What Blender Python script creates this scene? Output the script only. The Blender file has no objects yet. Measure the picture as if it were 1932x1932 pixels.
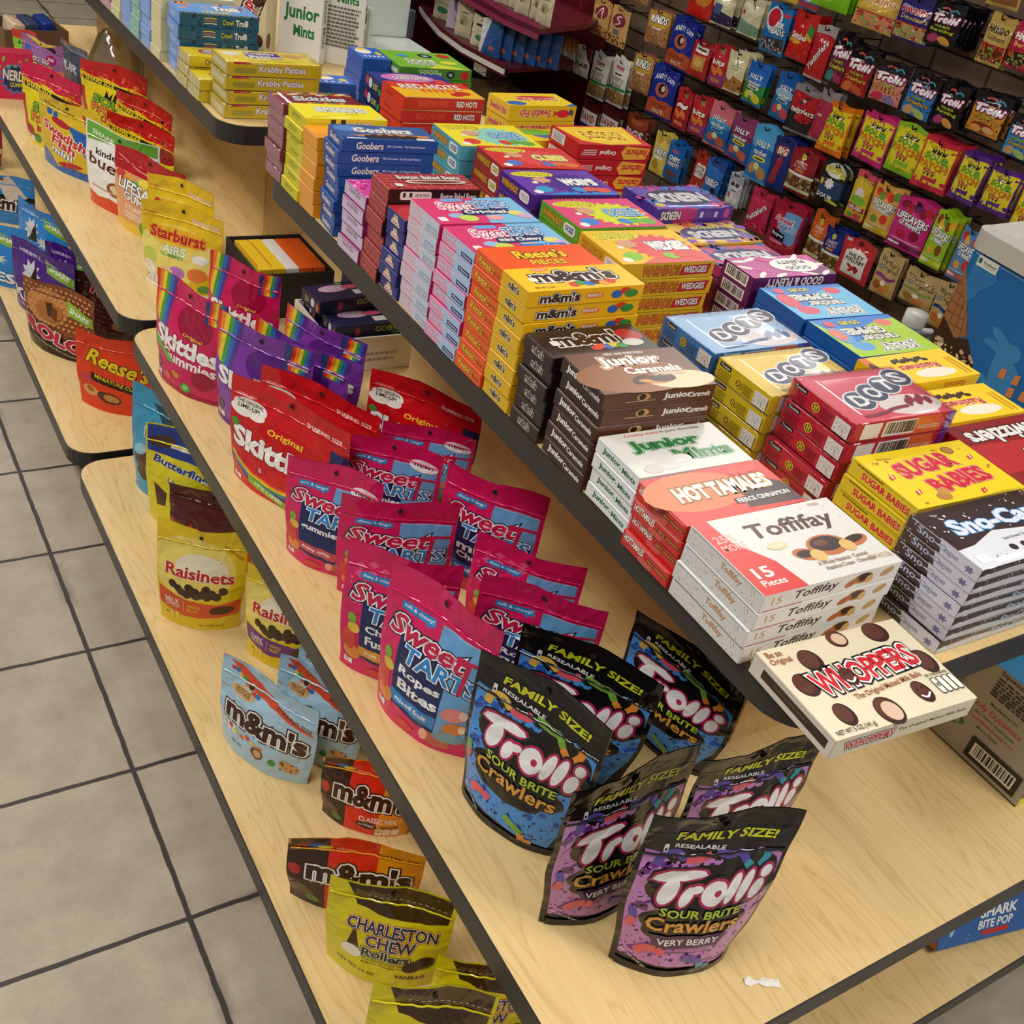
import bpy, bmesh, math, random
from mathutils import Vector, Matrix
SC = bpy.context.scene
COL = SC.collection
PI = math.pi

# ---------------------------------------------------------------- camera, world, lights, exposure
cam_d = bpy.data.cameras.new('camera'); cam = bpy.data.objects.new('camera', cam_d); COL.objects.link(cam)
RC = ((0.84459055, -0.50322094, 0.18285374), (-0.16330167, -0.56735948, -0.80711572), (0.50990134, 0.65182199, -0.56136327))
cam.matrix_world = Matrix(((RC[0][0], -RC[1][0], -RC[2][0], 0), (RC[0][1], -RC[1][1], -RC[2][1], 0), (RC[0][2], -RC[1][2], -RC[2][2], 1.48), (0, 0, 0, 1)))
cam_d.sensor_fit = 'HORIZONTAL'; cam_d.sensor_width = 36.0; cam_d.lens = 36.0 * 2050 / 1932
cam_d.clip_start = 0.02; cam_d.clip_end = 60
SC.camera = cam
wd = bpy.data.worlds.new('world'); SC.world = wd; wd.use_nodes = True
wd.node_tree.nodes['Background'].inputs[0].default_value = (1.0, 0.965, 0.92, 1)
wd.node_tree.nodes['Background'].inputs[1].default_value = 0.215
def ceiling_panel(x, y, sx, sy, power, rot=0):
    l = bpy.data.lights.new('fluorescent_panel', 'AREA'); l.shape = 'RECTANGLE'; l.size = sx; l.size_y = sy
    l.energy = power; l.color = (1.0, 0.955, 0.89)
    o = bpy.data.objects.new('fluorescent_panel', l); COL.objects.link(o); o.location = (x, y, 2.75); o.rotation_euler = (0, 0, rot)
for x, y, sx, sy, p in ((-0.75, 0.5, 0.6, 1.2, 52), (-0.75, 2.9, 0.6, 1.2, 52), (-0.75, 5.3, 0.6, 1.2, 46), (1.6, -0.9, 1.2, 0.6, 54),
                        (3.05, 2.75, 0.55, 1.1, 36), (4.7, 3.85, 0.6, 1.2, 11), (1.3, 5.2, 0.6, 1.2, 30), (3.4, 0.2, 0.6, 1.2, 20)):
    ceiling_panel(x, y, sx, sy, p)
vs = SC.view_settings
vs.view_transform = 'Standard'; vs.look = 'None'; vs.gamma = 1.0; vs.use_curve_mapping = False; vs.exposure = -0.2
SC.cycles.max_bounces = 6; SC.cycles.diffuse_bounces = 3; SC.cycles.glossy_bounces = 3; SC.cycles.transmission_bounces = 4
SC.cycles.transparent_max_bounces = 12; SC.cycles.caustics_reflective = False; SC.cycles.caustics_refractive = False
SC.cycles.use_denoising = True

# ---------------------------------------------------------------- materials
def lin(h):
    if len(h) == 3: h = ''.join(c * 2 for c in h)
    v = [int(h[i:i + 2], 16) / 255 for i in (0, 2, 4)]
    return tuple(c / 12.92 if c <= .04045 else ((c + .055) / 1.055) ** 2.4 for c in v) + (1,)
MATS = {}
def mat(h, kind='card'):
    k = (h, kind)
    if k in MATS: return MATS[k]
    m = bpy.data.materials.new(kind + '_' + h); m.use_nodes = True
    nt = m.node_tree; b = nt.nodes['Principled BSDF']; b.inputs['Base Color'].default_value = lin(h)
    b.inputs['Roughness'].default_value = dict(card=.34, film=.12, matte=.75, metal=.3, plastic=.35)[kind]
    if kind == 'metal': b.inputs['Metallic'].default_value = 1
    if kind == 'film':
        b.inputs['Specular IOR Level'].default_value = .5
        tc = nt.nodes.new('ShaderNodeTexCoord'); n = nt.nodes.new('ShaderNodeTexNoise'); bp = nt.nodes.new('ShaderNodeBump')
        n.inputs['Scale'].default_value = 19; n.inputs['Detail'].default_value = 1.5; n.inputs['Distortion'].default_value = 1.1
        bp.inputs['Strength'].default_value = .6; bp.inputs['Distance'].default_value = .012
        nt.links.new(tc.outputs['Object'], n.inputs['Vector']); nt.links.new(n.outputs['Fac'], bp.inputs['Height']); nt.links.new(bp.outputs['Normal'], b.inputs['Normal'])
    MATS[k] = m
    return m
def clear_mat(name, tint='ffffff', fac=.06, rough=.06, bump=.5, scale=45):
    if name in MATS: return MATS[name]
    m = bpy.data.materials.new(name); m.use_nodes = True; nt = m.node_tree; nt.nodes.clear()
    out = nt.nodes.new('ShaderNodeOutputMaterial'); mix = nt.nodes.new('ShaderNodeMixShader'); tr = nt.nodes.new('ShaderNodeBsdfTransparent')
    gl = nt.nodes.new('ShaderNodeBsdfGlossy'); fr = nt.nodes.new('ShaderNodeLayerWeight'); pw = nt.nodes.new('ShaderNodeMath'); pw.operation = 'POWER'; pw.inputs[1].default_value = 3.5
    ad = nt.nodes.new('ShaderNodeMath'); ad.operation = 'MULTIPLY_ADD'; ad.inputs[1].default_value = .34; ad.inputs[2].default_value = fac
    tc = nt.nodes.new('ShaderNodeTexCoord'); n = nt.nodes.new('ShaderNodeTexNoise'); bp = nt.nodes.new('ShaderNodeBump')
    tr.inputs[0].default_value = lin(tint); gl.inputs['Roughness'].default_value = rough
    n.inputs['Scale'].default_value = scale; n.inputs['Distortion'].default_value = .5; n.inputs['Detail'].default_value = .6
    bp.inputs['Strength'].default_value = bump; bp.inputs['Distance'].default_value = .004
    
    L = nt.links.new
    L(tc.outputs['Object'], n.inputs['Vector']); L(n.outputs['Fac'], bp.inputs['Height']); L(bp.outputs['Normal'], gl.inputs['Normal']); L(bp.outputs['Normal'], fr.inputs['Normal'])
    L(fr.outputs['Facing'], pw.inputs[0]); L(pw.outputs[0], ad.inputs[0]); L(ad.outputs[0], mix.inputs[0]); L(tr.outputs[0], mix.inputs[1]); L(gl.outputs[0], mix.inputs[2]); L(mix.outputs[0], out.inputs[0])
    MATS[name] = m
    return m
def wood_mat():
    m = bpy.data.materials.new('maple_laminate'); m.use_nodes = True; nt = m.node_tree; b = nt.nodes['Principled BSDF']; L = nt.links.new
    b.inputs['Roughness'].default_value = .42
    tc = nt.nodes.new('ShaderNodeTexCoord'); mp = nt.nodes.new('ShaderNodeMapping'); mp.inputs['Scale'].default_value = (9, .9, 9)
    n = nt.nodes.new('ShaderNodeTexNoise'); n.inputs['Scale'].default_value = 1.6; n.inputs['Detail'].default_value = 3; n.inputs['Distortion'].default_value = .35
    w = nt.nodes.new('ShaderNodeMath'); w.operation = 'MULTIPLY'; w.inputs[1].default_value = 15
    fr = nt.nodes.new('ShaderNodeMath'); fr.operation = 'FRACT'
    cr = nt.nodes.new('ShaderNodeValToRGB'); e = cr.color_ramp.elements
    e[0].position = 0; e[0].color = lin('d4b478'); e[1].position = .16; e[1].color = lin('e4c588')
    k = e.new(.75); k.color = lin('e8ca90'); k = e.new(1); k.color = lin('e2c286')
    mp2 = nt.nodes.new('ShaderNodeMapping'); mp2.inputs['Scale'].default_value = (160, 6, 160)
    n2 = nt.nodes.new('ShaderNodeTexNoise'); n2.inputs['Scale'].default_value = 2; n2.inputs['Detail'].default_value = 3
    mx = nt.nodes.new('ShaderNodeMix'); mx.data_type = 'RGBA'; mx.blend_type = 'MULTIPLY'; mx.inputs[0].default_value = .13
    L(tc.outputs['Object'], mp.inputs[0]); L(mp.outputs[0], n.inputs['Vector']); L(n.outputs['Fac'], w.inputs[0]); L(w.outputs[0], fr.inputs[0]); L(fr.outputs[0], cr.inputs[0])
    L(tc.outputs['Object'], mp2.inputs[0]); L(mp2.outputs[0], n2.inputs['Vector'])
    L(cr.outputs[0], mx.inputs[6]); L(n2.outputs['Fac'], mx.inputs[7]); L(mx.outputs[2], b.inputs['Base Color'])
    return m
def tile_mat():
    m = bpy.data.materials.new('ceramic_floor_tile'); m.use_nodes = True; nt = m.node_tree; b = nt.nodes['Principled BSDF']; L = nt.links.new
    tc = nt.nodes.new('ShaderNodeTexCoord'); sp = nt.nodes.new('ShaderNodeSeparateXYZ'); L(tc.outputs['Object'], sp.inputs[0])
    def M(op, a, bb=None):
        q = nt.nodes.new('ShaderNodeMath'); q.operation = op
        for i, v in enumerate((a, bb)):
            if v is None: continue
            if isinstance(v, (int, float)): q.inputs[i].default_value = v
            else: L(v, q.inputs[i])
        return q.outputs[0]
    wob = nt.nodes.new('ShaderNodeTexNoise'); wob.inputs['Scale'].default_value = 26; L(tc.outputs['Object'], wob.inputs['Vector'])
    wv = M('MULTIPLY', M('SUBTRACT', wob.outputs['Fac'], .5), .004)
    def line(src, off):
        f = M('FRACT', M('DIVIDE', M('ADD', M('SUBTRACT', src, off), wv), .3048))
        return M('MINIMUM', f, M('SUBTRACT', 1.0, f))
    d = M('MINIMUM', line(sp.outputs[0], .3205), line(sp.outputs[1], .3408))
    g = nt.nodes.new('ShaderNodeMapRange'); g.inputs[1].default_value = .0105; g.inputs[2].default_value = .0150; L(d, g.inputs[0])
    n = nt.nodes.new('ShaderNodeTexNoise'); n.inputs['Scale'].default_value = 9; n.inputs['Detail'].default_value = 6; n.inputs['Roughness'].default_value = .65; L(tc.outputs['Object'], n.inputs['Vector'])
    cr = nt.nodes.new('ShaderNodeValToRGB'); e = cr.color_ramp.elements; e[0].position = .3; e[0].color = lin('9a8d7b'); e[1].position = .7; e[1].color = lin('b5a995'); L(n.outputs['Fac'], cr.inputs[0])
    n3 = nt.nodes.new('ShaderNodeTexNoise'); n3.inputs['Scale'].default_value = 220; L(tc.outputs['Object'], n3.inputs['Vector'])
    m3 = nt.nodes.new('ShaderNodeMix'); m3.data_type = 'RGBA'; m3.blend_type = 'MULTIPLY'; m3.inputs[0].default_value = .2; L(cr.outputs[0], m3.inputs[6]); L(n3.outputs['Fac'], m3.inputs[7])
    # grime that has collected along some joints
    n4 = nt.nodes.new('ShaderNodeTexNoise'); n4.inputs['Scale'].default_value = 5; n4.inputs['Detail'].default_value = 4; L(tc.outputs['Object'], n4.inputs['Vector'])
    gr = nt.nodes.new('ShaderNodeMapRange'); gr.inputs[1].default_value = .0; gr.inputs[2].default_value = .06; gr.inputs[3].default_value = 1; gr.inputs[4].default_value = 0; L(d, gr.inputs[0])
    gm = nt.nodes.new('ShaderNodeMapRange'); gm.inputs[1].default_value = .52; gm.inputs[2].default_value = .64; L(n4.outputs['Fac'], gm.inputs[0])
    gf = M('MULTIPLY', M('MULTIPLY', gr.outputs[0], gm.outputs[0]), .9)
    m4 = nt.nodes.new('ShaderNodeMix'); m4.data_type = 'RGBA'; L(gf, m4.inputs[0]); L(m3.outputs[2], m4.inputs[6]); m4.inputs[7].default_value = lin('3a322a')
    m5 = nt.nodes.new('ShaderNodeMix'); m5.data_type = 'RGBA'; L(g.outputs[0], m5.inputs[0]); m5.inputs[6].default_value = lin('2c2622'); L(m4.outputs[2], m5.inputs[7])
    L(m5.outputs[2], b.inputs['Base Color']); b.inputs['Roughness'].default_value = .5
    bp = nt.nodes.new('ShaderNodeBump'); bp.inputs['Strength'].default_value = .5; bp.inputs['Distance'].default_value = .004; L(g.outputs[0], bp.inputs['Height']); L(bp.outputs['Normal'], b.inputs['Normal'])
    return m

# ---------------------------------------------------------------- printed artwork: flat elements in 0..1 face coordinates
def R(c, x0, y0, x1, y1): return ('p', c, [(x0, y0), (x1, y0), (x1, y1), (x0, y1)])
def P(c, *pts): return ('p', c, list(pts))
def E(c, cx, cy, rx, ry, a=0, n=20): return ('e', c, cx, cy, rx, ry, a, n)
def T(s, c, cx, cy, w, h, o=None, ow=.06, o2=None, sh=0, a=0, ar=0, b=.025): return ('t', c, s, cx, cy, w, h, o, ow, o2, sh, a, ar, b)
def RR(c, x0, y0, x1, y1, r=.3): # rounded rect
    w, h = x1 - x0, y1 - y0; pts = []
    for k in range(4):
        cx = x1 - r * min(w, 9) * .5 if k in (0, 3) else x0 + r * w * .5
        cy = y1 - r * h if k in (0, 1) else y0 + r * h
        for i in range(4):
            t = k * PI / 2 + i * PI / 6; pts.append((cx + math.cos(t) * r * w * .5, cy + math.sin(t) * r * h))
    return ('p', c, pts)
def STAR(c, cx, cy, r1x, r1y, n=12, q=.7, a=0):
    pts = []
    for i in range(2 * n):
        k = 1 if i % 2 == 0 else q; t = PI * i / n + a
        pts.append((cx + math.cos(t) * r1x * k, cy + math.sin(t) * r1y * k))
    return ('p', c, pts)
def W(c, pts, w, asp=1): # thick curvy line through points (smoothed)
    q = []
    for i in range(len(pts) - 1):
        p0 = pts[max(i - 1, 0)]; p1 = pts[i]; p2 = pts[i + 1]; p3 = pts[min(i + 2, len(pts) - 1)]
        for s in range(5):
            t = s / 5
            q.append(tuple(.5 * (2 * p1[k] + (p2[k] - p0[k]) * t + (2 * p0[k] - 5 * p1[k] + 4 * p2[k] - p3[k]) * t * t + (3 * p1[k] - p0[k] - 3 * p2[k] + p3[k]) * t ** 3) for k in (0, 1)))
    q.append(pts[-1])
    return ('w', c, q, w, asp)
def S(c, n, seed, x0, y0, x1, y1, r0, r1, asp=1): # speckles
    return ('s', c, n, seed, x0, y0, x1, y1, r0, r1, asp)
def BAR(c, x0, y0, x1, y1, seed=1):
    rnd = random.Random(seed); o = [R('f4f1ec', x0, y0, x1, y1)]; x = x0 + .06 * (x1 - x0)
    while x < x1 - .06 * (x1 - x0):
        w = rnd.choice((.015, .03, .045)) * (x1 - x0); o.append(R(c, x, y0 + .15 * (y1 - y0), x + w, y1 - .08 * (y1 - y0))); x += w + rnd.choice((.015, .03)) * (x1 - x0)
    return o
def LINES(c, x0, y0, x1, y1, n, seed=1): # rows of fine print
    rnd = random.Random(seed); o = []
    for i in range(n):
        yy = y1 - (i + .5) * (y1 - y0) / n; hh = (y1 - y0) / n * .28; x = x0; e = x1 - rnd.random() * .15 * (x1 - x0)
        while x < e:
            w = (.04 + rnd.random() * .09) * (x1 - x0); o.append(R(c, x, yy - hh, min(x + w, e), yy + hh)); x += w + .022 * (x1 - x0)
    return o

FONT_CACHE = {}
def text_mesh(s, off, sh, res):
    k = (s, round(off, 4), sh, res)
    if k in FONT_CACHE: return FONT_CACHE[k]
    cu = bpy.data.curves.new('lettering', 'FONT'); cu.body = s; cu.size = 1; cu.resolution_u = res; cu.offset = off; cu.shear = sh; cu.fill_mode = 'FRONT'
    ob = bpy.data.objects.new('lettering', cu); COL.objects.link(ob)
    me = bpy.data.meshes.new_from_object(ob)
    vs_ = [(v.co.x, v.co.y) for v in me.vertices]; fs = [tuple(p.vertices) for p in me.polygons]
    bpy.data.meshes.remove(me); bpy.data.objects.remove(ob); bpy.data.curves.remove(cu)
    FONT_CACHE[k] = (vs_, fs)
    return FONT_CACHE[k]
def flat(els, asp, res=2):
    """elements -> list of (colour, verts2d, faces) in paint order; asp = height/width of the face"""
    out = []
    def walk(L):
        for e in L:
            if isinstance(e, list): yield from walk(e)
            else: yield e
    for e in walk(els):
        if e[0] == 'p': out.append((e[1], e[2], [tuple(range(len(e[2])))]))
        elif e[0] == 'e':
            _, c, cx, cy, rx, ry, a, n = e; pts = []; a = math.radians(a)
            for i in range(n):
                t = 2 * PI * i / n; x, y = rx * math.cos(t), ry * asp * math.sin(t)
                pts.append((cx + x * math.cos(a) - y * math.sin(a), cy + (x * math.sin(a) + y * math.cos(a)) / asp))
            out.append((c, pts, [tuple(range(n))]))
        elif e[0] == 's':
            _, c, n, seed, x0, y0, x1, y1, r0, r1, ap = e; rnd = random.Random(seed); vv = []; ff = []
            for _i in range(n):
                cx = x0 + rnd.random() * (x1 - x0); cy = y0 + rnd.random() * (y1 - y0); r = r0 + (r1 - r0) * rnd.random() ** 2; a = rnd.random() * 6; st = .5 + rnd.random()
                b0 = len(vv)
                for i in range(6):
                    t = 2 * PI * i / 6; x, y = r * st * math.cos(t), r / st * math.sin(t)
                    vv.append((cx + x * math.cos(a) - y * math.sin(a), cy + (x * math.sin(a) + y * math.cos(a)) / asp))
                ff.append(tuple(range(b0, b0 + 6)))
            out.append((c, vv, ff))
        elif e[0] == 'w':
            _, c, q, w, ap = e; vv = []; ff = []
            for i, p in enumerate(q):
                a = q[max(i - 1, 0)]; b = q[min(i + 1, len(q) - 1)]; dx, dy = b[0] - a[0], (b[1] - a[1]) * asp; l = math.hypot(dx, dy) or 1
                nx, ny = -dy / l * w / 2, dx / l * w / 2
                k = .75 if i in (0, len(q) - 1) else 1
                vv += [(p[0] + nx * k, p[1] + ny * k / asp), (p[0] - nx * k, p[1] - ny * k / asp)]
                if i: ff.append((2 * i - 2, 2 * i - 1, 2 * i + 1, 2 * i))
            out.append((c, vv, ff))
        elif e[0] == 't':
            _, c, s, cx, cy, w, h, o, ow, o2, sh, a, ar, b = e; b = b * .62; ow = ow * .9
            base = text_mesh(s, b, sh, res)[0]
            if not base: continue
            x0 = min(v[0] for v in base); x1 = max(v[0] for v in base); y0 = min(v[1] for v in base); y1 = max(v[1] for v in base)
            a = math.radians(a)
            lay = []
            if o2: lay.append((o2, b + ow * 2))
            if o: lay.append((o, b + ow))
            lay.append((c, b))
            for cc, off in lay:
                vv, ff = text_mesh(s, off, sh, res); q = []
                for x, y in vv:
                    u = ((x - x0) / (x1 - x0) - .5) * w; v = ((y - y0) / (y1 - y0) - .5) * h
                    v += ar * (1 - (2 * u / w) ** 2)
                    X = u * math.cos(a) - v * asp * math.sin(a); Y = (u * math.sin(a) + v * asp * math.cos(a)) / asp
                    q.append((cx + X, cy + Y))
                out.append((cc, q, ff))
    return out
class MB:
    """collects faces with colours, builds ONE mesh"""
    def __init__(s): s.v = []; s.f = []; s.m = []; s.mats = []
    def mi(s, m):
        if m not in s.mats: s.mats.append(m)
        return s.mats.index(m)
    def add(s, vs_, fs, m):
        b = len(s.v); s.v += [tuple(v) for v in vs_]; i = s.mi(m)
        for f in fs: s.f.append(tuple(b + k for k in f)); s.m.append(i)
    def box(s, x0, y0, z0, x1, y1, z1, m):
        s.add([(x0, y0, z0), (x1, y0, z0), (x1, y1, z0), (x0, y1, z0), (x0, y0, z1), (x1, y0, z1), (x1, y1, z1), (x0, y1, z1)],
              [(0, 3, 2, 1), (4, 5, 6, 7), (0, 1, 5, 4), (1, 2, 6, 5), (2, 3, 7, 6), (3, 0, 4, 7)], m)
    def bm(s, b, m):
        b.verts.index_update(); s.add([v.co[:] for v in b.verts], [[v.index for v in f.verts] for f in b.faces], m); b.free()
    def rbox(s, x0, y0, z0, x1, y1, z1, m, r=.001, seg=1):
        b = bmesh.new(); bmesh.ops.create_cube(b, size=1)
        for v in b.verts: v.co = Vector(((x0 + x1) / 2 + v.co.x * (x1 - x0), (y0 + y1) / 2 + v.co.y * (y1 - y0), (z0 + z1) / 2 + v.co.z * (z1 - z0)))
        bmesh.ops.bevel(b, geom=b.edges[:], offset=r, segments=seg, affect='EDGES', profile=.5)
        s.bm(b, m)
    def lathe(s, prof, m, n=24, cx=0, cy=0):
        vv = []; ff = []
        for r, z in prof:
            for i in range(n): vv.append((cx + r * math.cos(2 * PI * i / n), cy + r * math.sin(2 * PI * i / n), z))
        for j in range(len(prof) - 1):
            for i in range(n): ff.append((j * n + i, j * n + (i + 1) % n, (j + 1) * n + (i + 1) % n, (j + 1) * n + i))
        s.add(vv, ff, m)
    def tube(s, pts, r, m, n=8):
        vv = []; ff = []
        for i, p in enumerate(pts):
            d = (Vector(pts[min(i + 1, len(pts) - 1)]) - Vector(pts[max(i - 1, 0)])).normalized(); u = d.orthogonal().normalized(); w = d.cross(u)
            for k in range(n): vv.append(tuple(Vector(p) + (u * math.cos(2 * PI * k / n) + w * math.sin(2 * PI * k / n)) * r))
        for i in range(len(pts) - 1):
            for k in range(n): ff.append((i * n + k, i * n + (k + 1) % n, (i + 1) * n + (k + 1) % n, (i + 1) * n + k))
        ff += [tuple(range(n))[::-1], tuple(range((len(pts) - 1) * n, len(pts) * n))]
        s.add(vv, ff, m)
    def prism(s, pts, z0, z1, m): # polygon in XY
        n = len(pts)
        s.add([(x, y, z0) for x, y in pts] + [(x, y, z1) for x, y in pts], [tuple(range(n))[::-1], tuple(range(n, 2 * n))] + [(i, (i + 1) % n, n + (i + 1) % n, n + i) for i in range(n)], m)
    def art(s, els, asp, fn, kind='card', res=2, eps=.00003, base=.00012):
        for i, (c, vv, ff) in enumerate(flat(els, asp, res)):
            o = base + eps * i; s.add([fn(x, y, o) for x, y in vv], ff, mat(c, kind))
    def mesh(s, name, smooth=False):
        me = bpy.data.meshes.new(name); me.from_pydata(s.v, [], s.f)
        for m in s.mats: me.materials.append(m)
        me.polygons.foreach_set('material_index', s.m)
        if smooth: me.polygons.foreach_set('use_smooth', [True] * len(s.f))
        me.update()
        return me
    def build(s, name, parent=None, smooth=False): return link(name, s.mesh(name, smooth), parent)
def link(name, me, parent=None):
    o = bpy.data.objects.new(name, me); COL.objects.link(o)
    if parent: o.parent = parent
    return o
def thing(name, label, cat, loc=(0, 0, 0), rz=0, group=None, rot=None):
    o = bpy.data.objects.new(name, None); COL.objects.link(o); o.empty_display_size = .02
    o.location = loc; o.rotation_euler = rot or (0, 0, rz); return tag(o, label, cat, group)
def tag(o, label, cat, group=None):
    o['label'] = label; o['category'] = cat
    if group: o['group'] = group
    return o
def struct(o): o['kind'] = 'structure'; return o
ORD = ['topmost', 'second down', 'third down', 'fourth down', 'fifth down', 'sixth down', 'seventh down', 'eighth down']

# ---------------------------------------------------------------- candy boxes
BOX = {}   # design key -> dict(c=carton colour, side=colour of sides, top, front, end art, wrap=bool, flip=bool)
BOXM = {}
def flipped(fn, on): return (lambda x, y, o: fn(1 - x, 1 - y, o)) if on else fn
def box_meshes(key, L, Wd, Tk, plain=False):
    k = (key, L, Wd, Tk, plain)
    if k in BOXM: return BOXM[k]
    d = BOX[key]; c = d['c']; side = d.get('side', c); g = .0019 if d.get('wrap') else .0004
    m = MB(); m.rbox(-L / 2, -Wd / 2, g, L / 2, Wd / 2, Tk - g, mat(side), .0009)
    fl = d.get('flip', False)
    if not plain:
        m.art([R(c, .006, .012, .994, .988)] + d.get('top', []), Wd / L, flipped(lambda x, y, o: (-L / 2 + x * L, -Wd / 2 + y * Wd, Tk - g + o), fl))
        m.art([R(d.get('fc', side), .005, .03, .995, .97)] + d.get('front', []), Tk / L, flipped(lambda x, y, o: (-L / 2 + x * L, -Wd / 2 - o, y * Tk), fl))
    else:
        m.art([R(d.get('fc', side), .005, .03, .995, .97)] + d.get('front', []), Tk / L, flipped(lambda x, y, o: (-L / 2 + x * L, -Wd / 2 - o, y * Tk), fl))
    e = MB(); x = -L / 2
    e.box(x - .0006, -Wd / 2 + .0006, .001, x, Wd / 2 - .0006, Tk - .001, mat(d.get('ec', side)))
    e.art(d.get('end', []), Tk / Wd, lambda a, b, o: (x - .0006 - o, Wd / 2 - a * Wd, b * Tk))
    # the seam of the tuck flap
    e.box(x - .0009, -Wd / 2 + .004, Tk - .0024, x, Wd / 2 - .004, Tk - .0016, mat(d.get('seam', d.get('ec', side))))
    res = [('carton', m.mesh('carton')), ('end_flap', e.mesh('end_flap'))]
    if d.get('wrap'):
        b = bmesh.new(); bmesh.ops.create_cube(b, size=1); bmesh.ops.subdivide_edges(b, edges=b.edges[:], cuts=5, use_grid_fill=True)
        rnd = random.Random(len(key))
        for v in b.verts:
            n = Vector((round(v.co.x * 2), round(v.co.y * 2), round(v.co.z * 2)))
            v.co = Vector((v.co.x * (L + .003), v.co.y * (Wd + .003), v.co.z * (Tk - .0002) + Tk / 2))
            if abs(v.co.z - Tk / 2) < Tk * .3 or True: v.co.x += rnd.uniform(-.0006, .0006); v.co.y += rnd.uniform(-.0006, .0006)
        w = MB(); w.bm(b, clear_mat('shrink_wrap', 'fbfbff', .035, .07, .4, 11)); res.append(('shrink_wrap', w.mesh('shrink_wrap', True)))
    BOXM[k] = res
    return res
def candy_box(key, label, x, y, z, L, Wd, Tk, rz=0, group=None, plain=False):
    """x, y = near left corner of the box as it stands; rz in degrees"""
    a = math.radians(rz); cx = x + math.cos(a) * L / 2 - math.sin(a) * Wd / 2; cy = y + math.sin(a) * L / 2 + math.cos(a) * Wd / 2
    t = thing('candy_box', label, 'candy box', (cx, cy, z), a, group)
    for n, me in box_meshes(key, L, Wd, Tk, plain): link(n, me, t)
    return t
JIT = random.Random(5)
def stack(key, desc, x, y, L, Wd, Tk, n, rz=0, z0=.83, group=None, jit=1.0):
    for i in range(n):
        jx, jy = JIT.uniform(-.003, .003) * jit, JIT.uniform(-.0014, .0014) * jit
        if n == 1: lab = desc
        else: lab = desc + ', ' + (ORD[n - 1 - i] if i else 'bottom one')
        candy_box(key, lab, x + jx, y + jy, z0 + i * Tk, L, Wd, Tk, rz + JIT.uniform(-.6, .6) * jit, group or desc.replace(' candy box', ' candy boxes') + ' stack', plain=i < n - 1)

# ---------------------------------------------------------------- pouches and hanging bags
BAG = {}   # key -> dict(c=film colour, seal=, back=, art=[...], w=, h=, d=, kind='pouch'|'peg')
BAGM = {}
def surf(d):
    w, h, dp = d['w'], d['h'], d['d']; peg = d['kind'] == 'peg'; ph = d.get('ph', 1.0); tb = d.get('tb', .9); vs_ = .8 if peg else .84; am = d.get('wave', 1.0)
    def f(u, v, sgn, o=0):
        s = 2 * u - 1
        sm = min(1, v / .5); sm = sm * sm * (3 - 2 * sm)
        hw = w / 2 * (1 if peg else tb + (1 - tb) * sm)
        if peg: hw *= 1 - .035 * math.sin(PI * min(1, v / .82)) ; t = dp / 2 * max(0, 1 - abs(2 * v / vs_ - 1) ** 2.6)
        elif v < vs_: t = dp / 2 * (.92 * (1 - (v / vs_) ** 1.3) + .2 * math.sin(PI * v / vs_))
        else: t = 0
        cs = max(0, 1 - abs(s) ** 2.0) ** .9
        y = t * cs + .0007 + o
        wv = am * (.006 * math.sin(2.3 * s + ph) * v * v + .0011 * math.sin(7 * s + 6 * v + ph) * (1 - s * s) + .0012 * math.sin(19 * v + 3 * ph) * abs(s) ** 3)
        wv += am * 0.0013 * math.sin(23 * s + 11 * v * ph) * max(0, 1 - abs(s)) * (1 if v > .1 else 0)
        zz = v * h + (.004 * am * math.sin(3.1 * s + ph) * v ** 6)
        return (s * hw, sgn * y + wv, zz)
    return f, vs_
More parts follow.
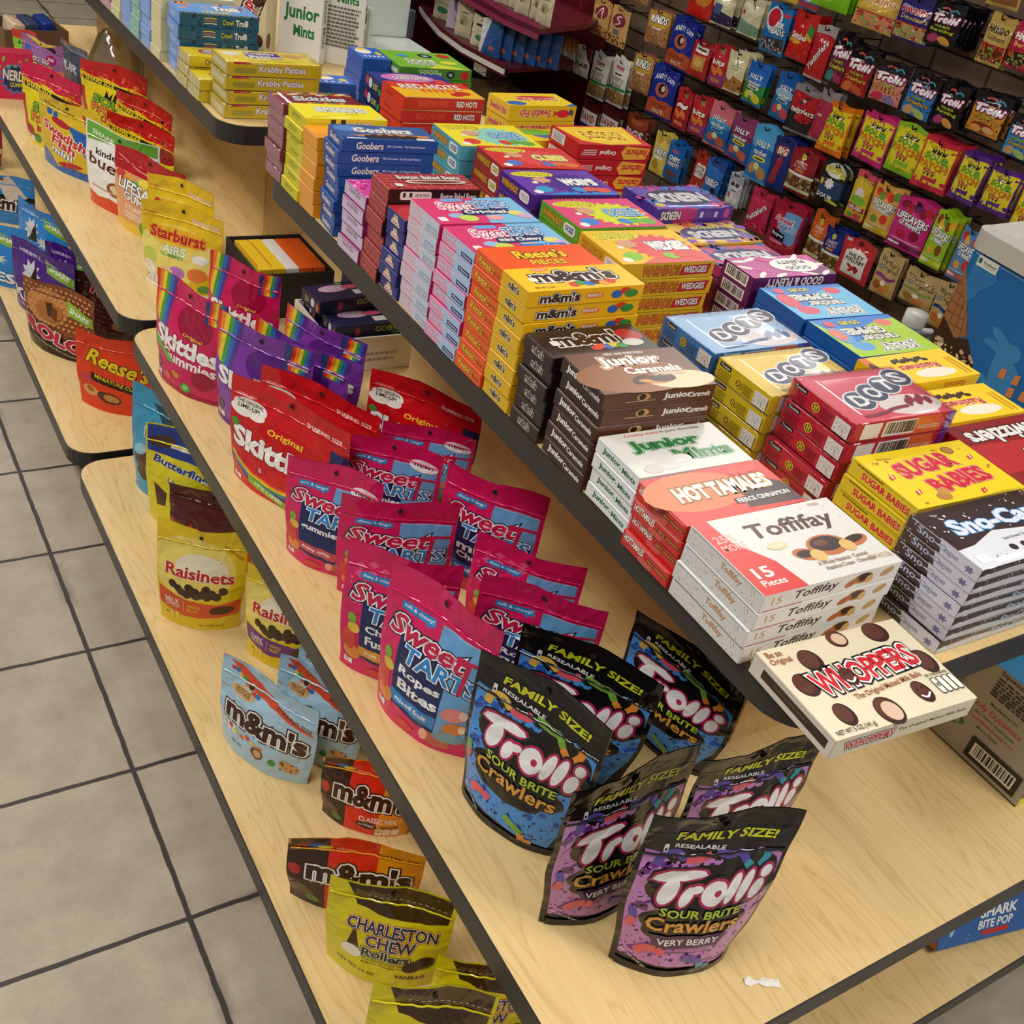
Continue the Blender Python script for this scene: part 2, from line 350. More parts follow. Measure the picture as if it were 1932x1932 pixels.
def bag_meshes(key):
    if key in BAGM: return BAGM[key]
    d = BAG[key]; peg = d['kind'] == 'peg'; f, vs_ = surf(d)
    nx, nz, ns = (7, 8, 2) if peg else (12, 13, 3)
    res = 1 if peg else 2
    asp = d['h'] / d['w']; els = flat(d['art'], asp, res); vlo = .05 if peg else 0.0
    rows = [vlo + (vs_ - vlo) * j / nz for j in range(nz + 1)] + [vs_ + (1 - vs_) * j / ns for j in range(1, ns + 1)]
    NR = len(rows) - 1; out = []
    grid = {sgn: [[f(i / nx, v, sgn) for i in range(nx + 1)] for v in rows] for sgn in (-1, 1)}
    def region(j0, j1, front, back):
        m = MB()
        for sgn, c in ((-1, front), (1, back)):
            vv = [grid[sgn][j][i] for j in range(j0, j1 + 1) for i in range(nx + 1)]
            ff = []
            for j in range(j1 - j0):
                for i in range(nx):
                    a, b, c2, d2 = (j * (nx + 1) + i, j * (nx + 1) + i + 1, (j + 1) * (nx + 1) + i + 1, (j + 1) * (nx + 1) + i)
                    ff += [(a, b, c2), (a, c2, d2)] if sgn < 0 else [(c2, b, a), (d2, c2, a)]
            m.add(vv, ff, mat(c, 'film'))
        for i in (0, nx): # side seams
            vv = []; ff = []
            for j in range(j0, j1 + 1):
                vv += [grid[-1][j][i], grid[1][j][i]]; q = 2 * (j - j0)
                if j > j0: ff.append((q - 2, q - 1, q + 1, q))
            m.add(vv, ff, mat(back, 'film'))
        return m
    def tmap(v): # row coordinate
        v = min(1, max(vlo, v))
        return (v - vlo) / (vs_ - vlo) * nz if v <= vs_ else nz + (v - vs_) / (1 - vs_) * ns
    def onfilm(X, Tt, o):
        i = min(nx - 1, int(X)); j = min(NR - 1, int(Tt)); a, b = X - i, Tt - j; g = grid[-1]
        p00, p11 = g[j][i], g[j + 1][i + 1]; q = g[j][i + 1] if a >= b else g[j + 1][i]
        if a >= b: w0, w1, w2 = 1 - a, a - b, b
        else: w0, w1, w2 = 1 - b, b - a, a
        p = [p00[k] * w0 + q[k] * w1 + p11[k] * w2 for k in range(3)]
        return (p[0], p[1] - o, p[2])
    def paint(m, sel):
        b = bmesh.new(); cols = []
        for i, (c, vv, ff) in enumerate(els):
            if not sel(sum(v[1] for v in vv) / len(vv)): continue
            if c not in cols: cols.append(c)
            vs2 = [b.verts.new((min(.9995, max(.0005, x)), min(.9995, max(vlo, y)), i)) for x, y in vv]
            for q in ff:
                try: b.faces.new([vs2[k] for k in q]).material_index = cols.index(c)
                except ValueError: pass
        if not cols: b.free(); return
        def cut(co, no): bmesh.ops.bisect_plane(b, geom=b.verts[:] + b.edges[:] + b.faces[:], dist=1e-6, plane_co=co, plane_no=no)
        cut((0, vs_, 0), (0, 1, 0))
        for v in b.verts: v.co.x *= nx; v.co.y = tmap(v.co.y)
        for k in range(1, nx): cut((k, 0, 0), (1, 0, 0))
        for k in range(1, NR): cut((0, k, 0), (0, 1, 0))
        for k in range(-NR + 1, nx): cut((k, 0, 0), (1, -1, 0))
        b.verts.index_update(); base = len(m.v)
        m.v += [onfilm(v.co.x, v.co.y, .00025 + .00003 * v.co.z) for v in b.verts]
        mi = [m.mi(mat(c, 'film')) for c in cols]
        for q in b.faces: m.f.append(tuple(base + v.index for v in q.verts)); m.m.append(mi[q.material_index])
        b.free()
    back = d.get('back', d['c']); seal = d.get('seal', d['c'])
    m = region(0, nz, d['c'], back); paint(m, lambda y: y <= vs_); out.append(('bag_body' if peg else 'pouch_body', m.mesh('bag_body', True)))
    m = region(nz, NR, seal, seal)
    if d.get('hole', True):
        hv = .93; hw, hh = (.07, .02) if not peg else (.1, .02)
        m.add([f(.5 + hw / 3 * math.cos(t * PI / 6), hv + hh * math.sin(t * PI / 6), -1, .003) for t in range(12)], [tuple(range(12))], mat('1a1512', 'matte'))
    paint(m, lambda y: y > vs_); out.append(('top_seal', m.mesh('top_seal', True)))
    if not peg and d.get('zip', True):
        m = MB(); zv = d.get('zv', .83); rows_z = [(zv - .007, 0), (zv - .004, .0012), (zv, .0018), (zv + .004, .0012), (zv + .007, 0)]; n2 = 24
        pts = [f(.02 + .96 * i / n2, v, -1, .0012 + o) for v, o in rows_z for i in range(n2 + 1)]
        m.add(pts, [(r * (n2 + 1) + i, r * (n2 + 1) + i + 1, (r + 1) * (n2 + 1) + i + 1, (r + 1) * (n2 + 1) + i) for r in range(4) for i in range(n2)], mat(d.get('zipc', seal), 'film'))
        out.append(('zip_closure', m.mesh('zip_closure', True)))
    if peg:
        m = MB()
        for sgn in (-1, 1): m.add([f(i / nx, .05 * j, sgn) for j in (0, 1) for i in range(nx + 1)], [(i, i + 1, nx + 2 + i, nx + 1 + i) for i in range(nx)], mat(seal, 'film'))
        out.append(('bottom_seal', m.mesh('bottom_seal', True)))
    else:
        m = MB(); vv = []; n = nx
        fr = [f(i / n, 0, -1) for i in range(n + 1)]; bk = [f(i / n, 0, 1) for i in range(n + 1)]; md = [(x, 0, .012 * (1 - (2 * i / n - 1) ** 2)) for i, (x, y, z) in enumerate(fr)]
        m.add(fr + md + bk, [(r * (n + 1) + i, r * (n + 1) + i + 1, (r + 1) * (n + 1) + i + 1, (r + 1) * (n + 1) + i) for r in (0, 1) for i in range(n)], mat(d.get('gus', back), 'film'))
        out.append(('bottom_gusset', m.mesh('bottom_gusset', True)))
    BAGM[key] = out
    return out
def pouch(key, label, x, y, z, yaw, w, h, group=None, roll=0, lean=0):
    t = thing('candy_pouch', label, 'candy pouch', (x, y, z), 0, group, rot=(math.radians(-lean), math.radians(roll), math.radians(yaw)))
    d = BAG[key]; t.scale = (w / d['w'], .85, h / d['h'])
    for n, me in bag_meshes(key): link(n, me, t)
    return t

# ---------------------------------------------------------------- artwork of the pouches
def pouch_design(k, c, art, w=.17, h=.21, d=.055, **kw): BAG[k] = dict(c=c, art=art, w=w, h=h, d=d, kind='pouch', ph=(len(BAG) * 1.37) % 6, **kw)
def facts(x, y, w, c='e8e4da', n=3): # small rounded nutrition tabs
    return [RR(c, x + i * w / n, y, x + (i + .88) * w / n, y + w * .42) for i in range(n)] + [T('140', '333333', x + w / n * .44, y + w * .24, w / n * .6, w * .16)]
def worm(c1, c2, pts, w):
    m = len(pts) // 2
    return [W(c1, pts[:m + 1], w), W(c2, pts[m:], w)]
def bubble_logo(cx, cy, w, h, n=18):
    sh = [('P', (-.5, .2), (-.47, .34), (-.38, .42), (-.2, .47), (-.09, .44), (-.06, .35), (-.12, .27), (-.22, .22), (-.3, .2), (-.4, .16)), ('E', -.345, -.08, .072, .36, -14), ('E', -.185, -.2, .052, .26, -14), ('E', -.115, -.02, .055, .1, 20), ('E', .04, -.1, .105, .32, -8), ('E', .195, -.03, .046, .38, -12), ('E', .300, -.0, .046, .40, -12), ('E', .415, -.13, .052, .27, -12), ('E', .455, .31, .046, .16, -12)]
    o = []
    for c, g in (('151315', .05), ('b4285f', .026), ('f0f0f2', 0)):
        for q in sh:
            if q[0] == 'P':
                mx = sum(p[0] for p in q[1:]) / (len(q) - 1); my = sum(p[1] for p in q[1:]) / (len(q) - 1)
                o.append(('p', c, [(cx + w * (p[0] + (g * .8 if p[0] > mx else -g * .8)), cy + h * (p[1] + (g * 1.6 if p[1] > my else -g * 1.6))) for p in q[1:]]))
            else: o.append(('e', c, cx + w * q[1], cy + h * q[2], w * (q[3] + g * .75), (h * q[4] + w * g * .75), q[5], n))
    o.append(E('b4285f', cx + .07 * w, cy - .09 * h, .03 * w, .09 * h, 0, 10))
    return o
def crawler(k, pan, spk, spk2, wc, berry):
    BK = '151315'
    a = [P(pan, (.04, .08), (.9, .05), (.97, .3), (.97, .8), (.6, .77), (.35, .76), (.12, .81), (.03, .8)),
         S(spk, 120, 3, .05, .08, .95, .8, .006, .045), S(spk2, 240, 5, .05, .08, .95, .8, .003, .02), S(pan, 90, 12, .05, .08, .95, .8, .003, .014),
         P(BK, (.02, .9), (.98, .9), (.98, .74), (.8, .78), (.6, .71), (.42, .76), (.26, .70), (.12, .78), (.02, .79)),
         S(pan, 60, 8, .2, .66, .9, .76, .003, .015),
         E(BK, .55, .57, .45, .14), E(BK, .74, .67, .22, .1), E(BK, .5, .37, .38, .1), E(BK, .45, .3, .3, .07),
         worm(wc[0], wc[1], [(.13, .70), (.15, .76), (.23, .775), (.31, .74), (.4, .74), (.47, .765)], .06),
         worm(wc[2], wc[3], [(.5, .78), (.6, .755), (.68, .755), (.73, .71), (.8, .665), (.86, .72), (.86, .77)], .055),
         R('8f9396', .72, .757, .98, .768), S('c9c9c9', 40, 4, .72, .755, .98, .77, .002, .004),
         T('RESEALABLE', 'e6e6e6', .38, .808, .34, .022, a=-5), RR('dcdcdc', .14, .78, .17, .83), RR(BK, .147, .788, .163, .805),
         T('FAMILY SIZE!', 'd6dc2c', .54, .868, .68, .054, o='2a2a10', ow=.03, b=.05, sh=.08, a=-3),
         bubble_logo(.53, .575, .80, .23),
         T('SOUR BRiTE', 'b7cc3c', .52, .435, .56, .05, o=BK, ow=.05, b=.04, ar=-.01), T('Crawlers', 'e2a244', .5, .355, .66, .085, o='23180c', ow=.05, b=.03)]
    if berry:
        a += [P('4d2450', (.2, .285), (.78, .3), (.74, .215), (.26, .2)), T('VERY BERRY', 'f4eef4', .5, .25, .46, .04, o='2a1030', b=.03, a=2),
              R('2b2430', .25, .178, .7, .183)]
    a += [worm(wc[1], wc[1], [(.14, .14), (.2, .18), (.28, .19), (.34, .17)], .07), worm(wc[2], wc[3], [(.5, .14), (.6, .12), (.68, .09), (.7, .05), (.78, .05)], .06),
          worm(wc[2], wc[1], [(.07, .42), (.09, .36), (.06, .3)], .05), T('NET WT 14 OZ (397g)', 'e4e4e4', .16, .075, .24, .018, a=-28),
          R(BK, .03, 0, .97, .045)]
    pouch_design(k, BK, a, .17, .235, .06, gus='1d1b1a', tb=.84, zipc='232022', zv=.765)
crawler('crawl_berry', 'c583c9', '6a2d86', '2a1430', ('5c4aa0', 'e0606c', '5a49a8', '3b95ad'), True)
crawler('crawl_blue', '4a93e0', '2456b4', '0f2a5c', ('d8b048', 'e0566a', '74a83e', 'e08a34'), False)

def tarts(k, tag_, l1, l2, band, l3, crunch=False, fruit='e0504a'):
    PK = 'd2195e'
    a = [R('d61f63', .0, .0, 1, .86)]
    if crunch: a += [[P('e4588a', (.08 + .11 * i, .83 - .06 * j + (.03 if i % 2 else 0)), (.13 + .11 * i, .86 - .06 * j + (.03 if i % 2 else 0)), (.18 + .11 * i, .83 - .06 * j + (.03 if i % 2 else 0)), (.13 + .11 * i, .80 - .06 * j + (.03 if i % 2 else 0))) for i in range(4) for j in range(2)], S('e86c9a', 26, 7, .05, .55, .3, .75, .008, .016)]
    a += [P('6aa6dc', (.52, .80), (.96, .80), (.96, .12), (.52, .12)), R('8fc0e8', .53, .79, .95, .80),
          P('1c2a60', (.2, .62), (.66, .62), (.68, .1), (.2, .14)),
          RR('2f86cc', .14, .745, .46, .795, .2), P('2f86cc', (.36, .75), (.42, .75), (.41, .725)), T(tag_, 'f4f8fc', .3, .77, .28, .03),
          T('Sweet', 'c41f4e', .44, .645, .72, .135, o='f2f1f4', ow=.05, o2='1b2040', sh=.25, b=.045),
          T('TARTS', '2f86cc', .60, .51, .66, .115, o='f2f1f4', ow=.05, o2='1b2040', b=.04, sh=.08),
          P('c41f4e', (.70, .69), (.96, .70), (.96, .675), (.83, .67), (.80, .45), (.765, .44), (.79, .665), (.70, .66)),
          T(l1, 'f6f6f8', .45, .385, .40 if l2 else .44, .07, b=.05)]
    if l2: a += [T(l2, 'f6f6f8', .46, .30, .40, .07, b=.05)]
    a += [P(band, (.2, .235), (.67, .225), (.67, .14), (.2, .16)), T(l3, 'f4f4f8', .43, .19, .34, .035, b=.03, a=-1)]
    a += [E('e08a3c', .13, .16, .09, .06), E('d8483c', .1, .26, .07, .09), E('e6c04a', .14, .36, .06, .04), E('78a838', .12, .43, .04, .04),
          E('e58a8a', .80, .30, .11, .05, 20), E('f2c8c0', .87, .32, .035, .035), E('d8803c', .83, .2, .1, .045, 20), E('f2d8b0', .89, .215, .03, .03),
          E('c46050', .70, .07, .14, .045, -10), E('efb0a0', .6, .08, .04, .04), E('7aa0b8', .8, .12, .13, .04, 5), E('d8453c', .4, .05, .1, .03), facts(.05, .05, .1, 'f0e6ea', 2)]
    pouch_design(k, PK, a, .17, .215, .058, seal='d31c60', gus='b01850')
tarts('tart_ropes', 'soft & chewy!', 'Ropes', 'Bites', '2f86cc', 'mixed fruit')
tarts('tart_fusion', 'chewy & crunchy!', 'Chewy', 'Fusions', 'e0a030', 'fruit punch', True)
tarts('tart_chewy', 'chewy & tangy!', 'mini', 'Chewy', '2f6fc4', 'mixed fruit')
tarts('tart_gummy', 'soft & tangy!', 'gummies', '', 'c8525a', 'fruity splits')
BAG['tart_gummy']['art'] += [E('f4eef2', .82, .815, .15, .06), T('new!', '222222', .82, .82, .2, .035, b=.04)]

RB = ('e0352c', 'ee8a2a', 'f2d234', '46a244', '2d6fc0', '503a90')
def rainbow(x0, x1, y0, y1, sl=.1): 
    n = len(RB); return [P(RB[i], (x0 + (x1 - x0) * i / n, y1), (x0 + (x1 - x0) * (i + 1) / n, y1), (x0 + (x1 - x0) * (i + 1) / n - sl, y0), (x0 + (x1 - x0) * i / n - sl, y0)) for i in range(n)]
a = [R('cf1a22', 0, 0, 1, .86), P('28306a', (.86, .74), (1, .72), (1, .28), (.88, .34)), STAR('c41018', .42, .5, .5, .2, 40, .97),
     E('f3eee6', .17, .75, .15, .07), E('f3eee6', .1, .70, .1, .06), E('f3eee6', .22, .70, .09, .05), T('THE ORIGINAL', '222222', .17, .78, .23, .032, b=.03), T('LIME-UP!', '222222', .16, .735, .19, .04, b=.04),
     T('RESEALABLE', 'f2c8c8', .13, .845, .16, .018), T('SHARING SIZE', 'f4f0ec', .79, .85, .3, .042, o='e8604a', b=.03),
     T('Original', 'f0d03c', .5, .62, .3, .07, b=.03, ar=.01), T('Skittles', 'f4f2ee', .44, .45, .80, .2, o='8a0f16', ow=.03, b=.075),
     [W(RB[i], [(.02, .30 - .018 * i), (.2, .2 - .018 * i), (.5, .17 - .018 * i), (.8, .22 - .018 * i), (.99, .32 - .018 * i)], .02) for i in range(6)],
     E('c22026', .34, .25, .045, .04), T('S', 'f4f0ec', .34, .25, .03, .035), E('3f9a3c', .06, .56, .04, .035), E('e07028', .8, .24, .04, .035), E('d02a30', .92, .55, .045, .035), E('d02a30', .95, .47, .045, .035), E('c22026', .25, .62, .035, .03),
     P('86b83c', (.22, .14), (.62, .06), (.62, .0), (.22, .07)), T("IT'S LIME!", 'f4f6e8', .43, .072, .28, .035, a=-8), facts(.03, .03, .1, 'f0e2e0', 2)]
pouch_design('rain_red', 'c8161e', a, .23, .19, .06, seal='cd1a22', gus='9a0f16')
def rain2(k, base, dark, txt2, name, tagc):
    a = [R(base, 0, 0, 1, .86), rainbow(.0, .3, .42, 1, .1), P(base, (.0, .42), (.2, .42), (.0, .6)), E(dark, .6, .68, .24, .16), T(name, 'f0c84a', .6, .56, .26, .04, sh=.1), 
         P('33407c', (.72, .98), (.8, .98), (.8, .74), (.72, .76)), [P(RB[i], (.80 + .033 * i, .98), (.835 + .033 * i, .98), (.8 + .033 * i, .76), (.765 + .033 * i, .76)) for i in range(6)], T('SHARING SIZE', 'f4eef4', .86, .82, .2, .04, o='c02a60'),
         T('Skittles', 'f3f1ee', .5, .45, .9, .17, o=dark, ow=.03, b=.07)]
    if txt2: a += [T(txt2, 'f3f1ee', .55, .315, .74, .1, o='c4256a', ow=.03, b=.05), P('6ab23c', (.02, .42), (.08, .4), (.4, .26), (.3, .24), (.02, .34))]
    a += [E(dark, .78, .2, .14, .09), E('5a3040', .08, .16, .05, .05), E('d88a3a', .42, .16, .06, .035), E('d8683a', .28, .1, .06, .035), E('4ca03c', .58, .08, .07, .045), E('8ac878', .58, .085, .04, .025), R(dark, 0, 0, 1, .04), facts(.03, .05, .12, 'f0e2e0', 2)]
    pouch_design(k, base, a, .18, .2, .06, seal=base, gus=dark)
rain2('rain_gummy', 'cf1c5c', 'a0123c', 'Gummies', 'Original', 'd8206a')
rain2('rain_wild', '7c3aa2', '5a2080', '', 'wild berry', '7c3aa2')
BAG['rain_gummy']['art'] += [rainbow(.80, 1.0, .80, 1, .04)]

# bottom shelf
a = [P('3c2414', (.14, .99), (.97, .99), (.96, .74), (.8, .70), (.5, .70), (.24, .76)), R('5a3a20', .2, .84, .95, .86), [R('efe8dc', .3 + .05 * i, .868, .33 + .05 * i, .873) for i in range(13)],
     T('CHARLESTON', '1c2048', .55, .585, .72, .115, o='f2f0ea', ow=.04, o2='c8202a', b=.04), T('CHEW', '1c2048', .56, .455, .40, .115, o='f2f0ea', ow=.04, o2='c8202a', b=.04),
     T('Rollers', '151515', .54, .335, .4, .085, o='f2f0e4', ow=.05, o2='151515', b=.05), T('Your Favorite Chewy Nougat', '2a2410', .55, .262, .4, .025), T('Rolled in a Chocolatey Coating', '2a2410', .55, .228, .4, .025),
     P('4a2c18', (.2, .32), (.25, .52), (.27, .52), (.32, .32)), E('f2efe6', .25, .3, .09, .06), E('2a1810', .78, .27, .09, .06, 30), E('38221a', .86, .31, .08, .07, 50), T('NET WT 7.6 OZ', '2a2410', .3, .13, .36, .03, a=-8), T('VANILLA', '1c1c1c', .78, .14, .26, .045, b=.03)]
pouch_design('nougat', 'ded21c', a, .17, .19, .06, seal='ded21c', gus='b8ac14')
MM = lambda x, y, w, h: T("m&m's", '3a1e16', x, y, w, h, o='f4f2ee', ow=.05, o2='3a1e16', b=.07)
a = [R('3a2016', 0, 0, .3, .9), R('dd2c1c', .3, 0, .66, 1), R('e8961c', .66, 0, 1, 1), R('3a2016', .02, .8, .3, 1), E('b02830', .1, .88, .06, .03), E('2f66b0', .2, .88, .06, .03), E('e0d040', .27, .86, .06, .025),
     T('SHARING SIZE', '1c1210', .8, .84, .3, .05, b=.03), T('RESEALABLE', 'f0c0b0', .42, .85, .14, .02), MM(.54, .55, .78, .3), T('CLASSIC MIX', 'f4efe8', .66, .26, .4, .08, b=.03), E('3a2016', .55, .16, .12, .06), T('MILK CHOCOLATE', 'f4efe8', .55, .16, .17, .03), T('PEANUT BUTTER', '2a1a10', .8, .15, .18, .06),
     E('5a3a24', .12, .2, .1, .1), E('4f7a34', .2, .12, .06, .05), E('c02a2c', .06, .5, .05, .09), facts(.66, .02, .26, 'efe2cc', 3)]
pouch_design('mix_brown', 'e8961c', a, .19, .15, .055, seal='e59a20', gus='c01c14', hole=False)
BALL = ('d83a2c', '3f7ac0', 'e8c83c', '3f9a4a', 'd8803a', '4a2c20')
a = [R('a9cce2', 0, 0, 1, 1), P('d8502c', (.08, .98), (.2, .98), (.97, .66), (.97, .635), (.3, .80)), [E(BALL[i % 6], .12 + .04 * i, .9 - .024 * i + .02 * (i % 2), .028, .025) for i in range(8)],
     E('dcb078', .25, .71, .13, .06), T('CRUNCHY', '3a2010', .25, .73, .18, .035, b=.03), T('COOKIE', '3a2010', .25, .695, .16, .035, b=.03), T('SHARING SIZE', '3a3a3a', .78, .735, .36, .04, a=-12), MM(.52, .49, .84, .24),
     facts(.05, .24, .2, 'f0f0ec', 3), T('NET WT', '3a4a5a', .25, .15, .14, .03), [E(BALL[(i * 2) % 6], .17 + .07 * i, .30 - .02 * (i % 3), .03, .025) for i in range(6)], E('5a3422', .5, .2, .07, .06), E('d0a070', .51, .2, .045, .04), E('3f8a3e', .66, .17, .04, .035), E('c89858', .82, .18, .1, .06, -20), S('6a4020', 14, 3, .74, .13, .9, .23, .006, .014)]
pouch_design('cookie_blue', 'a9cce2', a, .19, .175, .058, seal='a9cce2', gus='8ab0c8', hole=False)
def rais(k, band, t1, tc):
    a = [R('e6c822', 0, 0, 1, 1), E('f0dc70', .4, .6, .5, .3), E('efe6cc', .52, .62, .3, .13), T('Raisinets', 'c2222a', .5, .555, .78, .115, o='efe8d8', ow=.03, b=.045, a=-2), [R('d8742c', .5 + .26 * math.cos(t), .62 + .14 * math.sin(t), .505 + .27 * math.cos(t), .63 + .14 * math.sin(t)) for t in (.5, .8, 1.1, 1.4, 1.7, 2, 2.3, 2.6)],
         P(band, (.02, .36), (.3, .3), (.7, .27), (.98, .33), (.98, .17), (.7, .13), (.3, .12), (.02, .18)), [E('3a2418', .2 + .064 * i, .42 - .03 * ((i * 7) % 3), .05, .04, i * 25) for i in range(10)], [E('4a3024', .3 + .06 * i, .37 - .02 * (i % 2), .05, .04, i * 35) for i in range(7)],
         T(t1, 'f4e6dc', .19, .245, .18, .06), T('CHOCOLATE', 'f4e6dc', .19, .2, .18, .025), R('f0d8c8', .33, .17, .335, .28), T('WHOLE', 'f0c040', .45, .235, .16, .035), T('FRUIT', 'f0c040', .44, .19, .14, .035), E('4a2a1a', .78, .22, .14, .045, 8), T('NO ADDED COLORS', 'c87020', .86, .8, .26, .03, a=-38), facts(.08, .06, .2, 'efc84a', 3), T('NET WT 8 OZ (226.7 g)', '8a6a10', .68, .045, .3, .022)]
    pouch_design(k, 'e0c420', a, .15, .2, .058, gus='b89a10')
rais('raisin_milk', 'd8582a', 'MILK', 0); rais('raisin_dark', '6e2f7e', 'DARK', 0)
fl = [(.0, .3)] + [(i / 24, .42 + .12 * ((i * 7 % 5) / 5) * (i % 2)) for i in range(25)] + [(1, .3)]
a = [P('b02418', (0, .0), *fl[1:-1], (1, 0)), P('e05a1c', (0, .0), *[(x, y - .12) for x, y in fl[1:-1]], (1, 0)), T('Hot Tamales', 'f4efe6', .52, .25, .8, .1, o='1a1010', ow=.05, b=.05), R('5a1418', .04, .74, .96, .76)]
pouch_design('cinnamon', '4a1014', a, .18, .18, .055, gus='30090c')
a = [P('1f3a8c', (.02, .99), (.98, .99), (.98, .72), (.02, .72)), E('4a3020', .2, .84, .16, .06, 10), E('3a2418', .72, .86, .2, .05, -10), R('f0f0f0', .3, .8, .62, .84), T('Butterfinger', '1f3a8c', .52, .62, .84, .1, o='f2f0e8', ow=.03, b=.05, sh=.1, a=-6), T('Unwrapped', '3a7ab8', .6, .46, .6, .075, a=-6), T('Minis', '3a7ab8', .7, .37, .3, .06, a=-6), P('4a3020', (.12, .42), (.3, .36), (.28, .22), (.16, .2)), E('3a2418', .6, .22, .16, .07, -15), E('c89030', .66, .22, .08, .04)]
pouch_design('crisp_yellow', 'dcd024', a, .175, .21, .058, gus='b8ac10')
a = [P('3a98c4', (.02, .99), (.98, .99), (.98, .6), (.02, .5)), P('134a58', (.3, .9), (.98, .95), (.98, .6), (.5, .7)), T('Flipz', 'e8b83a', .56, .57, .66, .12, o='1c2a5c', ow=.04, o2='f0ece0', b=.05, a=-6), E('4a3020', .2, .35, .16, .09, 20), E('3a2418', .2, .2, .12, .06), E('8fc4dc', .15, .42, .13, .05, 30)]
pouch_design('crunch_blue', '3f9ac6', a, .18, .22, .058, gus='2a6a90')
a = [R('df3c14', 0, 0, 1, 1), T("Reese's", 'e8c81c', .56, .64, .82, .2, o='2a1408', ow=.04, b=.045, sh=.2, a=-12), P('2a1408', (.22, .5), (.8, .4), (.98, .4), (.98, .32), (.8, .3), (.22, .4)), T('MINIATURE CUPS', 'e8c81c', .56, .41, .58, .05, a=-10), E('d8a060', .2, .24, .12, .07), E('b05a30', .2, .26, .06, .04), E('5a3018', .47, .2, .17, .075, -8), E('c08a4a', .5, .2, .11, .045, -8), E('d03a58', .15, .4, .08, .05)]
pouch_design('cup_orange', 'dc3a12', a, .18, .178, .06, gus='a82808', hole=False)
def dots(c, n0, x0, y0, x1, y1, nx, ny, r): return [E(c, x0 + (x1 - x0) * (i + .5 * (j % 2)) / nx, y0 + (y1 - y0) * j / ny, r, r * .9, 0, 8) for i in range(nx) for j in range(ny)]
a = [R('8a4a24', 0, .3, 1, 1), E('c88448', .35, .66, .3, .25), dots('d09458', 0, .02, .45, .98, 1, 14, 8, .022), E('b06a34', .4, .62, .2, .13), P('4a2c10', (.34, .72), (.44, .74), (.46, .56), (.4, .54)), P('6a3a14', (.44, .7), (.52, .68), (.54, .52), (.46, .54)), P('8cb83c', (.62, .84), (.99, .72), (.99, .58), (.66, .66)), T('SHARE', 'f2f4ea', .81, .70, .28, .07, b=.04, a=-14),
     P('2a150c', (0, .34), (1, .2), (1, 0), (0, 0)), T('ROLO', 'c01c3c', .5, .28, .92, .2, o='f0e6e0', ow=.05, o2='2a150c', b=.09, a=-8), T('Chewy Caramels in Rich Chocolate', 'd8c8b8', .5, .11, .7, .03, a=-8)]
pouch_design('caramel_brown', '5a2c14', a, .2, .167, .06, gus='2a150c', seal='7a3e1c', hole=False)
a = [R('3a1c14', 0, 0, 1, 1), dots('5a2840', 0, .3, .1, .98, .7, 12, 8, .022), T('Rolo', '8a1c2c', .6, .72, .6, .16, o='d0a8a0', ow=.03, b=.05, a=-12), E('8a5a34', .8, .3, .12, .07), E('3a2018', .88, .18, .1, .06)]
pouch_design('caramel_dark', '321612', a, .17, .157, .055)
def kiss(k, base, dk, foil, wt):
    a = [R(base, 0, 0, 1, 1), P('8cb83c', (.55, .9), (.99, .76), (.99, .62), (.6, .72)), T('SHARE', 'f2f4ea', .78, .77, .3, .075, b=.04, a=-12), STAR(foil, .35, .6, .16, .2, 9, .6), P('241412', (.32, .42), (.42, .74), (.5, .44)), STAR(foil, .62, .46, .16, .1, 9, .5), T('KISSES', 'f2f2f4', .46, .2, .86, .17, b=.06, a=-6, o=dk), T('MILK CHOCOLATE', 'e8eef4', .4, .07, .5, .03, a=-6), T('HERSHEY', 'dfe6f2', .3, .86, .34, .045)]
    pouch_design(k, base, a, .2, .17, .06, seal=base, gus=dk, hole=False)
kiss('drop_purple', '4a1c84', '30105c', 'c9c9d0', 0); kiss('drop_blue', '2b86d0', '1c62a4', 'd6d2cc', 0)
a = [R('2b7fc4', 0, 0, 1, 1), R('1c1412', .0, .5, 1, .62), MM(.5, .45, .8, .3), P('c8b8a8', (.4, .9), (.6, 1), (.9, .6), (.6, .5))]
pouch_design('ball_blue', '2b7fc4', a, .18, .14, .055)
# far rack, upper shelf
a = [R('e8c420', 0, 0, 1, 1), E('efe07a', .45, .45, .5, .3), T('SHARING SIZE', 'f6efe0', .78, .86, .36, .05, o='c8302a', ow=.04, b=.03), R('d8962a', .03, .83, .16, .87), E('efd04a', .45, .64, .36, .13), RR('f0b428', .1, .57, .84, .73, .4), T('Starburst', 'c22420', .46, .655, .68, .13, o='f4d050', ow=.03, o2='a01c1c', b=.06), T('AiRS', 'f4f6ee', .44, .5, .3, .1, o='5aa84a', ow=.03, b=.05), T('GUMMIES', '5aa84a', .42, .43, .3, .04, b=.03), E('f0f2ec', .76, .46, .1, .05), E('c8d860', .12, .36, .1, .09), E('f0ecd8', .1, .2, .1, .1), E('b878c8', .5, .26, .1, .07), E('e8843a', .75, .28, .12, .08), E('f4c8a0', .35, .22, .1, .07), E('5a9a3a', .85, .12, .08, .05), R('e9ecec', .0, 0, 1, .05), facts(.03, .06, .22, 'dfe4e4', 3)]
pouch_design('burst_airs', 'e2be1e', a, .18, .185, .06, seal='e8c420', gus='d8dcd8')
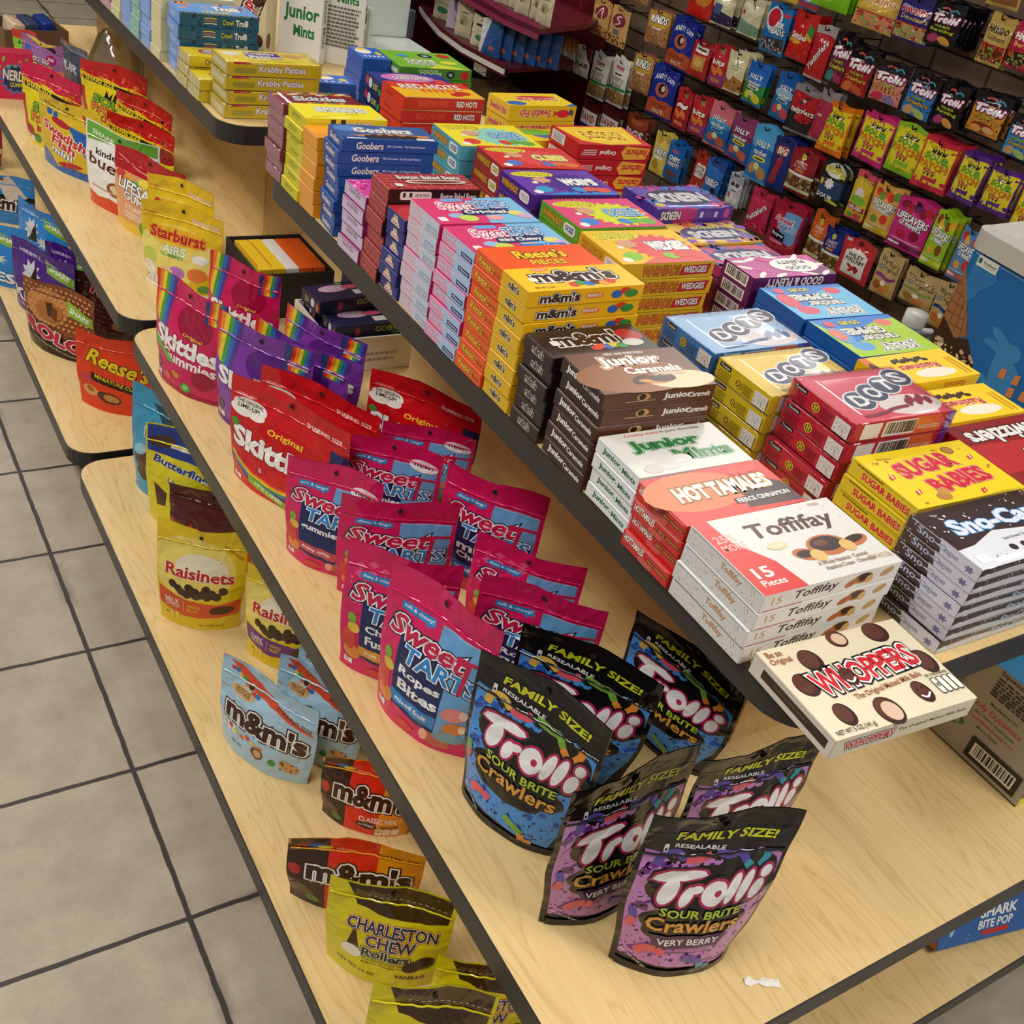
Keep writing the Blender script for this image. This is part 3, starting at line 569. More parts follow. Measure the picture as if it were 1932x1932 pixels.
a = [R('e2a070', 0, 0, 1, .72), R('b81c26', 0, .72, 1, 1), W('e0a0a0', [(.05, .9), (.4, .78), (.95, .8)], .012), T('SHARING SIZE', 'f0b0a0', .8, .84, .3, .04), [E(('d8403a', 'e8a03a', '6aa84a', 'e8d04a')[i % 4], .1 + .12 * i, .66 - .03 * (i % 3), .08, .06) for i in range(8)], T('LIFESAVERS', 'f4f2ee', .5, .54, .86, .14, o='1c2430', ow=.05, b=.05, a=-4), T('GUMMIES', 'f4f2ee', .48, .42, .62, .1, o='1c2430', ow=.05, b=.06, a=-4), T('5 FLAVORS', 'f4f0e8', .4, .31, .4, .06, b=.03), [R('e8e2d0', .2, .24 - .03 * i, .6, .255 - .03 * i) for i in range(3)], R('e8c03a', 0, 0, 1, .12), E('4a9a3a', .6, .12, .16, .12)]
pouch_design('ring_gummy', 'c02028', a, .2, .182, .055, gus='d8a830')
a = [R('efeeea', 0, .1, 1, 1), P('6ab23c', (.02, .99), (.98, .99), (.98, .86), (.5, .84), (.02, .78)), T('SHARE', 'f4f6ee', .25, .88, .3, .06, b=.04, a=-6), T('kinder', '1a1414', .34, .68, .36, .08, b=.04), T('bueno', '5a1c18', .42, .55, .72, .14, b=.03, a=-4), E('8a5030', .5, .3, .14, .09), E('e8d4b0', .5, .31, .09, .05), E('7a3a22', .82, .78, .1, .07), R('c8a070', .1, .24, .5, .26), P('d8441c', (0, 0), (1, 0), (1, .13), (.8, .17), (.6, .13), (.4, .17), (.2, .13), (0, .17))]
pouch_design('bar_white', 'efeeea', a, .2, .189, .055, gus='c83a14', seal='e8e8e4')
a = [R('dcb828', 0, 0, 1, 1), P('b0242c', (.7, .9), (.98, .85), (.98, .6), (.8, .7)), T('Share Size', '2a2410', .35, .87, .5, .045, b=.02, a=-4), E('2a62b0', .2, .78, .05, .05), E('2a62b0', .3, .76, .04, .05), P('2a62b0', (.5, .7), (.8, .66), (.98, .5), (.98, .2), (.75, .4), (.6, .6)), E('b0242c', .4, .68, .16, .05, -6), T('Swedish', 'c4202c', .46, .52, .72, .13, o='f2efe6', ow=.05, b=.05, a=-10), T('Fish', 'c4202c', .48, .39, .4, .13, o='f2efe6', ow=.05, b=.05, a=-10), T('mini', 'f2f0ea', .46, .27, .36, .09, o='1c3c80', ow=.05, b=.05, a=-8), P('2a62b0', (0, 0), (1, 0), (1, .1), (.6, .12), (.4, .06), (.2, .2), (0, .24)), E('b0242c', .6, .14, .2, .04, 8)]
pouch_design('fish_yellow', 'd8b424', a, .2, .171, .055, gus='1f4c90')
def kids(k, top, body, t1='SHARE SIZE'):
    a = [R(body, 0, 0, 1, .8), P(top, (0, 1), (1, 1), (1, .72), (.8, .76), (.6, .74), (.4, .79), (.2, .77), (0, .83)), S('e8742a', 60, 4, .02, .7, .9, .84, .006, .03), P('201a10', (.05, .76), (.9, .70), (.9, .66), (.05, .70)), T(t1, 'e8dc3a', .3, .725, .44, .06, b=.04, a=-3), P('c02428', (0, .6), (.06, .6), (.1, .2), (0, .1)), E('a82428', .9, .6, .16, .12), S('6a1c20', 30, 9, .8, .5, .99, .7, .008, .02),
         [P('1a1a14', (.38 + .14 * i, .5), (.5 + .14 * i, .5), (.52 + .14 * i, .62), (.46 + .14 * i, .55), (.42 + .14 * i, .64)) for i in range(3)], T('SOUR', '7ab83a', .52, .46, .6, .12, o='1a1a14', ow=.05, b=.06, a=-6), T('PATCH', 'e8803a', .52, .33, .66, .12, o='1a1a14', ow=.05, b=.06, a=-6), T('KIDS', 'd8305a', .5, .21, .4, .08, o='1a1a14', ow=.04, b=.05, a=-6), E('a82c34', .14, .14, .1, .1), E('5a8a3a', .3, .1, .08, .06), facts(.06, .03, .18, 'efe0c0', 2)]
    pouch_design(k, body, a, .2, .18, .055, seal=top, gus='a81c20')
kids('kids_red', 'c42024', 'e6d21c'); kids('kids_pink', 'd0204c', 'e6d21c')
a = [R('d87848', 0, 0, 1, .6), R('9a6aa0', 0, .5, 1, 1), E('a0246c', .75, .68, .12, .1), T('50%', 'f4eef0', .75, .69, .12, .06), E('3f6ab0', .16, .76, .08, .08), T('NOT SO', 'f2efe8', .46, .62, .5, .09, b=.05, o='1a1414'), T('SOUR', 'b8c83a', .5, .48, .7, .16, o='1a1414', ow=.05, b=.06), T('PATCH', 'f2efe8', .55, .3, .7, .12, o='1a1414', ow=.05, b=.06), P('201a14', (.6, .9), (.9, .8), (.8, .94)), P('e8d83a', (.1, .98), (.9, .99), (.5, .88))]
pouch_design('kids_purple', '9a6aa0', a, .16, .144, .05)
a = [R('4a5468', 0, 0, 1, 1), T('PUR', 'c8ccd4', .5, .5, .6, .18, b=.06), R('7a8498', 0, .86, 1, .9), E('b87060', .3, .95, .1, .04)]
pouch_design('grey_blue', '4a5468', a, .18, .126, .05)
a = [R('7ab83c', 0, .4, 1, .7), R('c43a30', 0, .7, 1, 1), R('e0c83c', 0, 0, 1, .4), E('d8402c', .3, .2, .2, .14), E('efe0a0', .7, .25, .14, .1), [P('1a1a14', (.3 + .14 * i, .55), (.42 + .14 * i, .55), (.36 + .14 * i, .7)) for i in range(4)]]
pouch_design('melon_green', 'd84a30', a, .13, .1, .05)

# ---------------------------------------------------------------- artwork of the cartons (top: x along the box, y away from the front)
def bd(k, c, top=(), front=(), end=(), **kw): BOX[k] = dict(c=c, top=list(top), front=list(front), end=list(end), **kw)
def rows_(c, xs, ys, rx, ry, seed=1):
    r = random.Random(seed); return [E(c if isinstance(c, str) else r.choice(c), x + r.uniform(-.02, .02), y + r.uniform(-.03, .03), rx, ry, r.uniform(0, 90), 10) for x in xs for y in ys]
WD = 'e9e6df'
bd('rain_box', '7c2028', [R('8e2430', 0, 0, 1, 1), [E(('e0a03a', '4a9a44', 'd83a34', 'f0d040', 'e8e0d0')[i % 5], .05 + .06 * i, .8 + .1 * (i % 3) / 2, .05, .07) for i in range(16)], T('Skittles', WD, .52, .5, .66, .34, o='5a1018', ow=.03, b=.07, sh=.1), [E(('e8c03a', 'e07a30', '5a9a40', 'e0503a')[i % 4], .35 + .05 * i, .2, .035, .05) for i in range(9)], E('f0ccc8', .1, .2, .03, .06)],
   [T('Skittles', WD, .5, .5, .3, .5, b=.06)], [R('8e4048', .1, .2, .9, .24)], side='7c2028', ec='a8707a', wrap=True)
bd('lemon_box', 'f0dc1c', [R('f3e01e', 0, 0, 1, 1), P('f7ea60', (.1, .1), (.6, .2), (.5, .02)), T('LEMONHEAD', 'f0ead0', .55, .62, .62, .3, o='2a5a9a', ow=.05, o2='f4f4ee', b=.07), R('b8a414', .55, .3, .7, .33), R('b8a414', .1, .12, .3, .15), R('d8d8cc', .9, .06, .96, .2)],
   [T('LEMONHEAD', WD, .6, .5, .4, .5, o='2a5a9a'), R('2a2a2a', .3, .6, .36, .95), R('2a2a2a', .42, .6, .48, .95)], [T('LEMONHEAD', '8a8a20', .5, .6, .5, .25), R('8a8a20', .2, .3, .6, .36)], side='e8cf2a', ec='c9c428', seam='a8a41c')
bd('dud_box', 'f09a18', [R('f3a01c', 0, 0, 1, 1), T('MILK DUDS', '5a2a10', .6, .5, .7, .4, b=.05)], [T('MILK DUDS', '5a2a10', .6, .5, .5, .5)], [], ec='de9a3a', seam='f0bc6a')
bd('goob_box', '1c4688', [P('3a5a9a', (0, .2), (1, .25), (1, 1), (0, 1)), P('d8864a', (.1, .3), (.5, .42), (.95, .4), (.95, .26), (.3, .2)), E('5a86c8', .15, .75, .14, .2), T('Goobers', WD, .5, .66, .6, .34, o='1a1c3a', ow=.05, o2='c8cce0', b=.06, sh=.1), [E('3a2014', .3 + .06 * i, .22 + .05 * (i % 2), .05, .09, i * 30) for i in range(9)], R('efeeea', .78, .06, .97, .18), R('e8e8e8', .05, .04, .25, .1)],
   [T('Goobers', WD, .28, .5, .28, .56, b=.03, sh=.15, o='8a4a2a', ow=.02), T('Milk Chocolate · Dry Roasted Peanuts', 'd8dce8', .66, .5, .4, .22, b=.02)], [T('Goobers', WD, .48, .52, .62, .5, b=.03, sh=.15, o='8a4a2a', ow=.02)], side='1f4c94', ec='27509a')
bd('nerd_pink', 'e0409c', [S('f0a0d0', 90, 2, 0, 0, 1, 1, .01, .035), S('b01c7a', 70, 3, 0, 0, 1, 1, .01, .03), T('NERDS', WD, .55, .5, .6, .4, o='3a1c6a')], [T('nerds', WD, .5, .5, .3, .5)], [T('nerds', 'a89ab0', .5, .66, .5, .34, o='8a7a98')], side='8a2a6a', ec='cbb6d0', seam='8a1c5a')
def bricks(c, nx, ny):
    o = []
    for j in range(1, ny): o.append(R(c, 0, j / ny - .012, 1, j / ny + .012))
    for j in range(ny):
        for i in range(nx + 1):
            x = (i + .5 * (j % 2)) / nx
            if 0 < x < 1: o.append(R(c, x - .006, j / ny, x + .006, (j + 1) / ny))
    return o
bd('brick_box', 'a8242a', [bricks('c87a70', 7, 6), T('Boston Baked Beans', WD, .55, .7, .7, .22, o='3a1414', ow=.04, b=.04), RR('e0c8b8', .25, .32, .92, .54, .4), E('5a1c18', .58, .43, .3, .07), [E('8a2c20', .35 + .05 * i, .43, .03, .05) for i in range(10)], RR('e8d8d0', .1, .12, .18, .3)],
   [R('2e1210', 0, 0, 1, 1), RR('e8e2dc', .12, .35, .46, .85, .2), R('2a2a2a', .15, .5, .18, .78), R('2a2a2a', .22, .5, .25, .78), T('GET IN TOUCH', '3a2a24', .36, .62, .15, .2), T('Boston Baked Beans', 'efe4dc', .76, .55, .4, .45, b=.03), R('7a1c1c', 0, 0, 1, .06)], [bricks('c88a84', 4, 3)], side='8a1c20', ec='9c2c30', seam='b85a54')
bd('crunch_box', '252a72', [R('c02430', 0, 0, .5, 1), P('f4f0e8', (.1, .1), (.4, .2), (.3, .3), (.1, .2)), E('3a2018', .3, .6, .12, .2)], [T('BUNCHA CRUNCH', WD, .5, .5, .6, .5)], [P('d8c8a8', (.36, .42), (.66, .42), (.6, .82), (.42, .82)), T('BUNCHA', '8a6a2a', .51, .68, .26, .16), P('e8d8d4', (.28, .14), (.76, .14), (.72, .46), (.32, .46)), T('CRUNCH', 'b82430', .52, .3, .4, .22, b=.05)], ec='2a2f78')
def tart_box(k, l, blu, band=None):
    bd(k, 'd23c7c', [R('d8386e', 0, 0, 1, 1), P('7fbce4', (.5, 0), (1, 0), (1, 1), (.6, 1)), RR('6aa6dc', .26, .86, .48, .98), T('Sweet', 'f4dce4', .34, .68, .34, .3, o='c41f4e', ow=.07, o2='f4f2f4', b=.04, sh=.2), T('TARTS', '3a86cc', .68, .72, .36, .28, o='f4f2f4', ow=.07, o2='2a3a6a', b=.05),
       P('1c2a60', (.32, .3), (.82, .34), (.82, .56), (.34, .5)), T(l, WD, .57, .42, .42, .17, b=.06), E('9ab8d8', .25, .3, .08, .1), E('c8d85a', .34, .2, .09, .12), E('f0a0a0', .6, .2, .08, .09), E('e8d878', .86, .36, .08, .1), E('d8a8c8', .92, .24, .07, .1), RR('f2e4e8', .04, .1, .12, .26), [R('1f7ac8', .5, .06, .95, .24), T('mixed fruit', WD, .72, .15, .3, .12)] if band else []],
       [T('SweeTARTS', WD, .4, .5, .4, .5), R('7fbce4', .6, 0, 1, 1)], [P(blu, (.5, 0), (1, 0), (1, 1), (.4, 1)), T('SweeTARTS', 'e8dce4', .38, .62, .6, .34, o='a890a8' if not band else '4a78b8', ow=.04), R('20306a' if band else '8fa0b8', .62, .12, .96, .46), T(l.split()[-1], WD, .79, .28, .28, .2)], side='cf2a6e', ec='cfb8c8' if not band else 'd898b8', seam='d8b0c8')
tart_box('tart_box', 'Original', 'b9c8da'); tart_box('tart_mini', 'mini Chewy', '9ec0e2', 1)
bd('piece_box', 'ea5012', [R('ee5816', 0, 0, 1, 1), T("Reese's", 'f2c81c', .5, .64, .5, .36, o='3a1a08', ow=.06, b=.06, sh=.05), T('PIECES', 'f2c81c', .5, .28, .34, .2, o='8a3a08', b=.05)], [T("Reese's", 'f2c81c', .4, .5, .3, .6)], [T("Reese's", 'f0c028', .42, .52, .56, .5, o='3a1a08', ow=.05, sh=.15, b=.03), T('PIECES', '7a4a10', .8, .4, .3, .22)], ec='dc5a20', seam='c84a14')
BL = ('d8402c', '3a9a44', '2f6fc0', '4a2818', 'e8a02c')
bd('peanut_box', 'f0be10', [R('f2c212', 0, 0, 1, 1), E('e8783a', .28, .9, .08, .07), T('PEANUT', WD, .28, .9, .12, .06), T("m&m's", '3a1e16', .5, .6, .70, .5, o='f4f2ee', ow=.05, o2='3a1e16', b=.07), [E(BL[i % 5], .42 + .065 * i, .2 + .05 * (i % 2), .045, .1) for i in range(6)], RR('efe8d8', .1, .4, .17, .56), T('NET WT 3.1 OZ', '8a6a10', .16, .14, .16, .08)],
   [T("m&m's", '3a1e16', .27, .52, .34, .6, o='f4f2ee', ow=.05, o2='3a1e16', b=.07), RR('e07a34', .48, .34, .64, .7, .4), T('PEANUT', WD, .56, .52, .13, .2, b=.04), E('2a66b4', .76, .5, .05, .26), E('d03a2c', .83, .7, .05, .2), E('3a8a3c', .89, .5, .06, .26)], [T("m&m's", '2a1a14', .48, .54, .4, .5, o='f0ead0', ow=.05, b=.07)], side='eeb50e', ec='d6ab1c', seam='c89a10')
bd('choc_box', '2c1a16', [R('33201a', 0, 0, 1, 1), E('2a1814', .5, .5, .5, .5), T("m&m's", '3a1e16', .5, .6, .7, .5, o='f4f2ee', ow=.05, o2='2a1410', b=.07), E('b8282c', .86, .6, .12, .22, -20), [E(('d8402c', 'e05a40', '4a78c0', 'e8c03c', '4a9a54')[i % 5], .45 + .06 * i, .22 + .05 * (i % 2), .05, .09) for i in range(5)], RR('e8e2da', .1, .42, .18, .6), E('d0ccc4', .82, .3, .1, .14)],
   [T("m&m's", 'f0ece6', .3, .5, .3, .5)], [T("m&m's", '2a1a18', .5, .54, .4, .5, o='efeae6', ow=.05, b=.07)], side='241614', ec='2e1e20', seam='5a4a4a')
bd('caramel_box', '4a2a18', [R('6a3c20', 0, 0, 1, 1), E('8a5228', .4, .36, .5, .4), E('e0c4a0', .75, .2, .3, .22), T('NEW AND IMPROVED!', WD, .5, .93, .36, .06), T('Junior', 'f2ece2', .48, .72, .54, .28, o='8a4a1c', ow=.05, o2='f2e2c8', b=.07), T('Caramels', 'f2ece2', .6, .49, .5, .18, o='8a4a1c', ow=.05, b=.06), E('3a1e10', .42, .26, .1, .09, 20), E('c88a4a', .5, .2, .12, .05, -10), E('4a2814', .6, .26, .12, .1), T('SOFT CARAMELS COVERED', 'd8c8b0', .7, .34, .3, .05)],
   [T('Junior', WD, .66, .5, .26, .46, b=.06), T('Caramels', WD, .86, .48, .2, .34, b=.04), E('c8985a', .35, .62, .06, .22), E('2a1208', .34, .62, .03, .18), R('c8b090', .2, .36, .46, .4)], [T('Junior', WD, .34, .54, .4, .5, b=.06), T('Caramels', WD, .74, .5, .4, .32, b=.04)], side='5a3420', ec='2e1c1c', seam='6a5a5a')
bd('mint_box', 'eceae4', [R('d9d7d0', 0, 0, 1, 1), T('Creamy mints', 'c83a3a', .34, .92, .3, .09, sh=.2), T('in pure chocolate', '333333', .68, .92, .36, .08, sh=.2), T('Junior', '2a7a3c', .45, .64, .62, .3, o='eceae4', ow=.03, o2='3a8a4c', b=.08), T('Mints', '2a7a3c', .68, .36, .5, .26, o='eceae4', ow=.03, o2='3a8a4c', b=.07), E('cfccc4', .3, .2, .12, .12), E('d8d5cc', .46, .28, .08, .1), E('c4c0b8', .16, .14, .08, .1)],
   [T('Junior Mints', '2a7a3c', .6, .5, .5, .5, b=.06)], [T('Junior.', '22683a', .38, .52, .44, .46, b=.06), T('Mints', '22683a', .78, .48, .3, .34, b=.05)], side='eceae4', ec='d9dce0', seam='c4c8cc')
bd('hot_box', 'c8221c', [R('cf2a20', 0, 0, 1, 1), E('e8703a', .3, .6, .4, .4), P('3a1010', (.55, .1), (1, .05), (1, .35), (.6, .3)), E('2a0c0c', .8, .4, .2, .2), T('HOT TAMALES', 'f4efe6', .52, .58, .78, .3, o='e8a83a', ow=.05, o2='1a0c0c', b=.07, sh=.1), R('1a0c0c', .5, .2, .98, .32), T('FIERCE CINNAMON', WD, .74, .26, .44, .09, b=.04), [E('d8402c', .72 + .08 * i, .86 - .03 * (i % 2), .06, .06, 30) for i in range(3)]],
   [T('HOT TAMALES', WD, .5, .5, .6, .5)], [T('HOTTAMALES', WD, .26, .62, .42, .42, o='1a0c0c', ow=.04, b=.05, sh=.1), R('1a0c0c', .54, .42, .98, .6), T('FIERCE CINNAMON', 'e0b030', .76, .51, .4, .12), LINES('e08a80', .4, .06, .7, .36, 3)], side='c8221c', ec='c42a28', seam='e0a098')
bd('toff_box', 'efece8', [R('d9d6d0', 0, 0, 1, 1), P('cf2c2a', (0, 0), (.3, 0), (.26, .35), (.12, .68), (.1, 1), (0, 1)), T('25%', 'f0b0a8', .1, .74, .14, .1), T('MORE', 'f0b0a8', .11, .62, .16, .09), T('15', WD, .12, .26, .12, .14, b=.04), T('Pieces', WD, .13, .13, .16, .08), T('Toffifay', '4a2418', .58, .72, .62, .26, b=.04, sh=.1), S('9a9690', 60, 3, .3, .5, .95, .95, .002, .004),
   E('b86a34', .66, .4, .14, .14), E('2c1610', .66, .42, .11, .1), E('6a3a20', .63, .44, .05, .04), E('b86a34', .48, .34, .09, .08, -20), E('2c1610', .47, .35, .06, .05), E('b86a34', .86, .38, .1, .07, 10), E('2c1610', .86, .4, .08, .045, 10), E('d8b068', .54, .3, .05, .08, 20), E('d8b068', .78, .34, .05, .08, -30), E('e0c8a0', .36, .52, .07, .05), T('yum!', WD, .36, .52, .08, .05), T('A Whole Hazelnut · Caramel', '8a6a54', .66, .2, .36, .05), T('Hazelnut Cream · Chocolate', '8a6a54', .68, .13, .36, .05), T('NET WT 4.4 OZ (125g)', 'b8a080', .9, .12, .16, .08), T('STORCK', 'c88a80', .86, .94, .08, .04)],
   [T('15', 'c8a070', .1, .54, .07, .4), T('Toffifay', '3a1e16', .38, .52, .32, .6, b=.03, sh=.2), E('b86a34', .72, .56, .07, .3), E('2c1610', .72, .6, .055, .22), E('b86a34', .64, .42, .05, .2, 20), E('d8b068', .77, .42, .03, .24), E('c8a060', .9, .6, .05, .2, 20), R('c0303a', .02, .03, .3, .08)], [T('Toffifay', 'b07a44', .6, .52, .28, .42, sh=.1), S('8a8a88', 60, 4, .02, .1, .95, .9, .003, .007)], side='eceae6', ec='cfcecd', seam='9a9896')
def ball(x, y, rx, ry, a=0, cut=False): return [E('3a1c14', x, y, rx, ry, a), E('5c3226', x - rx * .12, y + ry * .12, rx * .8, ry * .8, a)] + ([E('d8b8a0', x + rx * .15, y - ry * .05, rx * .68, ry * .68, a)] if cut else [])
bd('malt_box', 'eae0c4', [R('e2d7ba', 0, 0, 1, 1), ball(.26, .78, .07, .13), ball(.11, .56, .07, .13), ball(.53, .93, .065, .1, 0, True), ball(.8, .9, .08, .12), ball(.92, .48, .065, .14), ball(.17, .2, .058, .12), ball(.43, .12, .08, .15, 0, True), ball(.72, .2, .055, .12), W('f4f0e8', [(.69, .17), (.72, .14), (.76, .18)], .012), E('1a0c08', .7, .23, .006, .014), E('1a0c08', .735, .24, .006, .014),
   T('WHOPPERS', 'cf2430', .52, .56, .74, .25, o='f4f1ea', ow=.06, o2='181414', b=.05, a=4), ball(.385, .53, .05, .1), W('f4f0e8', [(.355, .5), (.385, .47), (.42, .51)], .012), E('1a0c08', .375, .56, .005, .012), E('1a0c08', .4, .565, .005, .012), T('Be an', '9a5a34', .08, .93, .1, .07, b=.03), T('Original', '9a5a34', .09, .84, .14, .08, b=.03), T('The Original Malted Milk Balls', '9a5a34', .56, .34, .5, .075, a=4, b=.03), T('NET WT 5 OZ (141 g)', '4a3a2a', .16, .045, .26, .06), T('PER 13 PIECE SERVING', '4a3a2a', .9, .33, .16, .03), [[RR('3a332c', .825 + .042 * i, .12, .863 + .042 * i, .30, .4), RR('f2eee2', .828 + .042 * i, .13, .860 + .042 * i, .29, .4)] for i in range(4)], T('140', '2a2420', .844, .22, .026, .05)],
   [T('WHOPPERS', 'cf2430', .25, .5, .34, .4, o='f2efe6', ow=.08, o2='3a2420', b=.05), T('The Original Malted Milk Balls', '6a5a48', .7, .5, .5, .2, b=.02)], [R('33241a', .14, .3, .94, .72), T('CAHAKD0281', '6a5a4a', .5, .52, .4, .1)], side='e6dcc4', ec='cdc4b8', seam='b8ae9c')
bd('blue_box', '2a5ab8', [R('2f62c4', 0, 0, 1, 1), E('f0e8d8', .35, .66, .28, .2), E('e8c03a', .36, .84, .2, .1), E('d8d040', .8, .5, .1, .14), [E(WD, .2 + .16 * i, .25, .05, .06) for i in range(5)]], [R('24509c', 0, 0, 1, 1)], [], ec='2a5ab8')
bd('gob_box', '20285e', [R('28368a', 0, 0, 1, 1), E('d87ab8', .46, .6, .36, .34), T('EVERLASTING', WD, .5, .82, .3, .1), T('GOBSTOPPER', WD, .5, .58, .5, .26, o='4a2a8a', ow=.05, b=.05), E('e04a4a', .85, .4, .08, .14)], [T('GOBSTOPPER', 'd8dc3a', .6, .5, .4, .5)], [E('c82c3c', .12, .6, .08, .3), E('d8d8e8', .32, .5, .1, .34), T('GOBST', 'd0d83a', .62, .42, .3, .4), E('3a9a4a', .88, .3, .07, .24)], ec='1c2250', wrap=False)
bd('gob_open', '181c40', [R('1a1e44', 0, 0, 1, 1), E('d8a0c8', .36, .66, .22, .2), T('EVER', WD, .36, .66, .26, .16, o='2a5ab0', ow=.05), E('d85a7a', .62, .66, .14, .12), R('dcdcdc', .58, .18, .94, .44), E('5ab84a', .5, .9, .05, .06)], [E('b0304a', .3, .5, .04, .3), T('GOBS', 'b8c83a', .7, .6, .3, .4), E('3a8a4a', .85, .3, .05, .3)], [E('d8d8e8', .6, .5, .1, .3), T('SLO', 'c8c83a', .3, .5, .2, .4), E('c0583a', .85, .4, .08, .3)], ec='1c2046')
bd('hots_box', 'c8281c', [R('f0b818', 0, 0, 1, .7), P('d8321c', (0, 1), (1, 1), (1, .6), (.8, .7), (.6, .58), (.4, .68), (.2, .56), (0, .66)), T('RED HOTS', WD, .5, .7, .76, .32, o='c02418', ow=.06, b=.06), [P('e05a1c', (.3 + .08 * i, .5), (.34 + .08 * i, .26), (.37 + .08 * i, .5)) for i in range(6)], E('c82418', .8, .3, .1, .12), E('c82418', .7, .2, .08, .1)],
   [T('BREATHE FIRE!', 'e0482c', .36, .5, .36, .5, b=.05), T('RED HOTS', WD, .78, .5, .26, .46, o='8a1810', ow=.05, b=.06), R('f0c87a', 0, .94, 1, 1)], [R('b02018', .2, .4, .5, .6)], side='c6281e', ec='d8341c', seam='a01c14')
def sour(k, c, top, blob, txt, tc, ec):
    bd(k, c, [R(top, 0, 0, 1, 1), STAR(blob[0], .62, .45, .36, .42, 18, .8), E('f0e048', .28, .82, .24, .12), T('WARHEADS', 'e8dc2c', .28, .80, .42, .17, o='3a2410', ow=.05, b=.07, ar=.04), E(blob[1], .2, .22, .1, .12, 20), E(blob[2], .86, .18, .09, .1), E('f4f0e8', .1, .12, .05, .07), T(txt, tc, .70, .5, .4, .26, o='f4f4ee', ow=.05, o2='2a4a8a' if tc != 'e8dc2c' else '3a1c10', b=.06), E(blob[1], .6, .2, .08, .09, -20), E(blob[2], .72, .22, .08, .08, 20), RR('f4f0e8', .16, .44, .22, .52), STAR('d8a080', .3, .58, .12, .14, 7, .7)],
       [T('WARHEADS', 'd8702c', .42, .52, .40, .6, o='2a1410', ow=.05, b=.06, sh=.1), P('b8242c', (.62, .2), (.94, .24), (.96, .84), (.64, .76)), T(txt, WD, .79, .53, .26, .4, o='4a1414', ow=.04, b=.05)], [T('WARHEADS', 'e0a830', .32, .52, .48, .42, o='3a1a10', ow=.06, b=.06, sh=.1), RR('f0ece4', .62, .2, .9, .8, .4), T(txt, tc, .76, .5, .2, .3, o='3a3a3a')], ec=ec, side=ec)
sour('war_cyan', '62b4c8', 'f0e020', ('8fd0c0', 'd84030', '6aa83a'), 'OOZE', '4a9ad0', '4fa4bc'); sour('war_red', 'cf2c28', 'd8302c', ('e04a4a', '5a78c8', 'e07a30'), 'CUBES', 'e8dc2c', '9c2c28')
sour('war_purple', '5c2c98', '6a34a8', ('4a2088', '3a9ad0', 'e05a3a'), 'WORMS', 'f4f4f0', '4c2488'); sour('war_pink', '5aa42c', 'e0447a', ('d8e020', '3f86d0', '6ab83a'), 'OOZE', '4a9ad0', '68aa34')
sour('war_wedge', 'e0b41c', 'f0c21c', ('e8585a', '8ac83a', 'e0584a'), 'WEDGIES', 'f4f4f0', 'd8ac1c')
BOX['war_purple']['top'].insert(1, P('2f86d0', (.1, 0), (1, 0), (.9, .16), (.4, .12))); BOX['war_wedge']['top'].insert(1, P('e0605c', (.2, 0), (1, 0), (1, .3), (.7, .42)))
def dotbox(k, c, sd, bl, code=True):
    top = [R(c, 0, 0, 1, 1), E('e8d8d0', .7, .25, .3, .2)]
    for i, ch in enumerate('DOTS'):
        x = .3 + .2 * i; y = .42 + .12 * i; top += [E('e6e4e0', x, y, .15, .19, 20), E('3c4258', x, y, .135, .17, 20)]
    for i, ch in enumerate('DOTS'): top.append(T(ch, 'efece6', .3 + .2 * i, .42 + .12 * i, .15, .22, b=.05))
    top += [W(bl, [(.16, .12), (.35, .14), (.5, .2), (.66, .22)], .035), [E(bl, .7 + .05 * i, .28 + .06 * (i % 2), .03, .08, -20) for i in range(5)]]
    end = [RR('1c1a24', .05, .62, .26, .86, .2), T('Tootsie', WD, .155, .74, .17, .14), LINES(bl, .05, .12, .3, .55, 4), E('d8b83a', .44, .45, .06, .22), E('3a3414', .44, .45, .045, .17), RR('d8b83a', .415, .33, .435, .57), RR('d8b83a', .445, .33, .465, .57), LINES(bl, .52, .2, .7, .66, 4), R('d8d4d0', .74, .12, .97, .8), S('9a9694', 40, 6, .76, .18, .95, .75, .004, .012)]
    front = [R(sd, 0, 0, 1, 1), P('e0683a', (.5, .05), (.9, .05), (.86, .95), (.6, .95))] + BAR('3a2a2a', .3, .12, .62, .88, 3) + [R('efe9e0', .08, .14, .26, .9), P('6a2a9a', (.93, 0), (1, 0), (1, 1), (.93, 1)), LINES('e8c8b8', .64, .3, .9, .5, 2)]
    bd(k, c, top, front, end, side=sd, ec=sd, wrap=True, seam=sd)
dotbox('dot_blue', '9ec4e0', '2f78b4', '2a5a8c'); dotbox('dot_yellow', 'ecc83a', 'dcc024', '8a7a14'); dotbox('dot_red', 'd8485a', 'c42438', '8a1428')
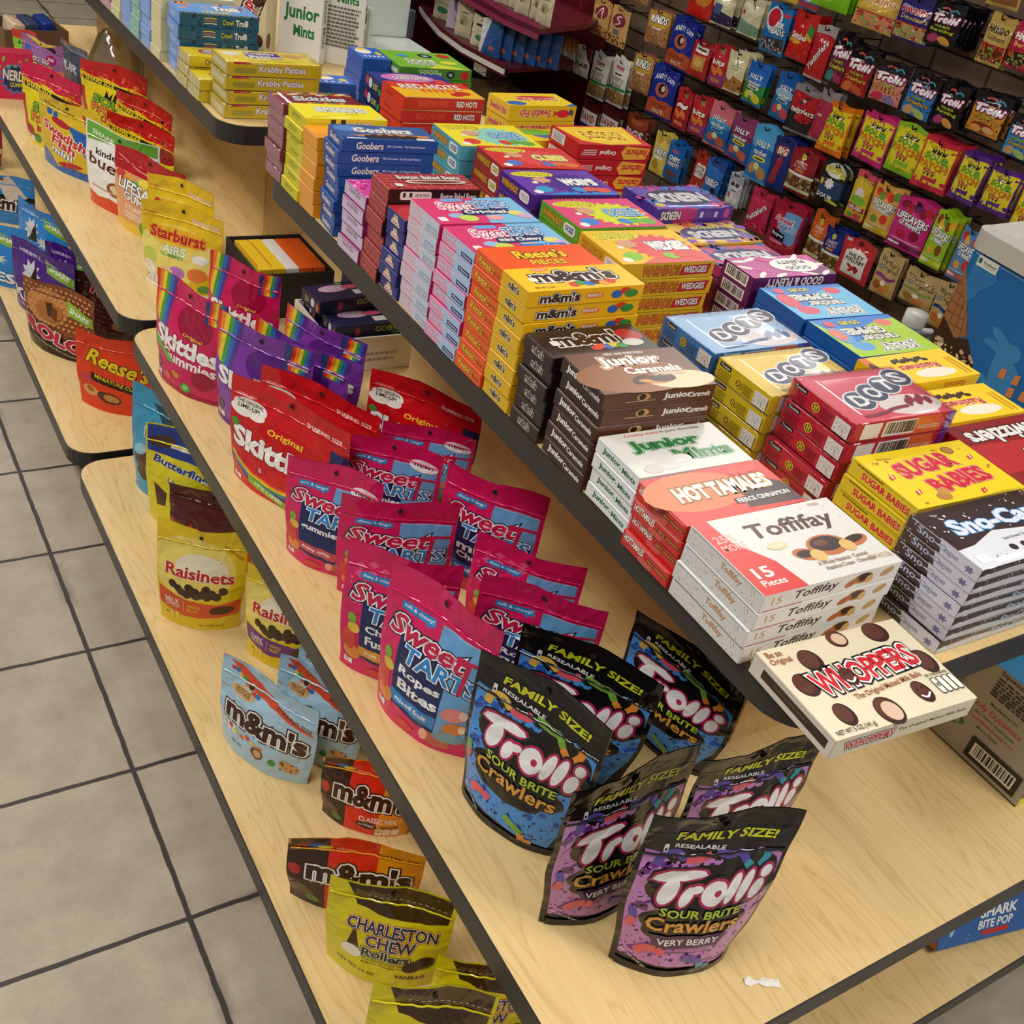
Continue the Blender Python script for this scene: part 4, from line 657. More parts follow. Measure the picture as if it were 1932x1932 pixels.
bd('babies_box', 'e8cc18', [R('ecd01a', 0, 0, 1, 1), T('Delicious', '5a4a10', .2, .88, .12, .04, a=-3), T('SUGAR', 'cf2438', .46, .66, .56, .28, o='f2d8c0', ow=.02, o2='b81c30', b=.08, a=6, ar=.02), T('BABIES', 'cf2438', .58, .33, .56, .28, o='f2d8c0', ow=.02, o2='b81c30', b=.08, a=6, ar=.02), ball(.78, .85, .05, .07), [E('b8803a', .78, .85, .045, .06), E('b8803a', .3, .12, .06, .07), E('c8904a', .34, .2, .05, .06)], [[P('cf2438', (x, y), (x + .05, y + .03), (x + .06, y + .1), (x + .01, y + .07)), P(WD, (x + .02, y + .02), (x + .035, y + .03), (x + .045, y + .09), (x + .03, y + .08))] for x, y in ((.12, .2), (.86, .62), (.62, .04), (.06, .5))], S('cf6a2a', 16, 3, .05, .05, .95, .95, .006, .014)],
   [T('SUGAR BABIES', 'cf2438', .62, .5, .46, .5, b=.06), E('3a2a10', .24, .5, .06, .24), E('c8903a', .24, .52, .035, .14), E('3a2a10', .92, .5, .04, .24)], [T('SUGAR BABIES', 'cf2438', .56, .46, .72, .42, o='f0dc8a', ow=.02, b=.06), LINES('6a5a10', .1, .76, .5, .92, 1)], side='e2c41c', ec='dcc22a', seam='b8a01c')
bd('snow_box', '3a221c', [P('eef0f2', (0, 0), (1, 0), (1, .5), (.7, .42), (.4, .5), (.16, .36), (0, .34)), S(WD, 34, 5, .02, .5, .98, .98, .004, .012), T('Sno-Caps', 'eef6fc', .56, .62, .84, .34, o='5a9ad0', ow=.04, o2='1a2440', b=.07), T('Semi-Sweet Chocolate Nonpareils', '6a6a70', .62, .34, .44, .06), [E('33221c', .4 + .1 * i, .2, .03, .05) for i in range(5)], RR('f8f8f8', .06, .08, .16, .22), S('8a8a94', 20, 9, .2, .08, .4, .2, .002, .005)],
   [P('dfe2e4', (0, .4), (.3, .55), (.6, .4), (1, .55), (1, 0), (0, 0)), S('efefef', 14, 4, .02, .5, .98, .95, .003, .008), T('Sno-Caps', 'c8dcec', .62, .5, .3, .66, o='3a5a80', ow=.03), E('efefef', .06, .3, .03, .2)], [P('d0d0da', (.5, .0), (1, 0), (1, 1), (.44, 1)), T('Sno-', 'b8c4d4', .3, .55, .3, .5, o='3a3a50', ow=.04), T('Caps', 'b8c4d4', .58, .45, .26, .46, o='3a3a50', ow=.04), STAR('6a7098', .87, .4, .07, .3, 6, .5), S(WD, 12, 3, .05, .1, .45, .95, .004, .012)], side='43332c', ec='43302c', wrap=True, seam='c8c8cc')
bd('green_box', '5a9a2c', [R('7ab82c', 0, 0, 1, 1), P('d8d838', (.05, .95), (.6, 1), (.4, .7)), T('BUILDING', WD, .62, .76, .4, .14, o='4a6a2a'), T('BLOCKS', WD, .6, .58, .4, .2, o='4a6a2a', ow=.04, b=.06), E('1c2a4a', .42, .25, .1, .12), T('90', WD, .42, .25, .08, .1), E('c82c24', .14, .2, .1, .12), E('e8d83a', .2, .6, .12, .1), E('3a9ad0', .75, .3, .08, .08)],
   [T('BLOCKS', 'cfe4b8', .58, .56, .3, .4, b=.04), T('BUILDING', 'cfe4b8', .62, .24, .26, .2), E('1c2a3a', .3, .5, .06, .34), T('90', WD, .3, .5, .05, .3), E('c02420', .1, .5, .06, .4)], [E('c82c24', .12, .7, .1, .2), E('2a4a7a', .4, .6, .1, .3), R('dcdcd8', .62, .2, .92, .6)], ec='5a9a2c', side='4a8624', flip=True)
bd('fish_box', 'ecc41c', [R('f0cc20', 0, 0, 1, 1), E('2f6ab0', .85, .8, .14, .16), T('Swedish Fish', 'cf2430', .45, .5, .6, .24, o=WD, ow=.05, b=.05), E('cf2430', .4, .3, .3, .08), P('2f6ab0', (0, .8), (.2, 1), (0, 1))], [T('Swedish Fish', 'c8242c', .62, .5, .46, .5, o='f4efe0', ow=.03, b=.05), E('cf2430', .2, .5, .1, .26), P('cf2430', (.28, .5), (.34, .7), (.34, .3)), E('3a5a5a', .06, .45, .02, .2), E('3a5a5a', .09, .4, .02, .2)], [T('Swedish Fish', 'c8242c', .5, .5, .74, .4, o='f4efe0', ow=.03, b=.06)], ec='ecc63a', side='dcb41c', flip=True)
bd('patch_box', 'f0d020', [R('f0d020', 0, 0, 1, 1), E('2f6ac0', .5, .5, .3, .3), E('6ab83c', .3, .7, .25, .25), R('d84a3a', .6, .8, 1, 1)], [], [], ec='d8b81c')
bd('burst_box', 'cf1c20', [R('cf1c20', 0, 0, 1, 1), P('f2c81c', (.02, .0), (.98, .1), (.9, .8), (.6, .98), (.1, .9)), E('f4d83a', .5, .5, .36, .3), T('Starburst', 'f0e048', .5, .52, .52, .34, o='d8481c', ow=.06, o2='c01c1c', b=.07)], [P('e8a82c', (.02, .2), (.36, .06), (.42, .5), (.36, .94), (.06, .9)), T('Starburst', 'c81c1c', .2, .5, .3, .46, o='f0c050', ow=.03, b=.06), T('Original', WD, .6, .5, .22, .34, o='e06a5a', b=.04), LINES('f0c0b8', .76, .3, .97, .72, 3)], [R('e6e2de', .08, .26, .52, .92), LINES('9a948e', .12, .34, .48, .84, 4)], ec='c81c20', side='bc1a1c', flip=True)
bd('nerd_purple', '6a4ab0', [S('e04a90', 30, 3, .0, .0, 1, 1, .02, .07), S('3a86d8', 30, 4, 0, 0, 1, 1, .02, .06), E('221c58', .5, .5, .42, .34), T('NERDS', WD, .5, .5, .72, .4, o='1a1648', ow=.04, b=.09), E('d8d040', .9, .8, .06, .08)], [R('5a3a9a', 0, 0, 1, 1), R('c02a78', .5, 0, .8, 1), T('NERDS', WD, .84, .5, .26, .6, o='221c48', b=.06), E('e05a9a', .07, .45, .04, .34), R('d8d0e8', .2, .3, .24, .7), R('d8d0e8', .4, .3, .44, .7)], [], ec='5a3a9a', wrap=True, flip=True)
bd('nerd_rain', 'f0c83a', [S('e8783a', 30, 3, .0, .0, 1, 1, .03, .08), S('8a5ab8', 20, 4, 0, 0, 1, 1, .03, .08), E('1f2c68', .5, .5, .42, .34), T('NERDS', WD, .5, .56, .66, .34, o='1a2458', ow=.04, b=.09), T('RAINBOW', 'e8e03a', .5, .24, .4, .14, b=.05), E('8a78b8', .1, .7, .1, .16)], [], [], ec='c84a70', wrap=True, flip=True)
bd('nerd_pinkblue', 'd8487a', [S('3a66c0', 40, 3, .0, .0, 1, 1, .03, .07), E('2a2468', .5, .5, .44, .34), T('NERDS', WD, .5, .5, .72, .38, o='1a1648', ow=.04, b=.09), E('e8d83a', .1, .8, .08, .1)], [], [], ec='b0306a', wrap=True, flip=True)
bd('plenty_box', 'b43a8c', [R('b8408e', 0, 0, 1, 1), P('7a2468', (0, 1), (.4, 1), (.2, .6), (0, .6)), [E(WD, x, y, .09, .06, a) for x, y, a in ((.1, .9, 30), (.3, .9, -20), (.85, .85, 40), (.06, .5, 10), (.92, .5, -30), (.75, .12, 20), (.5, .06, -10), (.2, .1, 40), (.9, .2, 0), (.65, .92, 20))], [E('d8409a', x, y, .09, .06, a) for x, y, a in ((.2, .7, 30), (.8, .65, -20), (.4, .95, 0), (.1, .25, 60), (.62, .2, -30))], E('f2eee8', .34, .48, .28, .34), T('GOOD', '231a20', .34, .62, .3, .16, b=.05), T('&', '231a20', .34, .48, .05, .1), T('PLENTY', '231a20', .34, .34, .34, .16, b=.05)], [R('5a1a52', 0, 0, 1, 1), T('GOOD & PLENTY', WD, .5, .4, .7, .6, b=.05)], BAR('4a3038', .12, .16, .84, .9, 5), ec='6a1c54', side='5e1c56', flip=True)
def jolly(k, c2, c3, c4):
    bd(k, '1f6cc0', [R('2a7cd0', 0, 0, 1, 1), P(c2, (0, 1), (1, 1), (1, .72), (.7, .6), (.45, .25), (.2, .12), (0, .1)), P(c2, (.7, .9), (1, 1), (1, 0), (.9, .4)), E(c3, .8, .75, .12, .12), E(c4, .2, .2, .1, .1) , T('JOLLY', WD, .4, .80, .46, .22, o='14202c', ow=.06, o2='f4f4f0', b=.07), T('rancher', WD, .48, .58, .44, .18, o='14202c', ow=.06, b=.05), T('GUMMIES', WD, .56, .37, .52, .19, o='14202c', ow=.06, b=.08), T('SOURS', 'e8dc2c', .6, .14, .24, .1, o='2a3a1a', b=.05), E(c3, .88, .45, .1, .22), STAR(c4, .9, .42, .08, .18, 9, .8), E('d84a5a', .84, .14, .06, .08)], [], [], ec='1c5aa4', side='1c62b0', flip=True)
jolly('jolly_blue', '6ab8e4', 'd84a6a', 'd84a5a'); jolly('jolly_green', 'a8cc34', '5aa0d8', 'e0786a')
bd('rais_box', 'f0c81c', [R('f4ce20', 0, 0, 1, 1), P('e0662c', (.9, 1), (1, 1), (1, .0), (.92, 0)), E('f2ead6', .42, .74, .24, .15), T('Raisinets', 'c8242a', .5, .50, .46, .2, o='f4ecd8', ow=.03, b=.05), [E('3a2418', .34 + .045 * i, .28 - .03 * ((i * 5) % 3), .04, .05, i * 30) for i in range(9)], R('d8a01c', .1, .3, .12, .9), R('d8a01c', .05, .3, .07, .9), E('3a2016', .96, .4, .04, .2)], [T('Raisinets', 'c06a1c', .3, .5, .26, .46, b=.04), R('e0b418', 0, .46, .16, .5)], [], ec='e8bc18', side='ecc420', flip=True)
bd('twist_box', 'b8242c', [R('b8282c', 0, 0, 1, 1), P('8a1418', (0, 0), (1, 0), (1, .4), (0, .5)), T('twizzlers', WD, .5, .3, .8, .3, o='1a1010', ow=.05, b=.06), T('Bites', WD, .4, .72, .3, .2, b=.06, o='5a1010'), E('d8c8c0', .25, .9, .1, .06)], [T('Cherry', WD, .3, .5, .3, .6)], [], ec='a01c24', flip=True)
bd('troll_box', '2f74c0', [R('3a86d0', 0, 0, 1, 1), S('e07a3a', 18, 3, .05, .5, .9, .98, .02, .06), T('Trolli', WD, .66, .6, .34, .36, o='14202c', ow=.05, b=.07), T('CRAWLERS', 'e8d83a', .5, .26, .36, .16, o='1a1a1a'), R('14202c', 0, 0, 1, .12)], [R('1f5a74', 0, 0, 1, 1), S('16384a', 40, 2, 0, 0, 1, 1, .01, .03), T('Trolli', 'f0ece8', .78, .5, .16, .5, o='14202c', ow=.05, b=.06), T('Crawl', 'c8cc3a', .6, .5, .14, .4, o='14202c'), [W(('e8d0a0', 'e0604a', 'e8c84a')[i], [(.3, .3 + .2 * i), (.38, .35 + .2 * i), (.46, .3 + .2 * i)], .012) for i in range(3)]], [R('7a9ed8', .02, .04, .98, .96), T('Trolli', 'b8cce8', .4, .5, .4, .4, sh=.2)], ec='6f94d4')
bd('patty_box', 'e8cc1c', [R('ecd224', 0, 0, 1, 1), RR('5a2c8a', .28, .4, .66, .9, .3), T('Krabby', WD, .46, .76, .32, .2, o='3a1c6a'), T('Patties', WD, .48, .52, .34, .22, o='3a1c6a', b=.06), E('d8985a', .8, .7, .12, .14), E('f0e8e0', .14, .7, .1, .12), T('GUMMY CANDY', 'b8a010', .5, .2, .5, .08)], [RR('c02a2c', .06, .84, .24, 1), RR('a09a30', .07, .2, .3, .6, .3), T('Krabby Patties', 'f2ece6', .58, .5, .5, .6, o='5a4a4a', ow=.05, b=.05)], [R('d8d0a0', .1, .3, .9, .7)], side='d2b41e', ec='cfb85a', wrap=True)
bd('charl_box', 'e8cc18', [R('ecd21c', 0, 0, 1, 1), RR('c82430', .2, .3, .8, .8, .4), RR('f0ece0', .24, .36, .76, .74, .4), T('CHARLESTON', '1c2048', .5, .55, .5, .24, b=.05), T('VANILLA', '8a7a10', .5, .14, .3, .1)], [T('CHEW', '1c2048', .3, .5, .2, .5)], [S('f0f0f0', 30, 4, 0, 0, 1, 1, .01, .05)], ec='d8c878', wrap=True)
for k, c, t in (('end_blue', '86a8e0', 'd8e4f4'), ('end_green', '8fbcae', 'cfe4d8'), ('end_pink', 'c898b4', 'e8ccd8'), ('end_yellow', 'd8d0a4', 'e8e4d0'), ('end_deep', '5a86c8', 'c8d8ec')):
    bd(k, c, [R(t, 0, 0, 1, 1), E('d87a3a', .5, .5, .3, .3), E('5a9a4a', .3, .4, .1, .2)], [R(c, 0, 0, 1, 1)], [R(t, .1, .3, .6, .34)], ec=c)
bd('upright_yellow', 'e8c428', [R('ecc82c', 0, 0, 1, 1), R('d8602a', .0, .1, .1, .9)], [], [], ec='e8c428'); bd('upright_white', 'e8e4de', [], [], [], ec='e8e4de'); bd('upright_orange', 'e8601c', [], [], [], ec='e8601c')
bd('purple_tall', '2a2c6a', [R('2a2c6a', 0, 0, 1, 1)], [R('5a3a8a', .3, 0, 1, 1)], [R('3a62a8', .5, .1, .95, .95)], ec='2a4c8a')

# ---------------------------------------------------------------- artwork of the bags hanging on the candy wall
def wb(k, c, art, back=None, seal=None, **kw): BAG[k] = dict(c=c, art=art, w=.11, h=.14, d=.03, kind='peg', ph=(len(BAG) * 1.91) % 6, back=back or c, seal=seal or c, **kw)
def nuts(c1, c2, y0, y1, n=40): return [S(c1, n, 3, .06, y0, .94, y1, .03, .07), S(c2, n, 7, .06, y0, .94, y1, .02, .05), S('efe0c0', n // 3, 5, .06, y0, .94, y1, .015, .03)]
wb('w_tanA', 'c79a5c', [E('7a2c38', .5, .66, .36, .18), W('e8dccc', [(.25, .5), (.5, .78), (.62, .5)], .04), R('c8beb4', .3, .3, .6, .42), nuts('a05a2c', '7a3a1c', .06, .28, 16)])
wb('w_tanS', 'cca065', [E('7a3040', .5, .66, .36, .18), W('e4d4c4', [(.62, .78), (.36, .72), (.62, .62), (.36, .54)], .04), R('6a6a70', .34, .3, .66, .44), nuts('8a5a34', '4a3020', .06, .26, 16)])
wb('w_tan3', 'b07a44', [nuts('8a5a2c', 'a8703c', .06, .5, 16)])
wb('w_rind', 'a87a50', [R('c89a3c', .06, .62, .94, .96), E('c89a3c', .5, .62, .44, .1), T('RINDS', 'f0ece4', .5, .74, .7, .22, o='2a2a34', ow=.08, b=.06), nuts('b07844', '8a5830', .08, .5, 20), R('d8c8b4', .3, .46, .7, .52)], seal='8a5a50')
wb('w_fry', '1c2f8e', [R('1c2f8e', 0, .3, 1, 1), S('6a86d8', 14, 4, .1, .6, .9, .95, .01, .03), T('ANDY CAPP', 'eceef2', .5, .74, .8, .1, ar=.06, b=.03), E('b8604a', .5, .55, .26, .14), E('1a1c30', .52, .57, .14, .1), E('d8c0a8', .56, .58, .07, .06), P('b4502c', (0, 0), (1, 0), (1, .3), (.75, .36), (.5, .33), (.25, .38), (0, .3)), T('HOT FRIES', '5a1c14', .5, .24, .62, .07, b=.03), T('·HOT·', 'e8dccc', .5, .12, .5, .09, b=.04)], seal='1c2a80')
wb('w_redchip', 'b42418', [E('d08038', .5, .55, .34, .3), P('c8261c', (0, 0), (1, 0), (1, .25), (0, .3))])
wb('w_orw', 'd8d2ca', [P('e0883a', (.5, 1), (1, 1), (1, .5), (.7, .75)), R('e0883a', 0, 0, 1, .16), T("Reese's", '2a1c14', .5, .62, .66, .12, b=.04), [R('6a6460', .25, .46 - .05 * i, .72, .48 - .05 * i) for i in range(3)], E('8a5030', .36, .28, .2, .12)], seal='dcd6ce')
wb('w_pud', 'd6cdc6', [P('6a2a34', (.4, 1), (1, 1), (1, .5)), T('buddi', '1c1414', .5, .4, .84, .16, b=.05), R('b8a8a0', .2, .6, .6, .7)])
wb('w_pot', 'e2dfd6', [[P('a8323a', (.24 + .1 * i, .84), (.34 + .1 * i, .84), (.3 + .1 * i, .72)) for i in range(5)], R('2a2a2a', .3, .66, .7, .69), T('POTATO', '3a3836', .5, .56, .72, .1, b=.02), T('SKINS', '3a3836', .5, .44, .6, .1, b=.02), R('3a8a54', 0, .34, 1, .4), P('9a7a4c', (0, .04), (1, .04), (1, .3), (.6, .34), (0, .3)), nuts('b08a50', '7a5a30', .06, .28, 14)])
def bits(k, txt, low): wb(k, 'b82430', [R('b82430', 0, 0, 1, 1), RR('8a7a3a', .4, .78, .64, .92, .3), T(txt, 'f0ebe4', .5, .58, .7, .14, b=.05, o='7a1418'), [E('d8803a', .2 + .14 * i, .42 - .05 * (i % 3), .12, .06, 30 * i) for i in range(5)], P(low, (0, 0), (1, 0), (1, .3), (0, .22)), RR('d87a4a', .2, .1, .8, .2, .4)], seal='a82038')
bits('w_bit', 'bits', '8c3a86'); bits('w_chd', '~', 'a01c24')
wb('w_ob', 'b02a2c', [R('e0dcd4', .16, .72, .84, .92), R('4a2a24', .24, .79, .74, .85), P('c88c44', (.16, .2), (.84, .24), (.84, .66), (.16, .62)), E('d8a860', .5, .45, .26, .14)])
wb('w_crm', 'd8d2a8', [W('2a2a22', [(.42, .86), (.52, .76), (.6, .66)], .04), R('8a8468', .3, .62, .8, .64), R('8a8468', .3, .56, .7, .58), P('a8743c', (0, 0), (1, 0), (1, .34), (.5, .42), (0, .36)), E('d8ccb8', .3, .38, .2, .1), nuts('8a5a24', 'c89048', .05, .3, 12)], back='c8c298')
wb('w_crb', 'd0caa6', [P('2a2a4e', (0, 0), (1, 0), (1, .34), (0, .5)), R('4a5a8a', .1, .3, .5, .6), S('b8b8c8', 8, 3, .1, .05, .9, .3, .01, .03)], back='c4be9a')
wb('w_crg', 'd2ccaa', [W('2a2a22', [(.4, .9), (.55, .8), (.64, .7)], .04), P('7a9a80', (0, 0), (1, 0), (1, .3), (0, .4)), E('a03030', .14, .56, .08, .06)], back='c4be9a')
def jr(k, top, mid, low, nub, tag_=None, w2='rancher'):
    wb(k, low, [R(low, 0, 0, 1, 1), R(top, 0, .56, 1, 1), E(mid, .5, .56, .5, .1), T('JOLLY', 'f2f2f2', .48, .66, .62, .14, o='1c2430', ow=.06, b=.05), T(w2, 'f2f2f2', .5, .53, .6, .1, o='1c2430', ow=.06, b=.04), RR(tag_ or mid, .24, .38, .78, .46, .3), R('2a2a2a', .32, .40, .7, .43), E(nub, .3, .22, .16, .1, 20), E(nub, .72, .18, .2, .11, -15), E('d8d8a0', .5, .28, .12, .07)], seal=top)
jr('w_jr1', '1f62c0', '2a78d0', '2f8a44', 'e0d03a', 'e8e4dc'); jr('w_jr2', '1f5aa8', '8ab8d8', '1f6a9c', 'c8485a'); jr('w_jrp', 'd0707e', '3a9ad0', '1c64ac', 'b85a40', '5aa8d8'); jr('w_jrv', '8a3a6a', '7a3060', '1c5aa0', 'c86048', 'e8d83a'); jr('w_jrt', '4aa4d8', '1f6ab8', '2a74c0', 'b88a4a', 'e8e03a')
wb('w_nib', '1c1c1e', [R('b01f26', .02, .44, .98, .86), P('4a3434', (.3, .66), (.6, .84), (.66, .8), (.38, .6)), T('twizzlers', 'f0eeea', .5, .5, .84, .14, b=.04, o='1a1a1a'), T('NIBS', 'b8a8a4', .66, .4, .3, .06), E('b01f26', .6, .36, .3, .1), S('2c2c30', 40, 3, .05, .06, .95, .34, .02, .05)], seal='8a8488')
wb('w_twp', 'a02a48', [R('a82c4c', 0, .1, 1, .8), R('c8b8bc', .2, .5, .5, .54), S('c84a68', 20, 3, .1, .1, .9, .8, .02, .05)], seal='90888c')
wb('w_twz', 'b41f2e', [R('b8242c', 0, 0, 1, .84), T('Twizzlers', 'e8e4e2', .45, .45, .95, .17, a=52, b=.05, o='5a1418')], seal='b0a4a4')
wb('w_air', '1f72b4', [E('cfe2ee', .34, .7, .34, .24), E('c02438', .32, .72, .26, .18), T('AIR', 'f4f4f4', .66, .62, .36, .13, o='1a2a4a', ow=.06, b=.05), T('HEADS', 'f4f4f4', .6, .48, .62, .13, o='1a2a4a', ow=.06, b=.05), RR('d83a50', .68, .8, .94, .88, .4), P('2c3440', (.06, .06), (.94, .06), (.94, .36), (.06, .3)), nuts('8a4a4a', 'a0b8c8', .08, .3, 16)])
wb('w_skr', 'bc1c1c', [R('c41e1e', 0, 0, 1, 1), P('3a8a3c', (.7, .8), (.96, .7), (.96, .5), (.8, .5)), P('e0a83a', (.74, .62), (.96, .5), (.96, .44), (.7, .5)), T('Skittles', 'f2efe8', .44, .5, .7, .14, o='8a1210', ow=.04, b=.06), E('e0b03a', .3, .38, .3, .05), S('e85a40', 14, 3, .1, .06, .9, .4, .02, .04)])
wb('w_big', '1c2f74', [R('1c2f74', 0, 0, 1, 1), E('8a3a3a', .45, .74, .34, .1), T('BIG', 'e8dccc', .46, .74, .46, .14, b=.07, o='8a2a2a', ow=.05), P('9a2430', (.2, .1), (.5, .1), (.66, .56), (.4, .6)), E('b82838', .5, .56, .14, .06)], back='1a3a8c')
wb('w_dav', '5a1c24', [R('5a1c24', 0, .6, 1, 1), R('e4e0dc', .04, .2, .96, .66), T('DAVID', 'b02430', .5, .44, .8, .26, b=.05), R('1c3c78', 0, 0, 1, .2)])
wb('w_bigs', '7a3020', [R('8a3c24', 0, .6, 1, 1), T('BiGS', 'e6e0da', .5, .36, .86, .36, b=.08, o='3a1c14'), E('b05a30', .5, .8, .3, .1)])
wb('w_org', 'd8c25a', [E('c09a40', .3, .8, .16, .1), E('c09a40', .7, .86, .14, .1), T('OREO', 'f2f2f4', .52, .54, .78, .15, o='1c2c6a', ow=.08, b=.06), R('e8e8e8', .24, .38, .76, .44), E('b88a34', .4, .24, .2, .12), R('e2c83a', 0, 0, 1, .1)])
wb('w_chp', '1c62b0', [T('CHIPS', 'f0ece8', .52, .58, .7, .13, o='2a2430', ow=.06, b=.06), T('AHOY!', 'f0ece8', .52, .44, .7, .14, o='2a2430', ow=.06, b=.06), R('c83a44', .3, .72, .6, .78), E('6a4a30', .5, .18, .34, .08)])
wb('w_nut', 'a8301c', [RR('e4dcd4', .2, .42, .84, .74, .3), T('NUTTER', '2a1c24', .52, .64, .56, .1, b=.04), T('BUTTER', '2a1c24', .52, .52, .56, .1, b=.04), nuts('c8622c', 'b84a20', .08, .3, 12)])
wb('w_orb', '2a6ab4', [T('OREO', 'f2f2f4', .5, .42, .8, .14, o='1c2c6a', ow=.08, b=.06), R('c8d0d8', .2, .3, .8, .36), E('2a2428', .7, .18, .14, .1), R('6a9ad0', 0, 0, 1, .1), P('1c4a94', (0, 1), (1, 1), (1, .7), (.3, .8))])
wb('w_wht', 'c4c6cc', [R('9aa0a8', 0, .72, 1, .96), R('3a3c48', .16, .62, .8, .72), [E('e8e6e2', .3 + .2 * i, .2 + .06 * (i % 2), .2, .12) for i in range(3)], R('3a3c44', .3, .48, .7, .51), E('a8703c', .3, .34, .12, .08)])
wb('w_twk', 'c02c54', [T('Twizzlers', 'ece8e8', .45, .45, .95, .16, a=42, b=.05, o='5a1428'), nuts('a82a44', 'd84a68', .04, .2, 14)])
wb('w_swr', 'a81c3c', [P('6a9cd0', (.4, .82), (.92, .82), (.92, .2), (.4, .3)), T('Sweet', 'b81c44', .44, .66, .6, .11, o='efeaea', ow=.07, b=.04, sh=.2), T('TARTS', '3a7ec4', .56, .53, .6, .11, o='efeaea', ow=.07, b=.04), P('1a1c34', (.14, .44), (.62, .4), (.62, .24), (.14, .28)), T('Ropes', 'efeef0', .38, .35, .4, .09, b=.04), R('d87aa0', .14, .18, .6, .24), W('b83a40', [(.1, .12), (.4, .1), (.8, .18), (.95, .3)], .06)])
def trail(k, c): wb(k, c, [R(c, 0, .46, 1, 1), E('b8c44a', .42, .82, .09, .07), T('SWEET', 'e8c8b8', .44, .68, .46, .08, b=.02), T('& SALTY', 'e8c8b8', .44, .6, .5, .06, b=.02), R('d88a40', .3, .5, .62, .55), R('e6e4da', 0, .40, 1, .46), P('5a4024', (0, .14), (1, .14), (1, .4), (0, .4)), nuts('a88454', '6a4426', .15, .39, 22), R('c8d8a8', 0, .06, 1, .13)])
trail('w_trr', '8e1f2c'); trail('w_tro', 'c85a20'); trail('w_trb', '1c2a78')
wb('w_whs', '1c2420', [E('d8d8d0', .5, .8, .4, .16), T('WARHEADS', 'd8cc2c', .5, .76, .84, .16, o='2a2410', ow=.05, b=.06, ar=.05), P('2a4470', (.06, .16), (.94, .2), (.94, .6), (.06, .56)), STAR('e8e0d8', .46, .48, .2, .14, 8, .7), T('SOUR', 'e8e8e4', .42, .16, .66, .13, b=.06, o='2a2a2a'), R('d8b82c', .06, .4, .2, .54), E('d8c83c', .7, .06, .24, .06)])
wb('w_wed', 'd8b42c', [T('WARHEADS', 'e8d83a', .5, .8, .84, .14, o='4a3a10', ow=.05, b=.06, ar=.04), STAR('d8cfc8', .5, .56, .3, .16, 8, .7), E('7ab83a', .5, .42, .4, .1), P('a8242c', (.06, .34), (.94, .3), (.94, .18), (.06, .22)), T('WEDGIES', 'f0ece6', .5, .26, .74, .09, b=.05), E('c84a44', .7, .1, .2, .06), E('6aa83a', .3, .1, .2, .05)], seal='d8506a')
def lf(k, c1, c2, low, n): wb(k, c1, [R(c1, 0, 0, 1, 1), [E(c2[i % len(c2)], .2 + .16 * i, .84 - .05 * (i % 2), .13, .09) for i in range(5)], T('LIFESAVERS', 'f2f2f0', .5, .62, .9, .14, o='1c1c20', ow=.06, b=.05, a=-4), T('GUMMIES', 'f2f2f0', .5, .5, .66, .09, o='1c1c20', ow=.06, b=.05, a=-4), E(c2[0], .7, .34, .13, .1), E(c2[1], .34, .3, .14, .08), R('e0dcd8', .1, .18, .9, .195), R(low, 0, 0, 1, .14), RR('e6e2da', .06, .07, .4, .12, .3)])
lf('w_lf5', 'e0a850', ('d83a2c', '6a9a3a', 'e0602c'), 'd8c02c', ''); lf('w_lfp', 'c82c7a', ('8a1c3a', 'b8243c', '6a2a6a'), '7a1c54', ''); lf('w_lfg', '9ac024', ('8a4a24', 'e0b02c', '6a9a2c'), 'c8d83a', ''); lf('w_lfb', '5a86b8', ('c83a3a', 'e0a83a', '4a8ad0'), 'd86a5a', '')
wb('w_wil', 'c02f38', [P('e4ddd2', (.16, .1), (.84, .1), (.84, .66), (.66, .74), (.34, .74), (.16, .66)), T('WILEY', '1c1a1a', .5, .6, .48, .1, b=.05), T('WALLABY', '1c1a1a', .5, .49, .62, .1, b=.05), W('b02430', [(.34, .36), (.5, .3), (.6, .34), (.7, .26)], .09), W('b02430', [(.42, .2), (.56, .3), (.66, .2)], .08), RR('d8d0c8', .06, .88, .22, .96, .3)])
def wer(k, band, low, big=0): wb(k, 'b4935a', [R('bfa06a', 0, 0, 1, 1), T("Werther's", '2a2018', .5, .76, .84, .14, b=.02, a=-6), T('Original', '2a2018', .58, .62, .66, .13, b=.02, a=-6), E('8a8a84', .2, .62, .12, .07), W(band, [(.06, .44), (.35, .46), (.7, .4), (.94, .46)], .09), E(low, .3, .22, .2, .1), E('d88a3a', .62, .16, .22, .1, 20), E('efe6d8', .52, .3, .1, .06)])
wer('w_wec', '8a3a78', 'a85a24'); wer('w_weg', '7a9a4a', '9a7a34'); wer('w_weo', '1c3a7a', 'c8742c')
def trol(k, top, pan, sub, subc, fr, l2=None):
    wb(k, top, [R(pan, .04, .02, .96, .72), S('1a1618', 40, 3, .04, .1, .96, .74, .01, .04), P(top, (0, .74), (.25, .68), (.5, .75), (.75, .68), (1, .74), (1, 1), (0, 1)), W('d8604a', [(.3, .84), (.45, .88), (.6, .82)], .05), W('4a9ab8', [(.55, .8), (.7, .86), (.82, .8)], .05), bubble_logo(.5, .62, .84, .22, 10), T('SOUR BRiTE', 'b7cc3c', .5, .45, .5, .06, o='151315', ow=.06, b=.04), T(sub, subc, .5, .35, .76, .1, o='151315', ow=.06, b=.04), fr], seal=top)
FR = lambda a, b: [E(a, .3, .16, .2, .1, 20), E(b, .66, .14, .2, .09, -20)]
